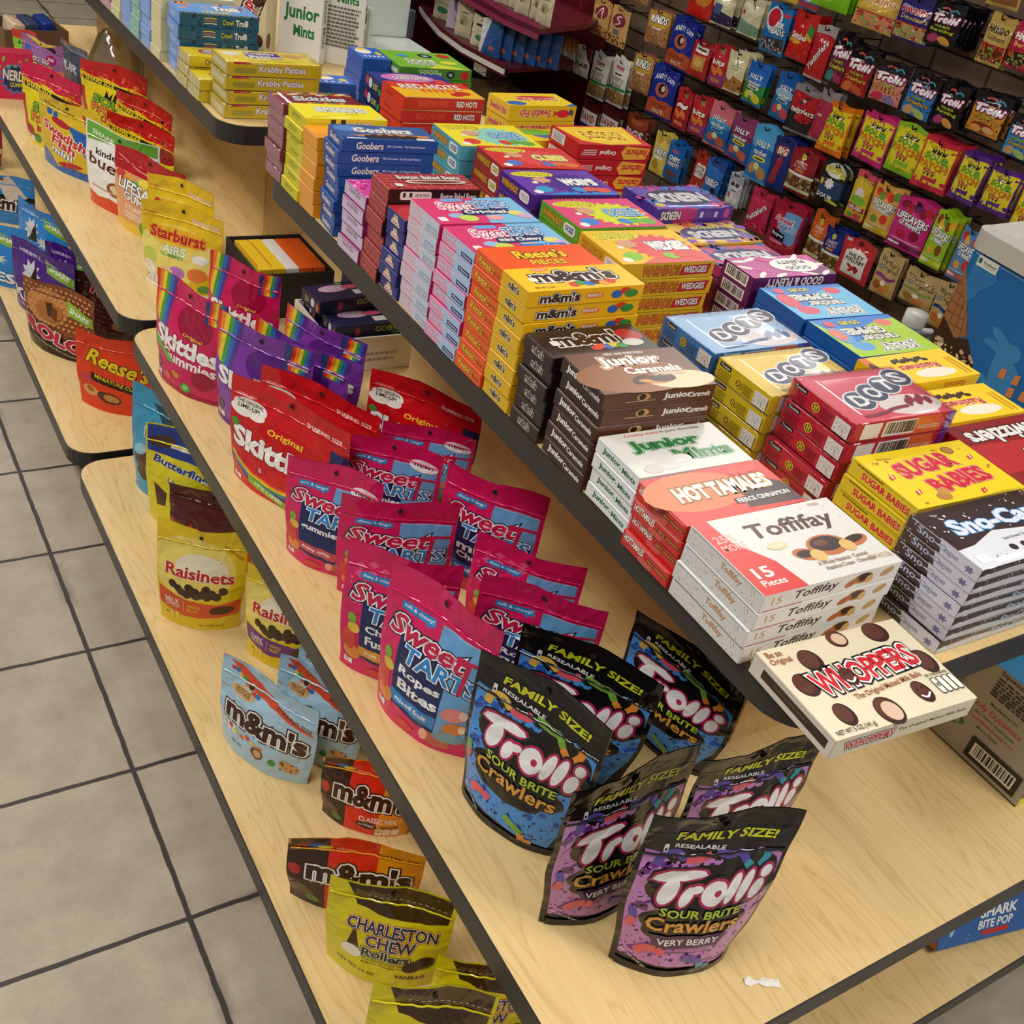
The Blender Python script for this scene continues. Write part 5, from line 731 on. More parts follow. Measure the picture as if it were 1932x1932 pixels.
trol('w_tcm', '17131a', '6a2a44', 'Crawlers', 'd8c83a', FR('3a8a80', 'a8305a')); trol('w_tcr', '17131a', 'a8202c', 'Crawlers', 'e0b83a', FR('d0703a', 'c05a34')); trol('w_tdu', '17131a', 'd8887a', 'Duo', 'e8a05a', FR('c8304a', '8a7ab0'))
trol('w_tcb', '17131a', '2f78c4', 'Crawlers', 'e0a83a', FR('c8a070', 'b0c870')); trol('w_tbu', '15131a', '17141a', 'Bursting', 'c0cc3a', FR('b03a70', 'e0a04a')); trol('w_tpe', '15131a', 'd88a2c', 'PeachieO', 'e8b04a', [E('8a3a1c', .5, .2, .34, .12), E('e8a050', .34, .16, .16, .08), E('e0b070', .68, .18, .16, .08)]); trol('w_tbr', '15131a', '2f8ad0', 'Crawlers', 'e0a83a', FR('c8a070', 'b0c870'))
def spk(k, edge, txt):
    wb(k, edge, [R('e6d22c', .05, .12, .95, .9), S(edge, 24, 4, .04, .06, .96, .24, .02, .07), S(edge, 16, 8, .04, .8, .96, .94, .02, .05), [P('1a1a14', (.3 + .15 * i, .72), (.42 + .15 * i, .72), (.44 + .15 * i, .82), (.37 + .15 * i, .77), (.32 + .15 * i, .83)) for i in range(3)], T('SOUR', '6ab03a', .52, .64, .72, .14, o='1a1a14', ow=.035, b=.05, a=-3), T('PATCH', 'e8842c', .48, .49, .84, .13, o='1a1a14', ow=.035, b=.05, a=-3), T('KIDS', 'd83a64', .46, .375, .36, .075, o='1a1a14', ow=.035, b=.04, a=-3), [P('1a1a14', (.3 + .12 * i, .33), (.38 + .12 * i, .33), (.33 + .12 * i, .27)) for i in range(3)], RR(edge, .28, .18, .72, .26, .4)], seal=edge)
spk('w_spo', 'e8741c', ''); spk('w_spp', 'cf2c7a', ''); spk('w_spg', '8abf2c', ''); spk('w_spr', 'cf2c44', ''); spk('w_spv', '5c2c86', ''); spk('w_spy', 'd8b41c', '')
def hari(k, c, l2, c2, low): wb(k, c, [R(c, 0, .4, 1, 1), T('HARIBO', '1a1414' if c2 == 0 else c2, .5, .7, .84, .15, b=.06, o='f0ece4' if c2 else None, ow=.04), T(l2, '1a1414' if c2 == 0 else 'e8c85a', .5, .54, .74, .11, b=.02), R('b02a2c', 0, .38, 1, .41), R(low, .04, .06, .96, .38), nuts('c84a34', '7ab04a', .07, .37, 20)])
hari('w_hgo', 'c8a85a', 'Goldbears', 0, '6a2c1c'); hari('w_hdi', '2a2470', 'Dinosaurs', 'b8282c', 'b89a6a'); hari('w_hpe', 'cfa84a', 'Peaches', 'b8742c', 'd88a6a'); hari('w_hre', 'b41f44', 'Berries', 'efe4dc', '3a1a1c')
wb('w_grn', '7cc41c', [E('a8e04a', .4, .3, .2, .1), E('c8e88a', .6, .6, .2, .1)]); wb('w_gol', 'c8a45a', [R('8a5a2c', .06, .1, .94, .4)]); wb('w_blt', '3a6ab0', [E('d8d4d8', .5, .4, .36, .2), R('b83a44', 0, 0, 1, .16)]); wb('w_yel', 'd8c04a', [E('b8402c', .5, .4, .3, .2)])
wb('w_soft', 'cfc6a4', [E('a8a080', .5, .5, .26, .16), R('8a8468', .3, .7, .7, .76), E('7a5a44', .44, .44, .08, .08)]); wb('w_bluewhite', '2a5a9a', [P('d8dce0', (0, 1), (.4, 1), (.1, 0), (0, 0)), E('c86a4a', .6, .24, .12, .06), S('b8582c', 8, 3, .2, .1, .9, .8, .02, .04)])
wb('w_cream', 'dcd6b4', [E('4a8a6a', .5, .3, .3, .1), R('3a3a34', .2, .66, .8, .74), R('b8b08c', .2, .5, .8, .53), E('8a8a5a', .6, .86, .24, .06)])

# ================================================================ THE SETTING
WOOD = wood_mat(); BLK = mat('2b2927', 'plastic'); PANEL = WOOD
m = MB(); m.box(-4, -2.5, -.05, 7, 9, 0, tile_mat()); struct(m.build('floor'))
m = MB(); m.box(-4, 7.0, 0, 7, 7.1, 2.9, mat('3a332c', 'matte')); struct(m.build('wall_back'))

# ================================================================ THE CANDY RACKS
def round_rect(x0, y0, x1, y1, r, n=6):
    o = []
    for cx, cy, a in ((x1 - r, y1 - r, 0), (x0 + r, y1 - r, 90), (x0 + r, y0 + r, 180), (x1 - r, y0 + r, 270)):
        for i in range(n + 1):
            t = math.radians(a + 90 * i / n); o.append((cx + r * math.cos(t), cy + r * math.sin(t)))
    return o
def shelf(parent, x0, y0, x1, y1, z, th, r=.055):
    m = MB(); m.prism(round_rect(x0 + .002, y0 + .002, x1 - .002, y1 - .002, r), z - th + .002, z, WOOD); s = m.build('shelf_board', parent)
    m = MB(); o = round_rect(x0, y0, x1, y1, r); i = round_rect(x0 + .0025, y0 + .0025, x1 - .0025, y1 - .0025, r); n = len(o)
    zt, zb = z - .0008, z - th
    m.add([(x, y, zb) for x, y in o] + [(x, y, zt) for x, y in o] + [(x, y, zt) for x, y in i] + [(x, y, zb) for x, y in i],
          [(k, (k + 1) % n, n + (k + 1) % n, n + k) for k in range(n)] + [(n + k, n + (k + 1) % n, 2 * n + (k + 1) % n, 2 * n + k) for k in range(n)] + [(3 * n + k, 3 * n + (k + 1) % n, (k + 1) % n, k) for k in range(n)], BLK)
    m.build('edge_band', s)
    return s
def rack(label, y0, y1, ty0, ty1, py0, py1, x=0, bx=.402):
    t = thing('candy_rack', label, 'display rack', (1.0 + x, (y0 + y1) / 2, 0))
    t.matrix_world; inv = Vector((1.0 + x, (y0 + y1) / 2, 0))
    def P_(o): o.location = -inv; return o
    for a in ((bx, y0 - .006, 1.60, y1, .12, .036), (.514, y0, 1.486, y1, .42, .036), (.69, ty0, 1.312, ty1, .83, .036)):
        P_(shelf(t, *a))
    for o in t.children: o.location = -inv
    cx = .952 if py0 > 2 else .977
    m = MB(); m.rbox(cx, py0, .12, 1.2, py1, .794, PANEL, .002); P_(m.build('core_panel', t))
    m = MB(); m.rbox(.60, y0 + .05, 0.0, 1.40, y1 - .05, .084, mat('1c1a18', 'plastic'), .004); P_(m.build('plinth', t))
    m = MB(); m.rbox(cx + .004, py0 - .004, .12, 1.196, py0, .79, PANEL, .001); P_(m.build('end_panel', t))
    return t
rack('nearest maple candy rack with three black edged shelves', .314, 2.0, .402, 1.775, .66, 1.68)
rack('second maple candy rack standing end to end behind the nearest one', 2.03, 4.3, 1.985, 4.3, 2.43, 4.02)

# ================================================================ BOXES ON THE TOP SHELF (key, description, x, y, L, W, T, n, rot)
for a in (
 ('rain_box', 'maroon film-wrapped candy box at the far corner of the near rack', .69, 1.695, .142, .072, .0188, 7, -1),
 ('lemon_box', 'bright lemon-yellow candy box beside the maroon stack', .69, 1.613, .14, .076, .0194, 7, -1),
 ('dud_box', 'plain orange-gold candy box between the lemon and blue stacks', .69, 1.55, .125, .058, .0212, 6, 0),
 ('goob_box', 'royal blue candy box with white script lettering along the aisle edge', .69, 1.474, .154, .066, .0191, 8, -5),
 ('nerd_pink', 'pink speckled candy box with lilac end panel next to the blue script stack', .69, 1.374, .14, .074, .0202, 5, 0),
 ('brick_box', 'brick-patterned dark red candy box', .69, 1.308, .142, .062, .0232, 6, -3),
 ('crunch_box', 'navy candy box with a beige and red badge on its end', .69, 1.25, .14, .055, .0198, 6, 0),
 ('tart_box', 'pink and pale blue tablet-candy box with washed-out end panel', .69, 1.158, .153, .086, .0216, 7, -1),
 ('tart_mini', 'pink and blue tablet-candy box with navy word panel on its end', .69, 1.069, .153, .085, .0188, 8, 0),
 ('piece_box', 'bright orange candy box with yellow outlined lettering', .69, 1.0, .15, .066, .0199, 8, 0),
 ('peanut_box', 'golden yellow candy box with brown block lettering and coloured candies', .69, .936, .167, .061, .0203, 8, 0),
 ('choc_box', 'dark chocolate-brown candy box with white block lettering', .69, .867, .152, .062, .019, 6, 0),
 ('caramel_box', 'brown caramel candy box with cream outlined lettering', .69, .768, .152, .088, .0206, 6, -3),
 ('mint_box', 'white candy box with green lettering', .69, .682, .155, .081, .0185, 4, -2),
 ('hot_box', 'red cinnamon-candy box with flame artwork', .68, .593, .163, .08, .0195, 4, 0),
 ('toff_box', 'wide white candy box with brown cursive lettering and red corner', .675, .477, .182, .111, .0212, 4, -1),
 ('malt_box', 'cream candy box with red lettering and chocolate balls overhanging the shelf corner', .672, .353, .178, .114, .024, 1, -3),
 ('snow_box', 'film-wrapped white and brown candy box with icy lettering', .893, .417, .18, .094, .0155, 7, -1),
 ('babies_box', 'yellow candy box with big red lettering', .925, .522, .174, .1, .02, 5, -2),
 ('dot_red', 'film-wrapped red gumdrop candy box with large white letters', .937, .638, .162, .107, .026, 5, -2),
 ('dot_yellow', 'film-wrapped yellow gumdrop candy box with large white letters', .925, .749, .158, .1, .026, 4, 0),
 ('dot_blue', 'film-wrapped pale blue gumdrop candy box with large white letters', .925, .855, .164, .104, .026, 4, 0),
 ('war_wedge', 'mustard yellow sour candy box with red word panel', .93, 1.068, .162, .112, .025, 5, -2),
 ('war_pink', 'green and pink sour candy box', .935, 1.188, .157, .108, .0252, 5, -1),
 ('war_purple', 'purple and blue sour candy box', .93, 1.304, .158, .104, .026, 5, -2),
 ('war_red', 'crimson sour candy box', .94, 1.417, .155, .098, .0262, 5, -4),
 ('war_cyan', 'cyan ended yellow sour candy box', .93, 1.528, .157, .113, .025, 5, -2),
 ('hots_box', 'red cinnamon-dot candy box with yellow flame top', .893, 1.68, .158, .086, .0222, 7, 0),
 ('burst_box', 'red chew candy box with yellow top facing the other aisle', 1.15, 1.512, .154, .1, .027, 5, -2),
 ('patch_box', 'low yellow and blue sour candy box between cyan and red stacks', 1.115, 1.62, .15, .066, .026, 4, 0),
 ('fish_box', 'yellow fish-candy box with red lettering turned askew', 1.118, 1.692, .152, .074, .0285, 5, 3),
 ('nerd_purple', 'film-wrapped violet candy box with white bubble letters', 1.14, 1.262, .155, .098, .024, 5, 0),
 ('nerd_rain', 'rainbow yellow candy box with white bubble letters', 1.145, 1.176, .15, .08, .02, 5, 0),
 ('nerd_pinkblue', 'pink and blue candy box with white bubble letters', 1.14, 1.098, .15, .074, .0195, 5, 0),
 ('plenty_box', 'magenta candy box with white pill shapes', 1.135, 1.024, .165, .07, .0225, 5, -2),
 ('jolly_blue', 'light blue gummy candy box', 1.135, .915, .155, .1, .0205, 5, -2),
 ('jolly_green', 'lime and blue gummy candy box', 1.135, .806, .157, .104, .0205, 5, -1),
 ('rais_box', 'sunny yellow raisin-candy box beside the lime gummy stack', 1.125, .73, .165, .072, .0205, 5, 0),
 ('rais_box', 'sunny yellow raisin-candy box beside the red gumdrop stack', 1.125, .652, .162, .073, .019, 5, -1),
 ('twist_box', 'dark red twist-candy box behind the yellow box with big red lettering', 1.112, .545, .16, .1, .019, 5, 0),
 # far rack
 ('patty_box', 'yellow gummy candy box with purple badge on the second rack', .71, 2.03, .185, .086, .0258, 4, 0),
 ('charl_box', 'film-wrapped yellow candy box with red oval behind the purple badge stack', .692, 2.122, .15, .07, .0215, 2, 0),
 ('charl_box', 'film-wrapped yellow candy box second row behind the purple badge stack', .692, 2.2, .15, .07, .0215, 3, 0),
 ('troll_box', 'blue and teal worm-candy box', .70, 2.285, .16, .092, .0245, 5, -3),
 ('end_yellow', 'pale yellow ended candy box past the teal worm-candy stack', .692, 2.385, .15, .07, .0215, 6, 0),
 ('end_blue', 'pale blue ended candy box on the second rack', .692, 2.462, .15, .07, .0215, 7, 0),
 ('end_green', 'pale green ended candy box on the second rack', .692, 2.54, .15, .07, .0215, 7, 0),
 ('end_blue', 'pale blue ended candy box behind the pale green stack', .692, 2.618, .15, .07, .0215, 7, 0),
 ('end_yellow', 'pale yellow ended candy box farther along the second rack', .692, 2.70, .15, .075, .0215, 4, 0),
 ('end_pink', 'dusty pink ended candy box on the second rack', .692, 2.785, .15, .085, .0215, 6, 0),
 ('end_deep', 'mid blue ended candy box at the far end of the row', .692, 2.88, .15, .085, .0215, 6, 0),
 ('blue_box', 'bright blue candy box with picture top behind the yellow gummy stack', .905, 2.085, .092, .06, .0187, 3, -3),
 ('gob_box', 'navy ball-candy box with pink disc on top', 1.005, 1.99, .165, .08, .029, 3, -1),
 ('green_box', 'green building-block candy box', 1.105, 2.105, .168, .126, .0225, 4, -3),
 ('blue_box', 'bright blue candy box stacked left of the green block boxes', 1.038, 2.15, .062, .09, .0225, 4, -3),
): stack(*a)

# ================================================================ POUCHES STANDING ON THE LOWER SHELVES (x, y, z, yaw, w, h)
PL = {
'vb1': (0.691, 0.427, 0.42, -23, 0.160, 0.247),
'vb2': (0.649, 0.522, 0.42, -2, 0.171, 0.230),
'vb3': (0.833, 0.508, 0.42, -10, 0.171, 0.203),
'tb1': (0.618, 0.658, 0.42, -66, 0.178, 0.234),
'tb2': (0.730, 0.714, 0.42, -56, 0.188, 0.202),
'tb3': (0.886, 0.699, 0.42, -79, 0.208, 0.169),
'rb1': (0.587, 0.836, 0.42, -65, 0.174, 0.230),
'rb2': (0.757, 0.858, 0.42, -42, 0.175, 0.171),
'cc1': (0.590, 0.949, 0.42, -38, 0.133, 0.204),
'cc2': (0.788, 0.943, 0.42, -47, 0.163, 0.168),
'ct1': (0.660, 1.113, 0.42, -28, 0.170, 0.174),
'ct2': (0.805, 1.076, 0.42, -54, 0.163, 0.196),
'gu1': (0.609, 1.183, 0.42, -49, 0.151, 0.178),
'gu2': (0.729, 1.261, 0.42, -43, 0.163, 0.160),
'gu3': (0.831, 1.327, 0.42, -39, 0.159, 0.130),
'sk1': (0.602, 1.375, 0.42, -61, 0.240, 0.186),
'sk2': (0.668, 1.413, 0.42, -58, 0.235, 0.178),
'sk3': (0.834, 1.368, 0.42, -54, 0.216, 0.168),
'wb1': (0.631, 1.574, 0.42, -61, 0.208, 0.202),
'wb2': (0.697, 1.572, 0.42, -64, 0.216, 0.180),
'wb3': (0.776, 1.651, 0.42, -67, 0.198, 0.163),
'sg1': (0.563, 1.750, 0.42, -65, 0.184, 0.204),
'sg2': (0.702, 1.868, 0.42, -54, 0.163, 0.188),
'ch1': (0.470, 0.541, 0.12, -35, 0.145, 0.214),
'ch2': (0.499, 0.701, 0.12, -41, 0.167, 0.175),
'ch3': (0.573, 0.569, 0.12, -40, 0.137, 0.150),
'mc1': (0.505, 0.814, 0.12, -32, 0.189, 0.124),
'mc2': (0.581, 0.931, 0.12, -42, 0.150, 0.123),
'ml1': (0.485, 1.102, 0.12, -59, 0.186, 0.171),
'ml2': (0.535, 1.073, 0.12, -52, 0.157, 0.173),
'ml3': (0.602, 1.127, 0.12, -47, 0.127, 0.154),
'ra1': (0.492, 1.449, 0.12, -32, 0.154, 0.208),
'ra2': (0.592, 1.305, 0.12, -43, 0.145, 0.196),
'ht1': (0.566, 1.615, 0.12, -50, 0.180, 0.148),
'bf1': (0.553, 1.726, 0.12, -46, 0.176, 0.215),
'fd1': (0.547, 1.827, 0.12, -56, 0.183, 0.235),
'rm1': (0.538, 2.196, 0.12, -39, 0.179, 0.178),
'ro1': (0.484, 2.481, 0.12, -56, 0.208, 0.167),
'ro2': (0.601, 2.537, 0.12, -49, 0.177, 0.157),
'kp1': (0.489, 2.673, 0.12, -59, 0.215, 0.175),
'kp2': (0.569, 2.714, 0.12, -48, 0.167, 0.153),
'kb1': (0.411, 2.895, 0.12, -51, 0.211, 0.162),
'kb2': (0.548, 2.971, 0.12, -64, 0.238, 0.158),
'mb1': (0.506, 3.288, 0.12, -35, 0.182, 0.131),
'sa1': (0.672, 2.158, 0.42, -47, 0.186, 0.185),
'sa2': (0.713, 2.305, 0.42, -53, 0.170, 0.184),
'li1': (0.686, 2.446, 0.42, -62, 0.253, 0.182),
'kb3': (0.662, 2.589, 0.42, -59, 0.258, 0.189),
'sf1': (0.607, 2.864, 0.42, -65, 0.257, 0.171),
'sp1': (0.602, 3.029, 0.42, -59, 0.230, 0.198),
'sp2': (0.786, 3.143, 0.42, -54, 0.249, 0.185),
'sp3': (0.804, 2.915, 0.42, -69, 0.265, 0.167),
'sp4': (0.760, 2.791, 0.42, -62, 0.270, 0.152),
'ns1': (0.680, 3.525, 0.42, -57, 0.160, 0.144),
'pu1': (0.774, 3.569, 0.42, -81, 0.282, 0.126),
'sq1': (0.690, 3.833, 0.42, -52, 0.090, 0.090),
}
def put(k, key, label, group=None, dw=0, dx=0, dy=0, roll=0, lean=0):
    x, y, z, yaw, w, h = PL[k]; pouch(key, label, x + dx, y + dy, z + .0005, yaw, w + dw, h, group, roll, lean)
put('vb1', 'crawl_berry', 'purple and black worm-candy pouch standing nearest the camera in front of its two twins', 'purple worm-candy pouches', dw=.006)
put('vb2', 'crawl_berry', 'purple and black worm-candy pouch half hidden behind the nearest one, on its left', 'purple worm-candy pouches')
put('vb3', 'crawl_berry', 'purple and black worm-candy pouch at the back of its trio under the cream box corner', 'purple worm-candy pouches')
put('tb1', 'crawl_blue', 'blue and black worm-candy pouch standing fully visible beside the pink rope-candy pouch', 'blue worm-candy pouches')
put('tb2', 'crawl_blue', 'blue and black worm-candy pouch in the middle of its row of three', 'blue worm-candy pouches')
put('tb3', 'crawl_blue', 'blue and black worm-candy pouch deepest under the top shelf edge', 'blue worm-candy pouches', dw=-.02)
put('rb1', 'tart_ropes', 'pink and navy rope-candy pouch in front of its row with punched hang hole', 'pink rope-candy pouches')
put('rb2', 'tart_ropes', 'pink and navy rope-candy pouch behind the black worm-candy pouches', 'pink rope-candy pouches')
put('cc1', 'tart_fusion', 'pink pouch with diamond lattice and yellow word band beside the front rope-candy pouch', 'pink lattice pouches', dw=.02)
put('cc2', 'tart_fusion', 'pink pouch with diamond lattice near the back panel', 'pink lattice pouches')
put('ct1', 'tart_chewy', 'pink pouch with blue chewy ribbon standing in the middle of the pink group', 'pink chewy pouches', dy=-.015)
put('ct2', 'tart_chewy', 'pink pouch with blue chewy ribbon and shiny crumpled top by the back panel', 'pink chewy pouches')
put('gu1', 'tart_gummy', 'pink gummy pouch with white sticker leaning at the aisle side', 'pink gummy pouches with white sticker', dx=-.008, dy=.012)
put('gu2', 'tart_gummy', 'pink gummy pouch with white sticker in front of the big red pouch', 'pink gummy pouches with white sticker')
put('gu3', 'tart_gummy', 'pink gummy pouch with white sticker farthest back of the three', 'pink gummy pouches with white sticker')
put('sk1', 'rain_red', 'big red fruit-candy pouch with white cloud label at the front of its row', 'big red fruit-candy pouches')
put('sk2', 'rain_red', 'big red fruit-candy pouch directly behind the front red one', 'big red fruit-candy pouches')
put('sk3', 'rain_red', 'big red fruit-candy pouch at the back against the panel', 'big red fruit-candy pouches', dx=.02, dy=.025)
put('wb1', 'rain_wild', 'violet rainbow-striped candy pouch in front of the violet group', 'violet rainbow candy pouches')
put('wb2', 'rain_wild', 'violet rainbow-striped candy pouch second in the violet group', 'violet rainbow candy pouches')
put('wb3', 'rain_wild', 'violet rainbow-striped candy pouch deepest in the violet group beside the navy display box', 'violet rainbow candy pouches')
put('sg1', 'rain_gummy', 'crimson gummy pouch with rainbow corner at the rounded shelf end', 'crimson gummy pouches')
put('sg2', 'rain_gummy', 'crimson gummy pouch with rainbow corner behind the one at the rounded shelf end', 'crimson gummy pouches')
put('ch1', 'nougat', 'yellow nougat pouch with brown top cut off by the bottom of the photo', 'yellow nougat pouches')
put('ch2', 'nougat', 'yellow nougat pouch with brown top wholly visible on the bottom shelf', 'yellow nougat pouches')
put('ch3', 'nougat', 'yellow nougat pouch tucked behind the other two under the shelf edge', 'yellow nougat pouches')
put('mc1', 'mix_brown', 'brown, red and orange candy pouch leaning forward behind the yellow nougat pouch', 'brown red and orange candy pouches')
put('mc2', 'mix_brown', 'brown, red and orange candy pouch next to the pale blue one', 'brown red and orange candy pouches')
put('ml1', 'cookie_blue', 'pale blue candy pouch standing out at the front edge of the bottom shelf', 'pale blue candy pouches')
put('ml2', 'cookie_blue', 'pale blue candy pouch shaded behind the front one', 'pale blue candy pouches', dx=.03, dy=.015)
put('ml3', 'cookie_blue', 'pale blue candy pouch farthest back beside the purple banded raisin pouch', 'pale blue candy pouches')
put('ra1', 'raisin_milk', 'yellow raisin-candy pouch with orange band')
put('ra2', 'raisin_dark', 'yellow raisin-candy pouch with purple band')
put('ht1', 'cinnamon', 'dark maroon pouch with orange flames')
put('bf1', 'crisp_yellow', 'yellow pouch with navy top and blue script on the bottom shelf')
put('fd1', 'crunch_blue', 'turquoise blue pouch with yellow letters behind the navy topped yellow pouch')
put('rm1', 'cup_orange', 'orange-red pouch with big yellow script')
put('ro1', 'caramel_brown', 'brown studded caramel pouch with red letters and green tag')
put('ro2', 'caramel_dark', 'dark brown caramel pouch in the shade behind the studded one')
put('kp1', 'drop_purple', 'deep purple foil-drop pouch with green tag standing in front', 'deep purple pouches')
put('kp2', 'drop_purple', 'deep purple foil-drop pouch behind its twin', 'deep purple pouches')
put('kb1', 'drop_blue', 'sky blue foil-drop pouch cut by the left edge of the photo', 'sky blue pouches')
put('kb2', 'drop_blue', 'sky blue foil-drop pouch with green tag under the upper shelf edge', 'sky blue pouches', dw=-.04)
put('mb1', 'ball_blue', 'blue pouch with brown block letters farthest along the bottom shelf')
put('sa1', 'burst_airs', 'yellow gummy pouch with red logo in an oval, at the shelf end', 'yellow oval logo pouches')
put('sa2', 'burst_airs', 'yellow gummy pouch with red logo in an oval, second in line', 'yellow oval logo pouches')
put('li1', 'ring_gummy', 'peach and red gummy pouch with white block letters', dw=-.03)
put('kb3', 'bar_white', 'white pouch with orange foot and green corner', dw=-.03)
put('sf1', 'fish_yellow', 'mustard pouch with red fish-candy lettering and blue foot', dw=-.03)
put('sp1', 'kids_pink', 'yellow sour-candy pouch with pink top behind the mustard pouch', dw=-.02)
put('sp2', 'kids_red', 'yellow sour-candy pouch with red top farthest back by the panel', 'red topped sour-candy pouches', dw=-.03)
put('sp3', 'kids_red', 'yellow sour-candy pouch with red top in the middle of its three', 'red topped sour-candy pouches', dw=-.04)
put('sp4', 'kids_red', 'yellow sour-candy pouch with red top nearest the white pouch', 'red topped sour-candy pouches', dw=-.04)
put('ns1', 'kids_purple', 'purple and orange sour-candy pouch beside the pink box at the far left')
put('pu1', 'grey_blue', 'slate blue pouch behind the purple and orange one', dw=-.09)
put('sq1', 'melon_green', 'small red and green pouch at the left edge in front of the brown tray')

# ================================================================ BAGS HANGING ON THE WALL (key, y, z of the top, w, h, how many deep)
XW = 2.9
WALLBAGS = [
('w_tanA', 3.832, 0.755, 0.105, 0.133, 1),
('w_tanS', 3.706, 0.757, 0.123, 0.141, 1),
('w_tan3', 3.639, 0.912, 0.154, 0.116, 1),
('w_rind1', 3.468, 0.807, 0.127, 0.127, 2),
('w_fry1', 3.310, 0.820, 0.143, 0.178, 2),
('w_redtop', 3.258, 0.990, 0.148, 0.155, 2),
('w_orw', 4.091, 0.546, 0.094, 0.126, 4),
('w_pud', 3.890, 0.561, 0.094, 0.117, 1),
('w_pot1', 3.770, 0.565, 0.108, 0.172, 2),
('w_pot2', 3.626, 0.584, 0.107, 0.181, 2),
('w_rind2', 3.498, 0.643, 0.122, 0.143, 2),
('w_fry2', 3.346, 0.637, 0.145, 0.186, 2),
('w_ob1', 3.194, 0.766, 0.096, 0.119, 2),
('w_bit1', 3.081, 0.787, 0.081, 0.141, 2),
('w_crm1', 2.987, 0.792, 0.090, 0.137, 4),
('w_jr1', 2.875, 0.786, 0.100, 0.137, 2),
('w_jr2', 2.728, 0.792, 0.097, 0.153, 2),
('w_nib', 2.632, 0.780, 0.123, 0.148, 2),
('w_twp', 2.537, 0.797, 0.076, 0.162, 2),
('w_twz', 2.635, 0.968, 0.083, 0.165, 2),
('w_air', 2.860, 0.977, 0.116, 0.151, 2),
('w_skr', 2.733, 0.981, 0.097, 0.147, 3),
('w_crb', 3.133, 0.956, 0.106, 0.113, 3),
('w_crg', 2.988, 0.968, 0.099, 0.126, 2),
('w_chd', 3.208, 0.594, 0.085, 0.147, 1),
('w_bit2', 3.106, 0.599, 0.090, 0.139, 2),
('w_jrp', 2.996, 0.603, 0.118, 0.151, 2),
('w_jrv', 2.871, 0.603, 0.120, 0.154, 1),
('w_jrt', 2.756, 0.610, 0.109, 0.191, 2),
('w_big', 2.647, 0.606, 0.095, 0.176, 4),
('w_dav1', 3.773, 0.378, 0.110, 0.119, 2),
('w_dav2', 3.628, 0.395, 0.124, 0.106, 2),
('w_bigs', 3.451, 0.418, 0.125, 0.104, 2),
('w_org', 3.270, 0.416, 0.088, 0.161, 2),
('w_chp', 3.175, 0.409, 0.093, 0.144, 2),
('w_nut', 3.030, 0.419, 0.083, 0.148, 2),
('w_orb', 2.947, 0.424, 0.090, 0.136, 3),
('w_wht', 2.831, 0.416, 0.069, 0.118, 3),
('w_twk', 2.681, 0.405, 0.100, 0.143, 2),
('w_swr', 2.538, 0.419, 0.133, 0.178, 2),
('w_trr', 2.543, 0.598, 0.115, 0.144, 3),
('w_whs', 2.404, 0.604, 0.109, 0.133, 3),
('w_wed', 2.280, 0.619, 0.075, 0.151, 2),
('w_lf5', 2.183, 0.616, 0.099, 0.149, 2),
('w_lfp', 2.055, 0.617, 0.134, 0.158, 3),
('w_lfg', 1.946, 0.622, 0.075, 0.165, 4),
('w_lfb', 1.845, 0.616, 0.079, 0.158, 1),
('w_tro', 2.390, 0.442, 0.089, 0.158, 2),
('w_trb', 2.311, 0.424, 0.091, 0.146, 3),
('w_wil', 2.203, 0.424, 0.133, 0.131, 1),
('w_wec', 2.077, 0.443, 0.090, 0.142, 2),
('w_weg', 1.947, 0.432, 0.122, 0.104, 2),
('w_weo', 1.839, 0.449, 0.086, 0.144, 1),
('w_tcm', 2.546, 0.971, 0.089, 0.155, 2),
('w_tcr', 2.457, 0.952, 0.114, 0.144, 2),
('w_tdu', 2.326, 0.944, 0.125, 0.125, 1),
('w_tcb', 2.204, 0.949, 0.114, 0.132, 2),
('w_tbu', 2.088, 0.954, 0.096, 0.124, 4),
('w_tpe', 1.953, 0.969, 0.119, 0.117, 2),
('w_tbr', 1.836, 0.947, 0.098, 0.114, 1),
('w_spo', 2.473, 0.772, 0.115, 0.155, 2),
('w_spp', 2.307, 0.793, 0.127, 0.144, 2),
('w_spg', 2.177, 0.805, 0.122, 0.147, 1),
('w_spr', 2.066, 0.798, 0.123, 0.146, 5),
('w_spv1', 1.939, 0.802, 0.090, 0.138, 4),
('w_spv2', 1.823, 0.797, 0.095, 0.124, 2),
('w_spy', 1.714, 0.786, 0.088, 0.131, 1),
('w_hpe', 2.469, 1.119, 0.157, 0.115, 1),
('w_hdi', 2.322, 1.126, 0.133, 0.120, 2),
('w_tb2', 2.208, 1.140, 0.107, 0.116, 6),
('w_hgo', 2.029, 1.152, 0.085, 0.128, 2),
('w_hre', 1.935, 1.153, 0.104, 0.114, 1),
('w_grn', 2.662, 1.124, 0.148, 0.108, 3),
('w_gol', 2.059, 1.254, 0.104, 0.087, 1),
('w_blt', 2.757, 1.110, 0.091, 0.118, 1),
('w_yel', 2.853, 1.090, 0.094, 0.103, 1),
]
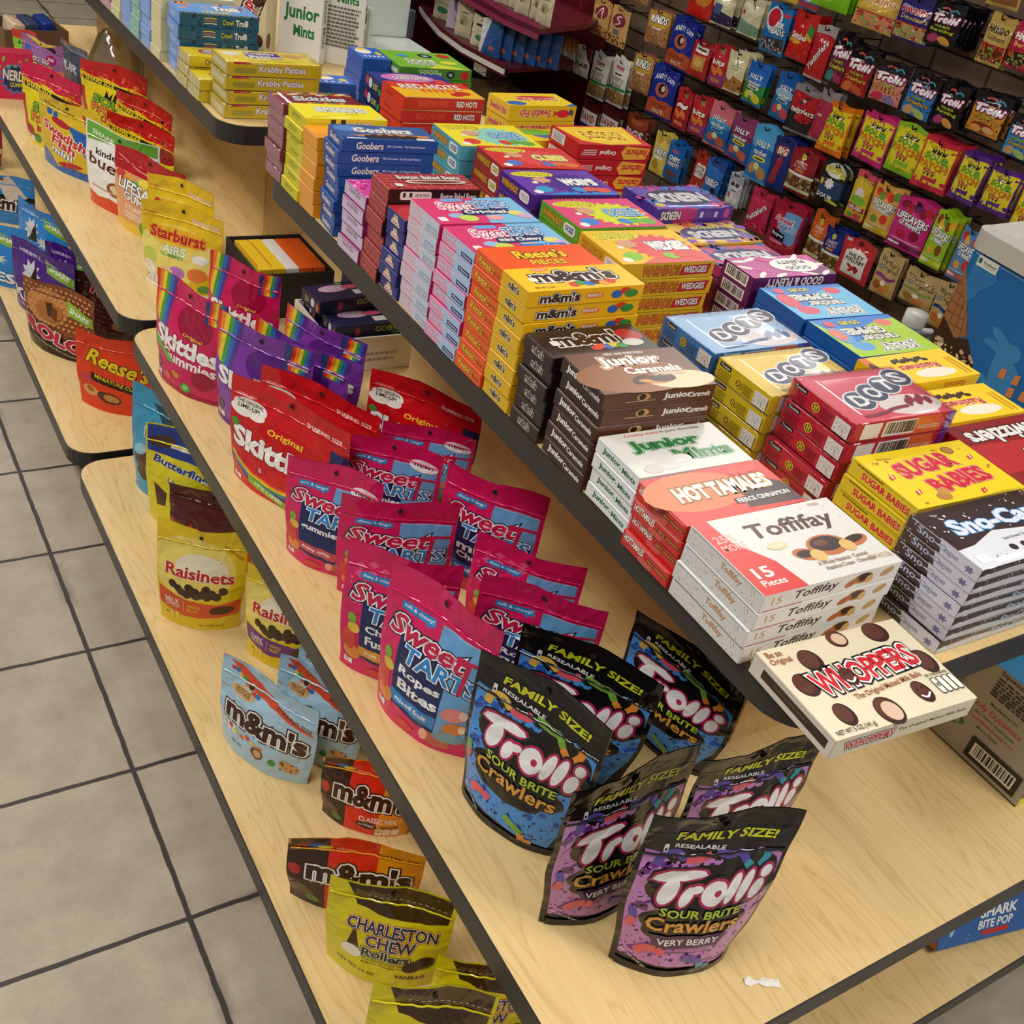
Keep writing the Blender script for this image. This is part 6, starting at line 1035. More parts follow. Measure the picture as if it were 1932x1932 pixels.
WDESC = dict(w_tanA='tan snack bag with a slanted white stroke on a maroon oval', w_tanS='tan snack bag with a curled white letter on a maroon oval', w_tan3='plain tan snack bag cut by the top of the photo', w_rind1='upper brown and yellow crisp bag', w_rind2='lower brown and yellow crisp bag', w_fry1='upper blue fry-snack bag with orange base', w_fry2='lower blue fry-snack bag with orange base', w_redtop='red chip bag at the top edge', w_orw='white and orange snack bag hanging beside the red shelf', w_pud='white and maroon snack bag with black lettering', w_pot1='left white potato-snack bag with green stripe', w_pot2='right white potato-snack bag with green stripe', w_ob1='red bag with white label above a tan window', w_bit1='upper red and purple cracker bag', w_bit2='lower red and purple cracker bag', w_chd='red cracker bag with gold centre', w_crm1='cream bag with brown nut window', w_crb='cream bag with navy base', w_crg='cream bag with green base', w_jr1='blue hard-candy bag with lemon and green artwork', w_jr2='blue and pale hard-candy bag beside the black licorice bag', w_jrp='pink topped blue hard-candy bag', w_jrv='purple topped blue hard-candy bag', w_jrt='sky topped blue hard-candy bag', w_nib='black licorice bag with red label and grey header', w_twp='dusky pink twist-candy bag with grey header', w_twz='red twist-candy bag with diagonal white letters', w_air='blue bag with red balloon shape', w_skr='bright red rope-candy bag', w_big='navy bag with red stick artwork', w_dav1='left seed bag with white name label', w_dav2='right seed bag with white name label', w_bigs='rust seed bag with big white letters', w_org='pale gold cookie bag', w_chp='blue cookie bag with white block letters', w_nut='rust red cookie bag', w_orb='mid blue cookie bag', w_wht='clear and white mint bag', w_twk='hot pink twist-candy bag with diagonal letters', w_swr='crimson rope-candy bag with pale blue panel', w_trr='dark red trail-mix bag', w_whs='black and olive sour bag', w_wed='mustard sour wedge bag', w_lf5='orange fruit-ring gummy bag', w_lfp='magenta fruit-ring gummy bag', w_lfg='lime green fruit-ring gummy bag', w_lfb='blue fruit-ring gummy bag beside the freezer', w_tro='orange trail-mix bag', w_trb='navy trail-mix bag', w_wil='red licorice bag with white panel', w_wec='tan caramel bag with purple ribbon', w_weg='tan caramel bag with green ribbon', w_weo='tan caramel bag with navy ribbon beside the freezer', w_tcm='plum worm-gummy bag', w_tcr='red worm-gummy bag', w_tdu='salmon worm-gummy bag', w_tcb='blue worm-gummy bag', w_tbu='black burst-gummy bag in the row above the orange edged sour bags', w_tpe='orange peach-gummy bag', w_tbr='blue gummy bag at the right edge of the photo', w_spo='orange edged yellow sour-kid bag', w_spp='pink edged yellow sour-kid bag', w_spg='green edged yellow sour-kid bag', w_spr='red edged yellow sour-kid bag', w_spv1='purple edged yellow sour-kid bag left of its twin', w_spv2='purple edged yellow sour-kid bag right of its twin', w_spy='gold edged yellow sour-kid bag above the freezer', w_hpe='peach and gold gummy bag at the top', w_hdi='indigo gummy bag with cream window', w_tb2='black burst-gummy bag in the top row', w_hgo='gold gummy bag with black lettering', w_hre='crimson berry-gummy bag', w_grn='lime green bag cut by the top edge', w_gol='gold foil bag cut by the top edge', w_blt='blue and white bag cut by the top edge', w_yel='yellow bag cut by the top edge')
WKEY = dict(w_rind1='w_rind', w_rind2='w_rind', w_fry1='w_fry', w_fry2='w_fry', w_redtop='w_redchip', w_pot1='w_pot', w_pot2='w_pot', w_ob1='w_ob', w_bit1='w_bit', w_bit2='w_bit', w_crm1='w_crm', w_dav1='w_dav', w_dav2='w_dav', w_spv1='w_spv', w_spv2='w_spv', w_tb2='w_tbu')
DEEP = ['second on its hook', 'third on its hook', 'fourth on its hook', 'fifth on its hook', 'sixth on its hook']
HOOKM = mat('3a3836', 'metal')
def hang(key, label, x, y, ztop, w, h, yaw, group=None, fat=.52, roll=0):
    t = thing('hanging_candy_bag', label, 'candy bag', (x, y, ztop - h), 0, group, rot=(0, math.radians(roll), math.radians(yaw)))
    d = BAG[key]; t.scale = (w / d['w'], fat, h / d['h'])
    for n, me in bag_meshes(key): link(n, me, t)
WR = random.Random(11)
for k, y, z, w, h, n in WALLBAGS:
    key = WKEY.get(k, k); x0 = XW - .01; jz = 0
    for i in range(n):
        hang(key, WDESC[k] + (', ' + DEEP[i - 1] if i else ', foremost on hook' if n > 1 else ' hanging alone'), x0 + .019 * i - (.006 if i == 0 else 0), y + .006 * WR.uniform(-1, 1), z + .003 * WR.uniform(-1, 1), w, h, -86 + WR.uniform(-3, 3), WDESC[k].replace(' bag', ' bags') if n > 1 else None, .8 if i == 0 else .52, WR.uniform(-1.6, 1.6) if i == 0 else 0)
    m = MB(); zz = .93 * h - h; m.tube([(-.02, 0, 0), (.16, 0, 0)], .0022, HOOKM, 6); m.tube([(-.02, 0, 0), (-.023, 0, .012)], .0022, HOOKM, 6)
    o = m.build('peg_hook'); o.location = (x0, y, z + zz); tag(o, 'peg hook holding the ' + WDESC[k], 'hook')
m = MB(); m.rbox(3.045, 1.2, .0, 3.10, 4.05, 1.75, mat('4a3a2e', 'matte'), .003)
for i in range(24): # slats and the joints between them
    zz = .12 + .068 * i; m.box(3.036, 1.2, zz, 3.046, 4.05, zz + .058, mat('6e5846', 'matte'))
    for j in range(13): m.box(3.0345, 1.25 + .215 * j + (.1 if i % 2 else 0), zz, 3.0365, 1.257 + .215 * j + (.1 if i % 2 else 0), zz + .058, mat('3a2d24', 'matte'))
t = thing('slat_wall_fixture', 'tall brown slatted candy wall fixture with a low deck', 'display wall', (3.05, 2.6, 0))
def under(t, mb, name, smooth=False):
    o = mb.build(name, t, smooth); o.location = -Vector(t.location); return o
under(t, m, 'slat_panel')
m = MB(); m.rbox(2.42, 1.2, .0, 3.045, 3.68, .13, mat('6a5238', 'matte'), .004); under(t, m, 'base_deck')

# ================================================================ ICE CREAM FREEZER BEYOND THE RACK
t = thing('ice_cream_freezer', 'blue ice cream chest freezer with pale rabbit print and grey lid', 'freezer', (2.02, 1.283, 0), math.radians(-96))
FW, FD = 1.25, .66 # local x runs along the printed side towards the camera, local y to the far side
m = MB(); m.rbox(0, 0, .03, FW, FD, .845, mat('1468ae', 'plastic'), .012, 2)
pale = '3a86c0'
def FP(u, z): return (u / FW, z / .845)
face = [('p', pale, [FP(*q) for q in ((.167, .631), (.161, .649), (.16, .685), (.142, .687), (.121, .69), (.121, .697), (.137, .704), (.156, .702), (.133, .715), (.126, .726), (.139, .73), (.16, .724), (.177, .715), (.2, .718), (.214, .709), (.217, .695), (.207, .684), (.225, .675), (.232, .66), (.224, .637), (.22, .6), (.16, .6))]),
        E(pale, .15 / FW, .622 / .845, .016 / FW, .014 / FW),
        ('p', '2a78b6', [FP(*q) for q in ((.02, .735), (.045, .742), (.056, .756), (.062, .775), (.08, .79), (.09, .807), (.08, .822), (.054, .83), (.02, .83))]),
        ('p', 'a06a42', [FP(*q) for q in ((.004, .80), (.012, .79), (.08, .68), (.05, .66), (.012, .68), (.004, .69))]),
        [W('7c4c2c', [FP(.008 + .014 * i, .78 - .018 * i), FP(.004 + .02 * i, .70 - .012 * i)], .0022) for i in range(5)], [W('7c4c2c', [FP(.004, .77 - .022 * i), FP(.02 + .012 * i, .765 - .02 * i)], .0022) for i in range(5)],
        ('p', '3a2218', [FP(*q) for q in ((.004, .69), (.05, .662), (.085, .675), (.104, .655), (.125, .63), (.13, .60), (.06, .58), (.004, .6))]),
        S('d8b48a', 40, 3, .006 / FW, .60 / .845, .12 / FW, .648 / .845, .002, .0055), S('f0dcc0', 24, 5, .006 / FW, .60 / .845, .12 / FW, .645 / .845, .0012, .004),
        [P('d8824a', FP(u, z), FP(u + .016, z + .003), FP(u + .014, z + .024), FP(u + .001, z + .02)) for u, z in ((.187, .644), (.222, .648), (.222, .62), (.252, .628), (.2, .59), (.27, .6))]]
m.art(face, .845 / FW, lambda x, y, o: (x * FW, -o, y * .845), 'plastic', base=.0006)
m.build('cabinet', t)
m = MB(); m.rbox(.025, -.0016, .815, .08, 0, .837, mat('e6e4da'), .0007); m.art([RR('1f6a54', .06, .3, .22, .8, .4), T('Excellence', '1f6a54', .62, .56, .6, .26), R('8aa89c', .34, .26, .9, .32)], .4, lambda x, y, o: (.025 + x * .055, -.0017 - o, .815 + y * .022), base=.0002)
o = m.build('maker_badge', t); o['label'] = 'white badge with green lettering'
m = MB(); G = mat('c4c2ba', 'plastic')
m.prism(round_rect(-.012, -.012, FW + .012, .09, .04), .845, .885, G); m.prism(round_rect(-.012, FD - .09, FW + .012, FD + .012, .04), .845, .95, G)
for u0, u1 in ((-.012, .06), (FW - .06, FW + .012)):
    m.add([(u0, .04, .845), (u1, .04, .845), (u1, FD, .845), (u0, FD, .845), (u0, .04, .885), (u1, .04, .885), (u1, FD, .95), (u0, FD, .95)], [(0, 3, 2, 1), (4, 5, 6, 7), (0, 1, 5, 4), (1, 2, 6, 5), (2, 3, 7, 6), (3, 0, 4, 7)], G)
lf_ = m.build('lid_frame', t)
m = MB(); m.add([(.06, .08, .880), (FW - .06, .08, .880), (FW - .06, FD - .08, .945), (.06, FD - .08, .945), (.06, .08, .884), (FW - .06, .08, .884), (FW - .06, FD - .08, .949), (.06, FD - .08, .949)], [(0, 3, 2, 1), (4, 5, 6, 7), (0, 1, 5, 4), (1, 2, 6, 5), (2, 3, 7, 6), (3, 0, 4, 7)], clear_mat('lid_glass', 'c8d0d4', .18, .04, .02))
m.build('glass_pane', lf_)

# ================================================================ DARK RED SNACK FIXTURE LEFT OF THE WALL
RED = mat('5a1420', 'plastic')
t = thing('snack_fixture', 'dark red snack fixture with curved shelf and white price rail', 'display fixture', (2.7, 4.2, 0))
curve = [(2.43, 3.77), (2.415, 3.90), (2.40, 4.07), (2.425, 4.32), (2.50, 4.60), (2.55, 4.75)]
poly = curve + [(2.88, 4.75), (2.88, 3.95), (2.7, 3.85)]
m = MB(); m.prism(poly, .47, .488, RED); under(t, m, 'lower_shelf')
m = MB()
for (a, b) in zip(curve[:-1], curve[1:]):
    for z0, z1, mm, ou in ((.455, .50, RED, .0), (.466, .484, mat('d8d2cc', 'plastic'), .006)):
        m.add([(a[0] - ou, a[1], z0), (b[0] - ou, b[1], z0), (b[0] - ou, b[1], z1), (a[0] - ou, a[1], z1), (a[0] + .01, a[1], z0), (b[0] + .01, b[1], z0), (b[0] + .01, b[1], z1), (a[0] + .01, a[1], z1)], [(0, 1, 2, 3), (7, 6, 5, 4), (3, 2, 6, 7), (0, 4, 5, 1), (0, 3, 7, 4), (1, 5, 6, 2)], mm)
under(t, m, 'price_rail')
m = MB(); m.prism([(2.44, 3.60), (2.41, 3.80), (2.42, 4.2), (2.47, 4.7), (2.88, 4.7), (2.88, 3.84), (2.74, 3.74)], .66, .68, RED); m.add([(2.44, 3.60, .64), (2.41, 3.8, .64), (2.42, 4.2, .64), (2.47, 4.7, .64), (2.44, 3.60, .70), (2.41, 3.8, .70), (2.42, 4.2, .70), (2.47, 4.7, .70)], [(0, 1, 5, 4), (1, 2, 6, 5), (2, 3, 7, 6)], mat('8a3450', 'plastic')); under(t, m, 'upper_shelf')
m = MB(); m.rbox(2.985, 3.93, .0, 3.01, 4.8, 1.5, RED, .002); m.rbox(2.86, 3.955, .68, 2.98, 3.97, 1.4, mat('6a1018', 'plastic'), .002); m.rbox(2.45, 4.78, 0, 2.9, 4.8, 1.2, RED, .002); under(t, m, 'back_and_side_panels')
m = MB(); m.rbox(2.30, 3.75, 0, 2.88, 4.75, .22, mat('2a1a18', 'matte'), .003); under(t, m, 'plinth')
def sbag(key, label, x, y, z, w, h, yaw=-70, group=None): hang(key, label, x, y, z + h, w, h, yaw, group)
for i in range(6): sbag('w_bluewhite', 'blue and white snack bag ' + ('at the front of its slanted row' if i == 0 else DEEP[i - 1].replace('on its hook', 'in its slanted row')), 2.45 + .04 * i, 3.94 - .026 * i, .489, .10, .135, -60, 'blue and white snack bags')
sbag('w_cream', 'cream snack bag with green print standing behind the white price rail', 2.48, 4.06, .489, .12, .12)
sbag('w_soft', 'cream snack bag with brown oval beside the lavender carton', 2.48, 4.22, .489, .09, .13)
sbag('w_cream', 'cream and green snack bag at the far end of the curved shelf', 2.53, 4.50, .489, .11, .13); sbag('w_grn', 'leaf green snack bag between cream bags on the curved shelf', 2.58, 4.44, .489, .09, .14)
for i in range(5): sbag('w_soft', 'pale cream bag on the upper red shelf, ' + ('nearest the shelf end' if i == 0 else DEEP[i - 1].replace('on its hook', 'from the shelf end')), 2.49 + .02 * (i % 2), 3.66 + .08 * i, .681, .075, .12, -72, 'pale cream bags')
BOX['lav'] = dict(c='d8cce0', top=[], front=[E('8a6aa8', .5, .6, .3, .24), R('c8d8e8', .38, .5, .62, .7), R('a890b8', .3, .2, .7, .3)], end=[], ec='c8b8a0')
tt = thing('snack_carton', 'lavender snack carton with purple oval on the curved shelf', 'carton', (2.54, 4.34, .489), math.radians(-55))
for n, me in box_meshes('lav', .12, .06, .17): link(n, me, tt)
# open brown carton and low merchandise in the shade under it
def open_carton(name, label, cat, x, y, z, L, Wd, H, c, rz=0, inner=None, th=.004):
    t = thing(name, label, cat, (x, y, z), math.radians(rz)); mm = mat(c, 'matte')
    m = MB(); m.box(-L / 2, -Wd / 2, .0005, L / 2, Wd / 2, .004, mm)
    m.box(-L / 2, -Wd / 2, .004, L / 2, -Wd / 2 + th, H, mm); m.box(-L / 2, Wd / 2 - th, .004, L / 2, Wd / 2, H, mm); m.box(-L / 2, -Wd / 2 + th, .004, -L / 2 + th, Wd / 2 - th, H, mm); m.box(L / 2 - th, -Wd / 2 + th, .004, L / 2, Wd / 2 - th, H, mm)
    m.build('tray_body', t)
    return t
t = open_carton('brown_carton', 'open brown carton in the shade under the red fixture', 'carton', 2.52, 3.98, .222, .3, .34, .12, '7a5c3a', -8)
m = MB(); m.add([(-.15, -.17, .12), (-.15, .17, .12), (-.24, .17, .15), (-.24, -.17, .15)], [(0, 1, 2, 3), (3, 2, 1, 0)], mat('8a6a44', 'matte')); m.build('top_flap', t)
BOX['wp'] = dict(c='d8d8dc', front=[E('3a5a8a', .5, .6, .3, .2), R('6a7a9a', .2, .2, .8, .3)], end=[], top=[], ec='2a5a8a')
tt = thing('small_carton', 'small white and blue carton standing beside the open brown one', 'carton', (2.33, 4.18, .222), math.radians(-60))
for n, me in box_meshes('wp', .07, .05, .10): link(n, me, tt)
m = MB(); m.rbox(1.62, 4.4, 0, 2.25, 6.2, .78, mat('151312', 'plastic'), .01); o = m.build('black_merchandiser'); tag(o, 'black merchandiser cabinet beyond the racks', 'cabinet')
for i, (x, y, c) in enumerate(((1.74, 4.5, 'b04038'), (1.82, 4.47, 'c87858'), (1.9, 4.52, 'a83030'), (1.99, 4.49, '8a4a30'), (1.78, 4.62, '7a3a2c'), (1.9, 4.65, 'c06048'))):
    m = MB(); m.lathe([(0, 0), (.028, .004), (.038, .022), (.03, .042), (.008, .05), (.012, .062), (0, .064)], mat(c, 'film'), 10); o = m.build('wrapped_sweet', None, True); o.location = (x, y, .7805)
    tag(o, ('brick red', 'salmon', 'scarlet', 'brown', 'dark rust', 'coral')[i] + ' twist-wrapped sweet lying on the black merchandiser', 'sweet', 'wrapped sweets')
m = MB(); m.rbox(1.35, 5.0, 0, 1.6, 5.25, 1.3, mat('56606e', 'plastic'), .004); m.lathe([(0, 0), (.06, 0), (.06, .004), (0, .004)], mat('d8c890'), 16, 1.47, 4.94); o = m.build('grey_kiosk'); tag(o, 'slate grey kiosk panel far behind the white plastic bin', 'kiosk')

t = thing('green_carton', 'flat green carton with pale sticker below the white potato-snack bags', 'carton', (2.66, 3.55, .1305), math.radians(-60)); m = MB(); m.rbox(-.11, -.03, 0, .11, .03, .17, mat('5a8c3c'), .002)
m.art([[R('6a9a4a', .04 + .07 * i, .05, .06 + .07 * i, .95) for i in range(14)], RR('c8d4b4', .36, .52, .66, .7, .3)], .77, lambda a, b, o: (-.11 + a * .22, -.03 - o, b * .17)); m.build('carton', t)
m = MB(); m.box(-.108, -.028, .17, .108, .028, .1706, mat('4e7c34')); m.build('top_flap', t)
# ================================================================ THINGS STANDING ON THE SECOND RACK
def upright(name, label, cat, x, y, z, w, d, h, yaw, c, broad, side, gable=None):
    t = thing(name, label, cat, (x, y, z), math.radians(yaw)); m = MB(); m.rbox(-w / 2, -d / 2, .0003, w / 2, d / 2, h, mat(c), .0012)
    m.art(broad, h / w, lambda a, b, o: (-w / 2 + a * w, -d / 2 - o, b * h)); m.art(side, h / d, lambda a, b, o: (w / 2 + o, -d / 2 + a * d, b * h)); m.build('carton', t)
    if gable:
        g = MB(); g.add([(-w / 2, -d / 2, h), (w / 2, -d / 2, h), (w / 2, d / 2, h), (-w / 2, d / 2, h), (-w / 2, -.001, h + gable), (w / 2, -.001, h + gable), (w / 2, .001, h + gable + .012), (-w / 2, .001, h + gable + .012)], [(0, 1, 5, 4), (2, 3, 7, 6), (1, 2, 6, 5), (3, 0, 4, 7), (4, 5, 6, 7)], mat(c)); g.build('gable_top', t)
    else:
        g = MB(); g.box(-w / 2 + .003, -d / 2 + .002, h, w / 2 - .003, d / 2 - .002, h + .0007, mat(c)); g.art([T('Junior Mints', '3a8a4c', .5, .5, .6, .4, b=.03)], d / w, lambda a, b, o: (-w / 2 + a * w, -d / 2 + b * d, h + .0007 + o)); g.build('top_flap', t)
jm_side = [T('Junior Mints', '22703a', .5, .45, 2.9, .12, a=-90, b=.03)]
upright('standing_mint_box', 'upright white mint box with green lettering, left of the pair', 'candy box', 1.028, 2.452, .83, .10, .036, .195, -42, 'e9e7e0', [E('d85a5a', .14, .82, .12, .08), R('d86a6a', .3, .74, .75, .755), T('Junior', '2a7a3c', .52, .52, .82, .2, b=.05), T('Mints', '2a7a3c', .6, .34, .5, .13, b=.05)], jm_side)
upright('standing_mint_box', 'upright white mint box showing its back with rows of small print', 'candy box', 1.12, 2.438, .83, .10, .036, .193, -36, 'e4e2dc', [T('Junior', '2a7a3c', .5, .84, .6, .1, b=.05), T('Mints', '2a7a3c', .6, .74, .5, .09, b=.05), LINES('6a6a66', .16, .2, .92, .66, 11)], [E('1c1c1c', .4, .66, .2, .05), E('1c1c1c', .5, .56, .24, .06), T('Junior Mints', '22703a', .5, .26, 2.0, .12, a=-90, b=.03)])
wside = [ball(.3, .2, .2, .1), ball(.7, .8, .14, .06)]
for i, (x, y, l) in enumerate(((.868, 2.553, 'left'), (.932, 2.50, 'right'))):
    upright('malt_ball_carton', 'cream gable-top carton with malt balls, %s one behind the yellow boxes' % l, 'carton', x, y, .83, .08, .07, .17, -40, 'e2d2a8', [T('WHOPPERS', 'cf2430', .5, .5, 1.5, .2, o='f2efe6', ow=.08, o2='3a2420', a=70, b=.04), ball(.3, .8, .14, .08), ball(.75, .7, .16, .09), ball(.8, .2, .13, .08), ball(.2, .3, .12, .08)], wside, .04)
t = thing('plastic_bin', 'translucent white plastic bin with rounded lip behind the mint boxes', 'bin', (1.297, 2.545, .83), 0)
PLM = mat('c8cec6', 'plastic'); m = MB()
m.prism(round_rect(-.125, -.14, .125, .16, .03), .0005, .006, PLM); m.rbox(-.12, .145, .006, .12, .155, .125, PLM, .004, 2); m.rbox(-.125, -.13, .006, -.115, .15, .13, PLM, .004, 2); m.build('bin_body', t)
m = MB(); m.rbox(.12, .14, .006, .135, .16, .075, mat('3a3c40', 'plastic'), .002); m.build('corner_clip', t)

# ================================================================ THINGS UNDER THE TOP SHELF
t = open_carton('display_tray', 'dark display tray of upright yellow, white and orange boxes under the top shelf', 'tray', .865, 2.10, .4205, .17, .2, .10, '2c2620', 0)
for i, (c, l) in enumerate((('upright_yellow', 'yellow box standing on edge at the left of the dark tray'), ('upright_yellow', 'second yellow box standing on edge in the dark tray'), ('upright_white', 'white box standing on edge in the dark tray'), ('upright_orange', 'orange box standing on edge beside the white one in the dark tray'), ('upright_orange', 'orange box standing on edge at the right of the dark tray'))):
    tt = thing('candy_box', l, 'candy box', (.805 + .03 * i, 2.10, .4255), 0, 'boxes on edge in the dark tray')
    for n, me in box_meshes(c, .027, .155, .096): link(n, me, tt)
tt = thing('candy_box', 'tall blue and purple box standing right of the dark tray', 'candy box', (1.03, 2.0, .4205), math.radians(-10))
for n, me in box_meshes('purple_tall', .1, .06, .16): link(n, me, tt)
t = open_carton('display_tray', 'white display tray holding navy candy boxes under the top shelf', 'tray', 0.93, 1.84, .4205, .19, .185, .075, 'd8d2c4', 0)
m = MB(); m.art([LINES('9a948a', .3, .3, .8, .7, 2)], .36, lambda a, b, o: (-.095 + a * .19, -.0925 - o, b * .062)); m.build('front_print', t)
for i, (x, y, z, r, l) in enumerate(((.93, 1.88, .425, 0, 'navy candy box at the bottom of the white tray, rear side'), (.93, 1.80, .425, 0, 'navy candy box at the bottom of the white tray, front'), (.925, 1.88, .4555, 3, 'second layer navy candy box in the white tray, rear'), (.93, 1.80, .4555, -2, 'second layer navy candy box in the white tray, front'), (.925, 1.88, .4860, -3, 'third layer navy candy box in the white tray, rear'), (.93, 1.80, .4860, 1, 'third layer navy candy box in the white tray, front'), (.91, 1.86, .5165, 8, 'navy candy box lying loose on top of the tray'))):
    tt = thing('candy_box', l, 'candy box', (x, y, z), math.radians(r), 'navy boxes in the white tray')
    for n, me in box_meshes('gob_open', .155, .072, .03): link(n, me, tt)
m = MB(); m.lathe([(.0, 0), (.05, .005), (.075, .05), (.08, .12), (.05, .19), (.03, .21)], clear_mat('clear_bag', 'd4d2ce', .22, .1, .9, 30), 14); o = m.build('clear_plastic_bag', None, True); o.location = (.862, 3.42, .4205); tag(o, 'crumpled clear plastic bag standing under the far top shelf', 'plastic bag')
# far end of the second rack
t = open_carton('display_tray', 'brown cardboard display tray with yellow end at the far left', 'tray', .73, 4.0, .4205, .20, .17, .07, '6a5038', 8)
m = MB(); m.box(.1005, -.085, .01, .102, .085, .07, mat('d8b81c')); m.build('yellow_end', t)
for i, (x, y, c, l) in enumerate(((.68, 3.98, 'e0c8a8', 'clear and pink sweet packet in the brown tray'), (.73, 4.0, '3a4a6a', 'slate wrapped packet in the middle of the brown tray'), (.79, 4.02, '1c3c8c', 'blue wrapped packet at the right of the brown tray'))):
    m = MB(); m.rbox(-.02, -.05, 0, .02, .05, .07, mat(c, 'film'), .006, 2); pk = m.build('sweet_packet', None, True); pk.location = (x, y, .436); pk.rotation_euler = (.06, .1 - .1 * i, .15); tag(pk, l, 'packet')
t = thing('gummy_carton', 'hot pink carton with navy splash and white word at the left edge', 'carton', (.565, 3.47, .4205), math.radians(-8)); m = MB(); m.rbox(-.075, -.03, 0, .075, .03, .125, mat('d01c50'), .0012)
m.art([R('d81f56', 0, 0, 1, 1), STAR('3a86d0', .68, .45, .3, .36, 14, .75), STAR('1c2a60', .68, .45, .26, .3, 14, .8), T('NERDS', WD, .68, .52, .44, .24, b=.06, a=-6), T('GUMMY', 'd8d83a', .7, .32, .26, .1), S('8ac83a', 8, 2, .4, .7, .9, .9, .02, .05)], .125 / .15, lambda a, b, o: (-.075 + a * .15, -.03 - o, b * .125)); m.build('carton', t)
m = MB(); m.box(-.074, -.029, .125, .074, .029, .1256, mat('b81846')); m.build('top_flap', t)
for i, (x, y, l) in enumerate(((.50, 3.75, 'dark red pouch standing in the shade at the far bottom left'), (.47, 4.0, 'second dark red pouch farther along the bottom shelf'))):
    PL['rp'] = (x, y, .12, -40, .2, .17); put('rp', 'red_shade', l) if 'red_shade' in BAG else (pouch_design('red_shade', '8c1a1c', [R('c8a878', 0, .3, 1, .4), E('e8d8c8', .4, .62, .2, .12), R('6aa83a', 0, 0, 1, .06)], .2, .17), put('rp', 'red_shade', l))

# ================================================================ NEAR END OF THE RACK, RIGHT SIDE
t = thing('shipping_carton', 'grey display carton with red and black print standing near the right edge', 'carton', (1.304, .403, .4205), 0)
m = MB(); m.rbox(0, 0, .0, .15, .26, .166, mat('a8a298'), .001)
m.art([R('b0aaa0', 0, .01, 1, 1), [R('2a2622', 0, .0, 1, .012)], T('Candy Dynamics', 'c82820', .66, .56, .36, .075, b=.02), T('Manufactured for', '3a3632', .7, .65, .18, .035), T('P.O. Box 70641, Indianapolis', '3a3632', .66, .49, .32, .035), T('ToxicWasteCandy.com', 'c82820', .68, .43, .3, .04), T('Made in Pakistan', '3a3632', .68, .37, .14, .03), T('Squeeze', '1c1a18', .66, .96, .16, .06, b=.02), LINES('3a3632', .58, .72, .98, .92, 6), R('1c1a18', .62, .06, .96, .28), BAR('1c1a18', .65, .1, .93, .24, 4), STAR('3a8a3a', .5, .3, .045, .075, 3, .55), E('b0aaa0', .5, .3, .016, .03), LINES('3a3632', .3, .36, .46, .5, 4), P('1c1a18', (.36, .62), (.47, .92), (.475, .915), (.366, .616)), LINES('3a3632', .22, .6, .44, .9, 5)], .166 / .26, lambda a, b, o: (-o, .26 - a * .26, b * .166))
m.art([R('1c1a18', 0, 0, 1, 1), R('d8d83a', 0, 0, 1, .1)], 1.1, lambda a, b, o: (a * .15, -o, b * .166)); m.art([R('1f6a94', 0, 0, 1, 1)], 1.7, lambda a, b, o: (a * .15, b * .26, .166 + o)); m.build('carton', t)
m = MB(); m.add([(.004, .258, .166), (.146, .258, .166), (.146, .262, .24), (.004, .262, .24), (.004, .262, .166), (.146, .262, .166)], [(0, 1, 2, 3), (5, 4, 3, 2)], mat('1f78a8')); m.build('display_lid', t)
t = thing('lollipop_box', 'blue shark-print lollipop box with orange end on the lowest shelf', 'candy box', (1.275, .372, .1355), math.radians(-11)); t.rotation_euler = (math.radians(-28), 0, math.radians(-11))
m = MB(); m.rbox(0, 0, .0, .21, .03, .088, mat('2f5a9a'), .001)
m.art([R('3262a4', 0, 0, 1, 1), S('8ab0d8', 14, 3, .04, .06, .4, .5, .003, .007), W('8ac0d8', [(.12, .2), (.2, .55), (.34, .66), (.42, .8)], .035), W('8ac0d8', [(.34, .66), (.38, .5), (.42, .6)], .03), E('8ac0d8', .43, .8, .06, .05), T('SHARK', 'efece4', .58, .5, .36, .2, b=.05, sh=.2), T('BITE POP', 'efece4', .55, .28, .34, .16, b=.04, sh=.2), R('c03028', .42, .08, .68, .17), E('c86a4a', .92, .5, .06, .1)], .42, lambda a, b, o: (a * .21, -o, b * .088)); m.build('carton', t)
m = MB(); m.box(-.0008, .001, .001, 0, .029, .087, mat('c8642c')); m.build('end_flap', t)
m = MB(); b = bmesh.new(); bmesh.ops.create_icosphere(b, subdivisions=3, radius=1); rr = random.Random(4)
for v in b.verts: v.co = Vector((v.co.x * .10, v.co.y * .07, max(-.045, v.co.z * .05))) * (1 + rr.uniform(-.12, .12))
zmin = min(v.co.z for v in b.verts)
for v in b.verts: v.co.z -= zmin
m.bm(b, clear_mat('white_bag_film', 'e8e6e2', .25, .2, .9, 40)); o = m.build('clear_bag', None, True); o.location = (1.47, .475, .1205); tag(o, 'crinkled clear bag lying behind the blue lollipop box', 'plastic bag')
m = MB(); rr = random.Random(7); vv = []; ff = []
for i in range(9):
    x = -.021 + .042 * i / 8; wd_ = .004 + .0025 * math.sin(i * 1.7) + (.002 if 5 < i < 8 else 0)
    vv += [(x, -wd_, .0004 + rr.uniform(0, .0016)), (x + rr.uniform(-.001, .001), 0, .0008 + rr.uniform(0, .003)), (x, wd_, .0004 + rr.uniform(0, .0016))]
    if i: k = 3 * i; ff += [(k - 3, k, k + 1, k - 2), (k - 2, k + 1, k + 2, k - 1)]
m.add(vv, ff, mat('e8e4dc', 'matte')); o = m.build('paper_scrap'); o.location = (.773, .354, .4202); o.rotation_euler = (0, 0, math.radians(-28)); md = o.modifiers.new('thickness', 'SOLIDIFY'); md.thickness = .0004; tag(o, 'torn scrap of white paper lying on the shelf near the front right', 'paper scrap')

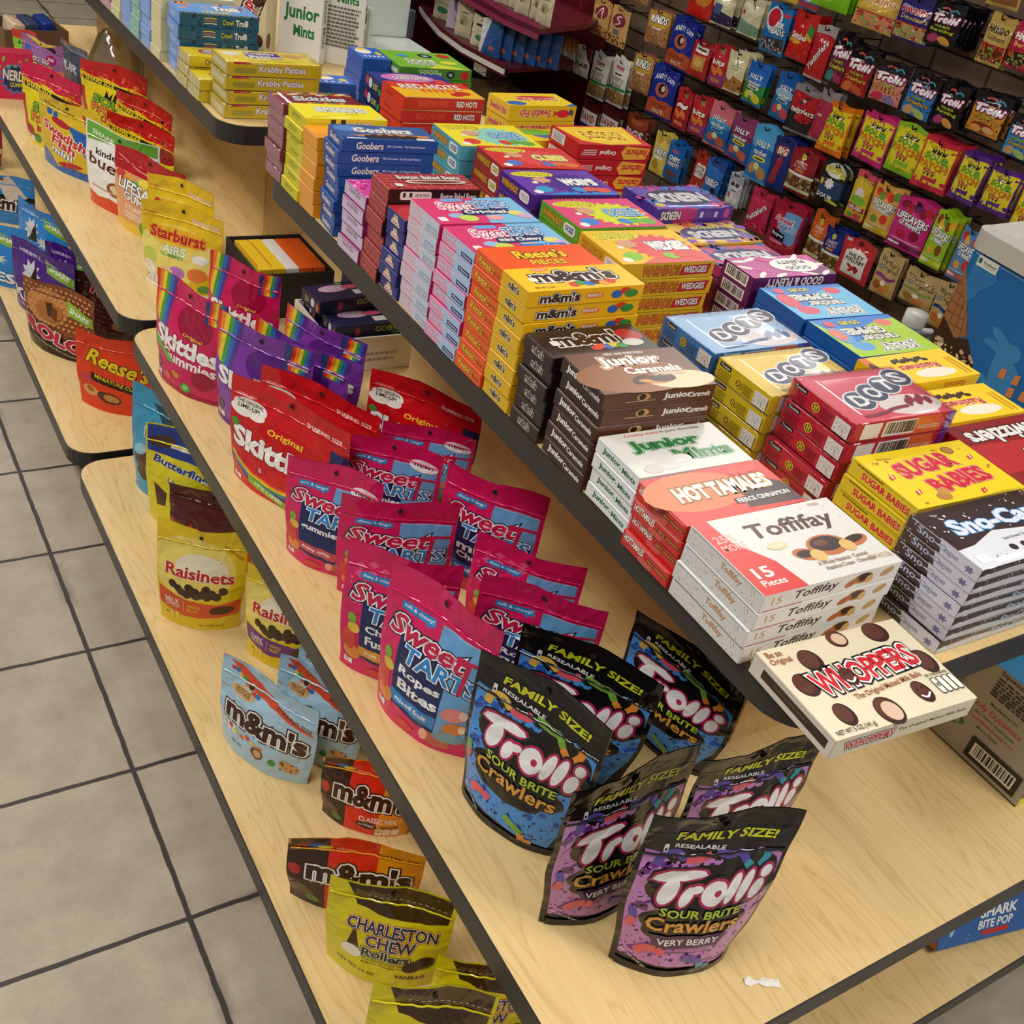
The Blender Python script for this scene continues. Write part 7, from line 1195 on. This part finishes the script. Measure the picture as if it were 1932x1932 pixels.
# ================================================================ ON THE DECK UNDER THE HANGING BAGS
CL = clear_mat('clear_tub', 'dcd8d0', .05, .08, .1, 10)
for i, (x, y, c, l) in enumerate(((2.62, 2.88, '6a4a34', 'left clear round tub of sweets behind the violet boxes'), (2.56, 2.70, '8a5a3c', 'right clear round tub of sweets behind the violet boxes'), (2.52, 2.34, '7a3a30', 'clear round tub of dark sweets behind the magenta boxes'))):
    t = thing('sweet_tub', l, 'tub', (x, y, .1305)); m = MB(); m.lathe([(0, 0), (.075, .001), (.08, .02), (.085, .17)], CL, 24); m.build('tub_wall', t, True)
    m = MB(); m.lathe([(.088, .165), (.09, .185), (.078, .19), (.074, .184), (0, .184)], CL, 24); m.build('lid', t, True)
    m = MB(); m.lathe([(0, .004), (.07, .004), (.076, .12), (.05, .14), (0, .138)], mat(c, 'matte'), 20); m.build('sweets', t, True)
def jug(label, x, y, s, c):
    t = thing('white_jug', label, 'jug', (x, y, .1305)); mm = mat(c, 'plastic'); m = MB(); m.lathe([(0, 0), (.05 * s, .001), (.055 * s, .03 * s), (.055 * s, .13 * s), (.03 * s, .18 * s), (.022 * s, .19 * s), (.022 * s, .21 * s)], mm, 20); m.build('jug_body', t, True)
    m = MB(); m.lathe([(.026 * s, .205 * s), (.026 * s, .235 * s), (0, .236 * s)], mm, 16); m.build('cap', t, True)
    m = MB(); m.tube([(.03 * s, 0, .185 * s), (.075 * s, 0, .18 * s), (.082 * s, 0, .14 * s), (.054 * s, 0, .09 * s)], .009 * s, mm, 8); m.build('handle', t, True)
jug('larger white plastic jug under the tan caramel bags', 2.62, 1.74, 1.25, 'd4d2cc'); jug('smaller white plastic jug beside the freezer', 2.56, 1.63, .95, 'cfcdc8')
t = thing('white_sweet_bag', 'white bag with small red label on the deck below the tan caramel bags', 'bag', (2.58, 1.95, .1305)); m = MB(); m.rbox(-.06, -.07, 0, .06, .07, .16, mat('dcd8d0', 'film'), .03, 3); m.art([E('eeeae2', .5, .5, .4, .4), R('b83030', .36, .42, .64, .56)], 1, lambda a, b, o: (-.05 + a * .1, -.06 + b * .12, .160 + o)); m.build('bag_body', t, True)
m = MB(); m.rbox(-.03, -.002, .158, .03, .002, .175, mat('dcd8d0', 'film'), .001); m.build('top_fold', t)
t = thing('teal_carton', 'teal carton lying on the deck behind the light blue gummy boxes', 'carton', (2.52, 2.13, .1305), .3); m = MB(); m.rbox(-.08, -.10, 0, .08, .10, .15, mat('2a9a8c'), .002); m.build('carton', t); m = MB(); m.box(-.03, -.099, .15, .03, .099, .1505, mat('58b8a8')); m.build('tape_strip', t)
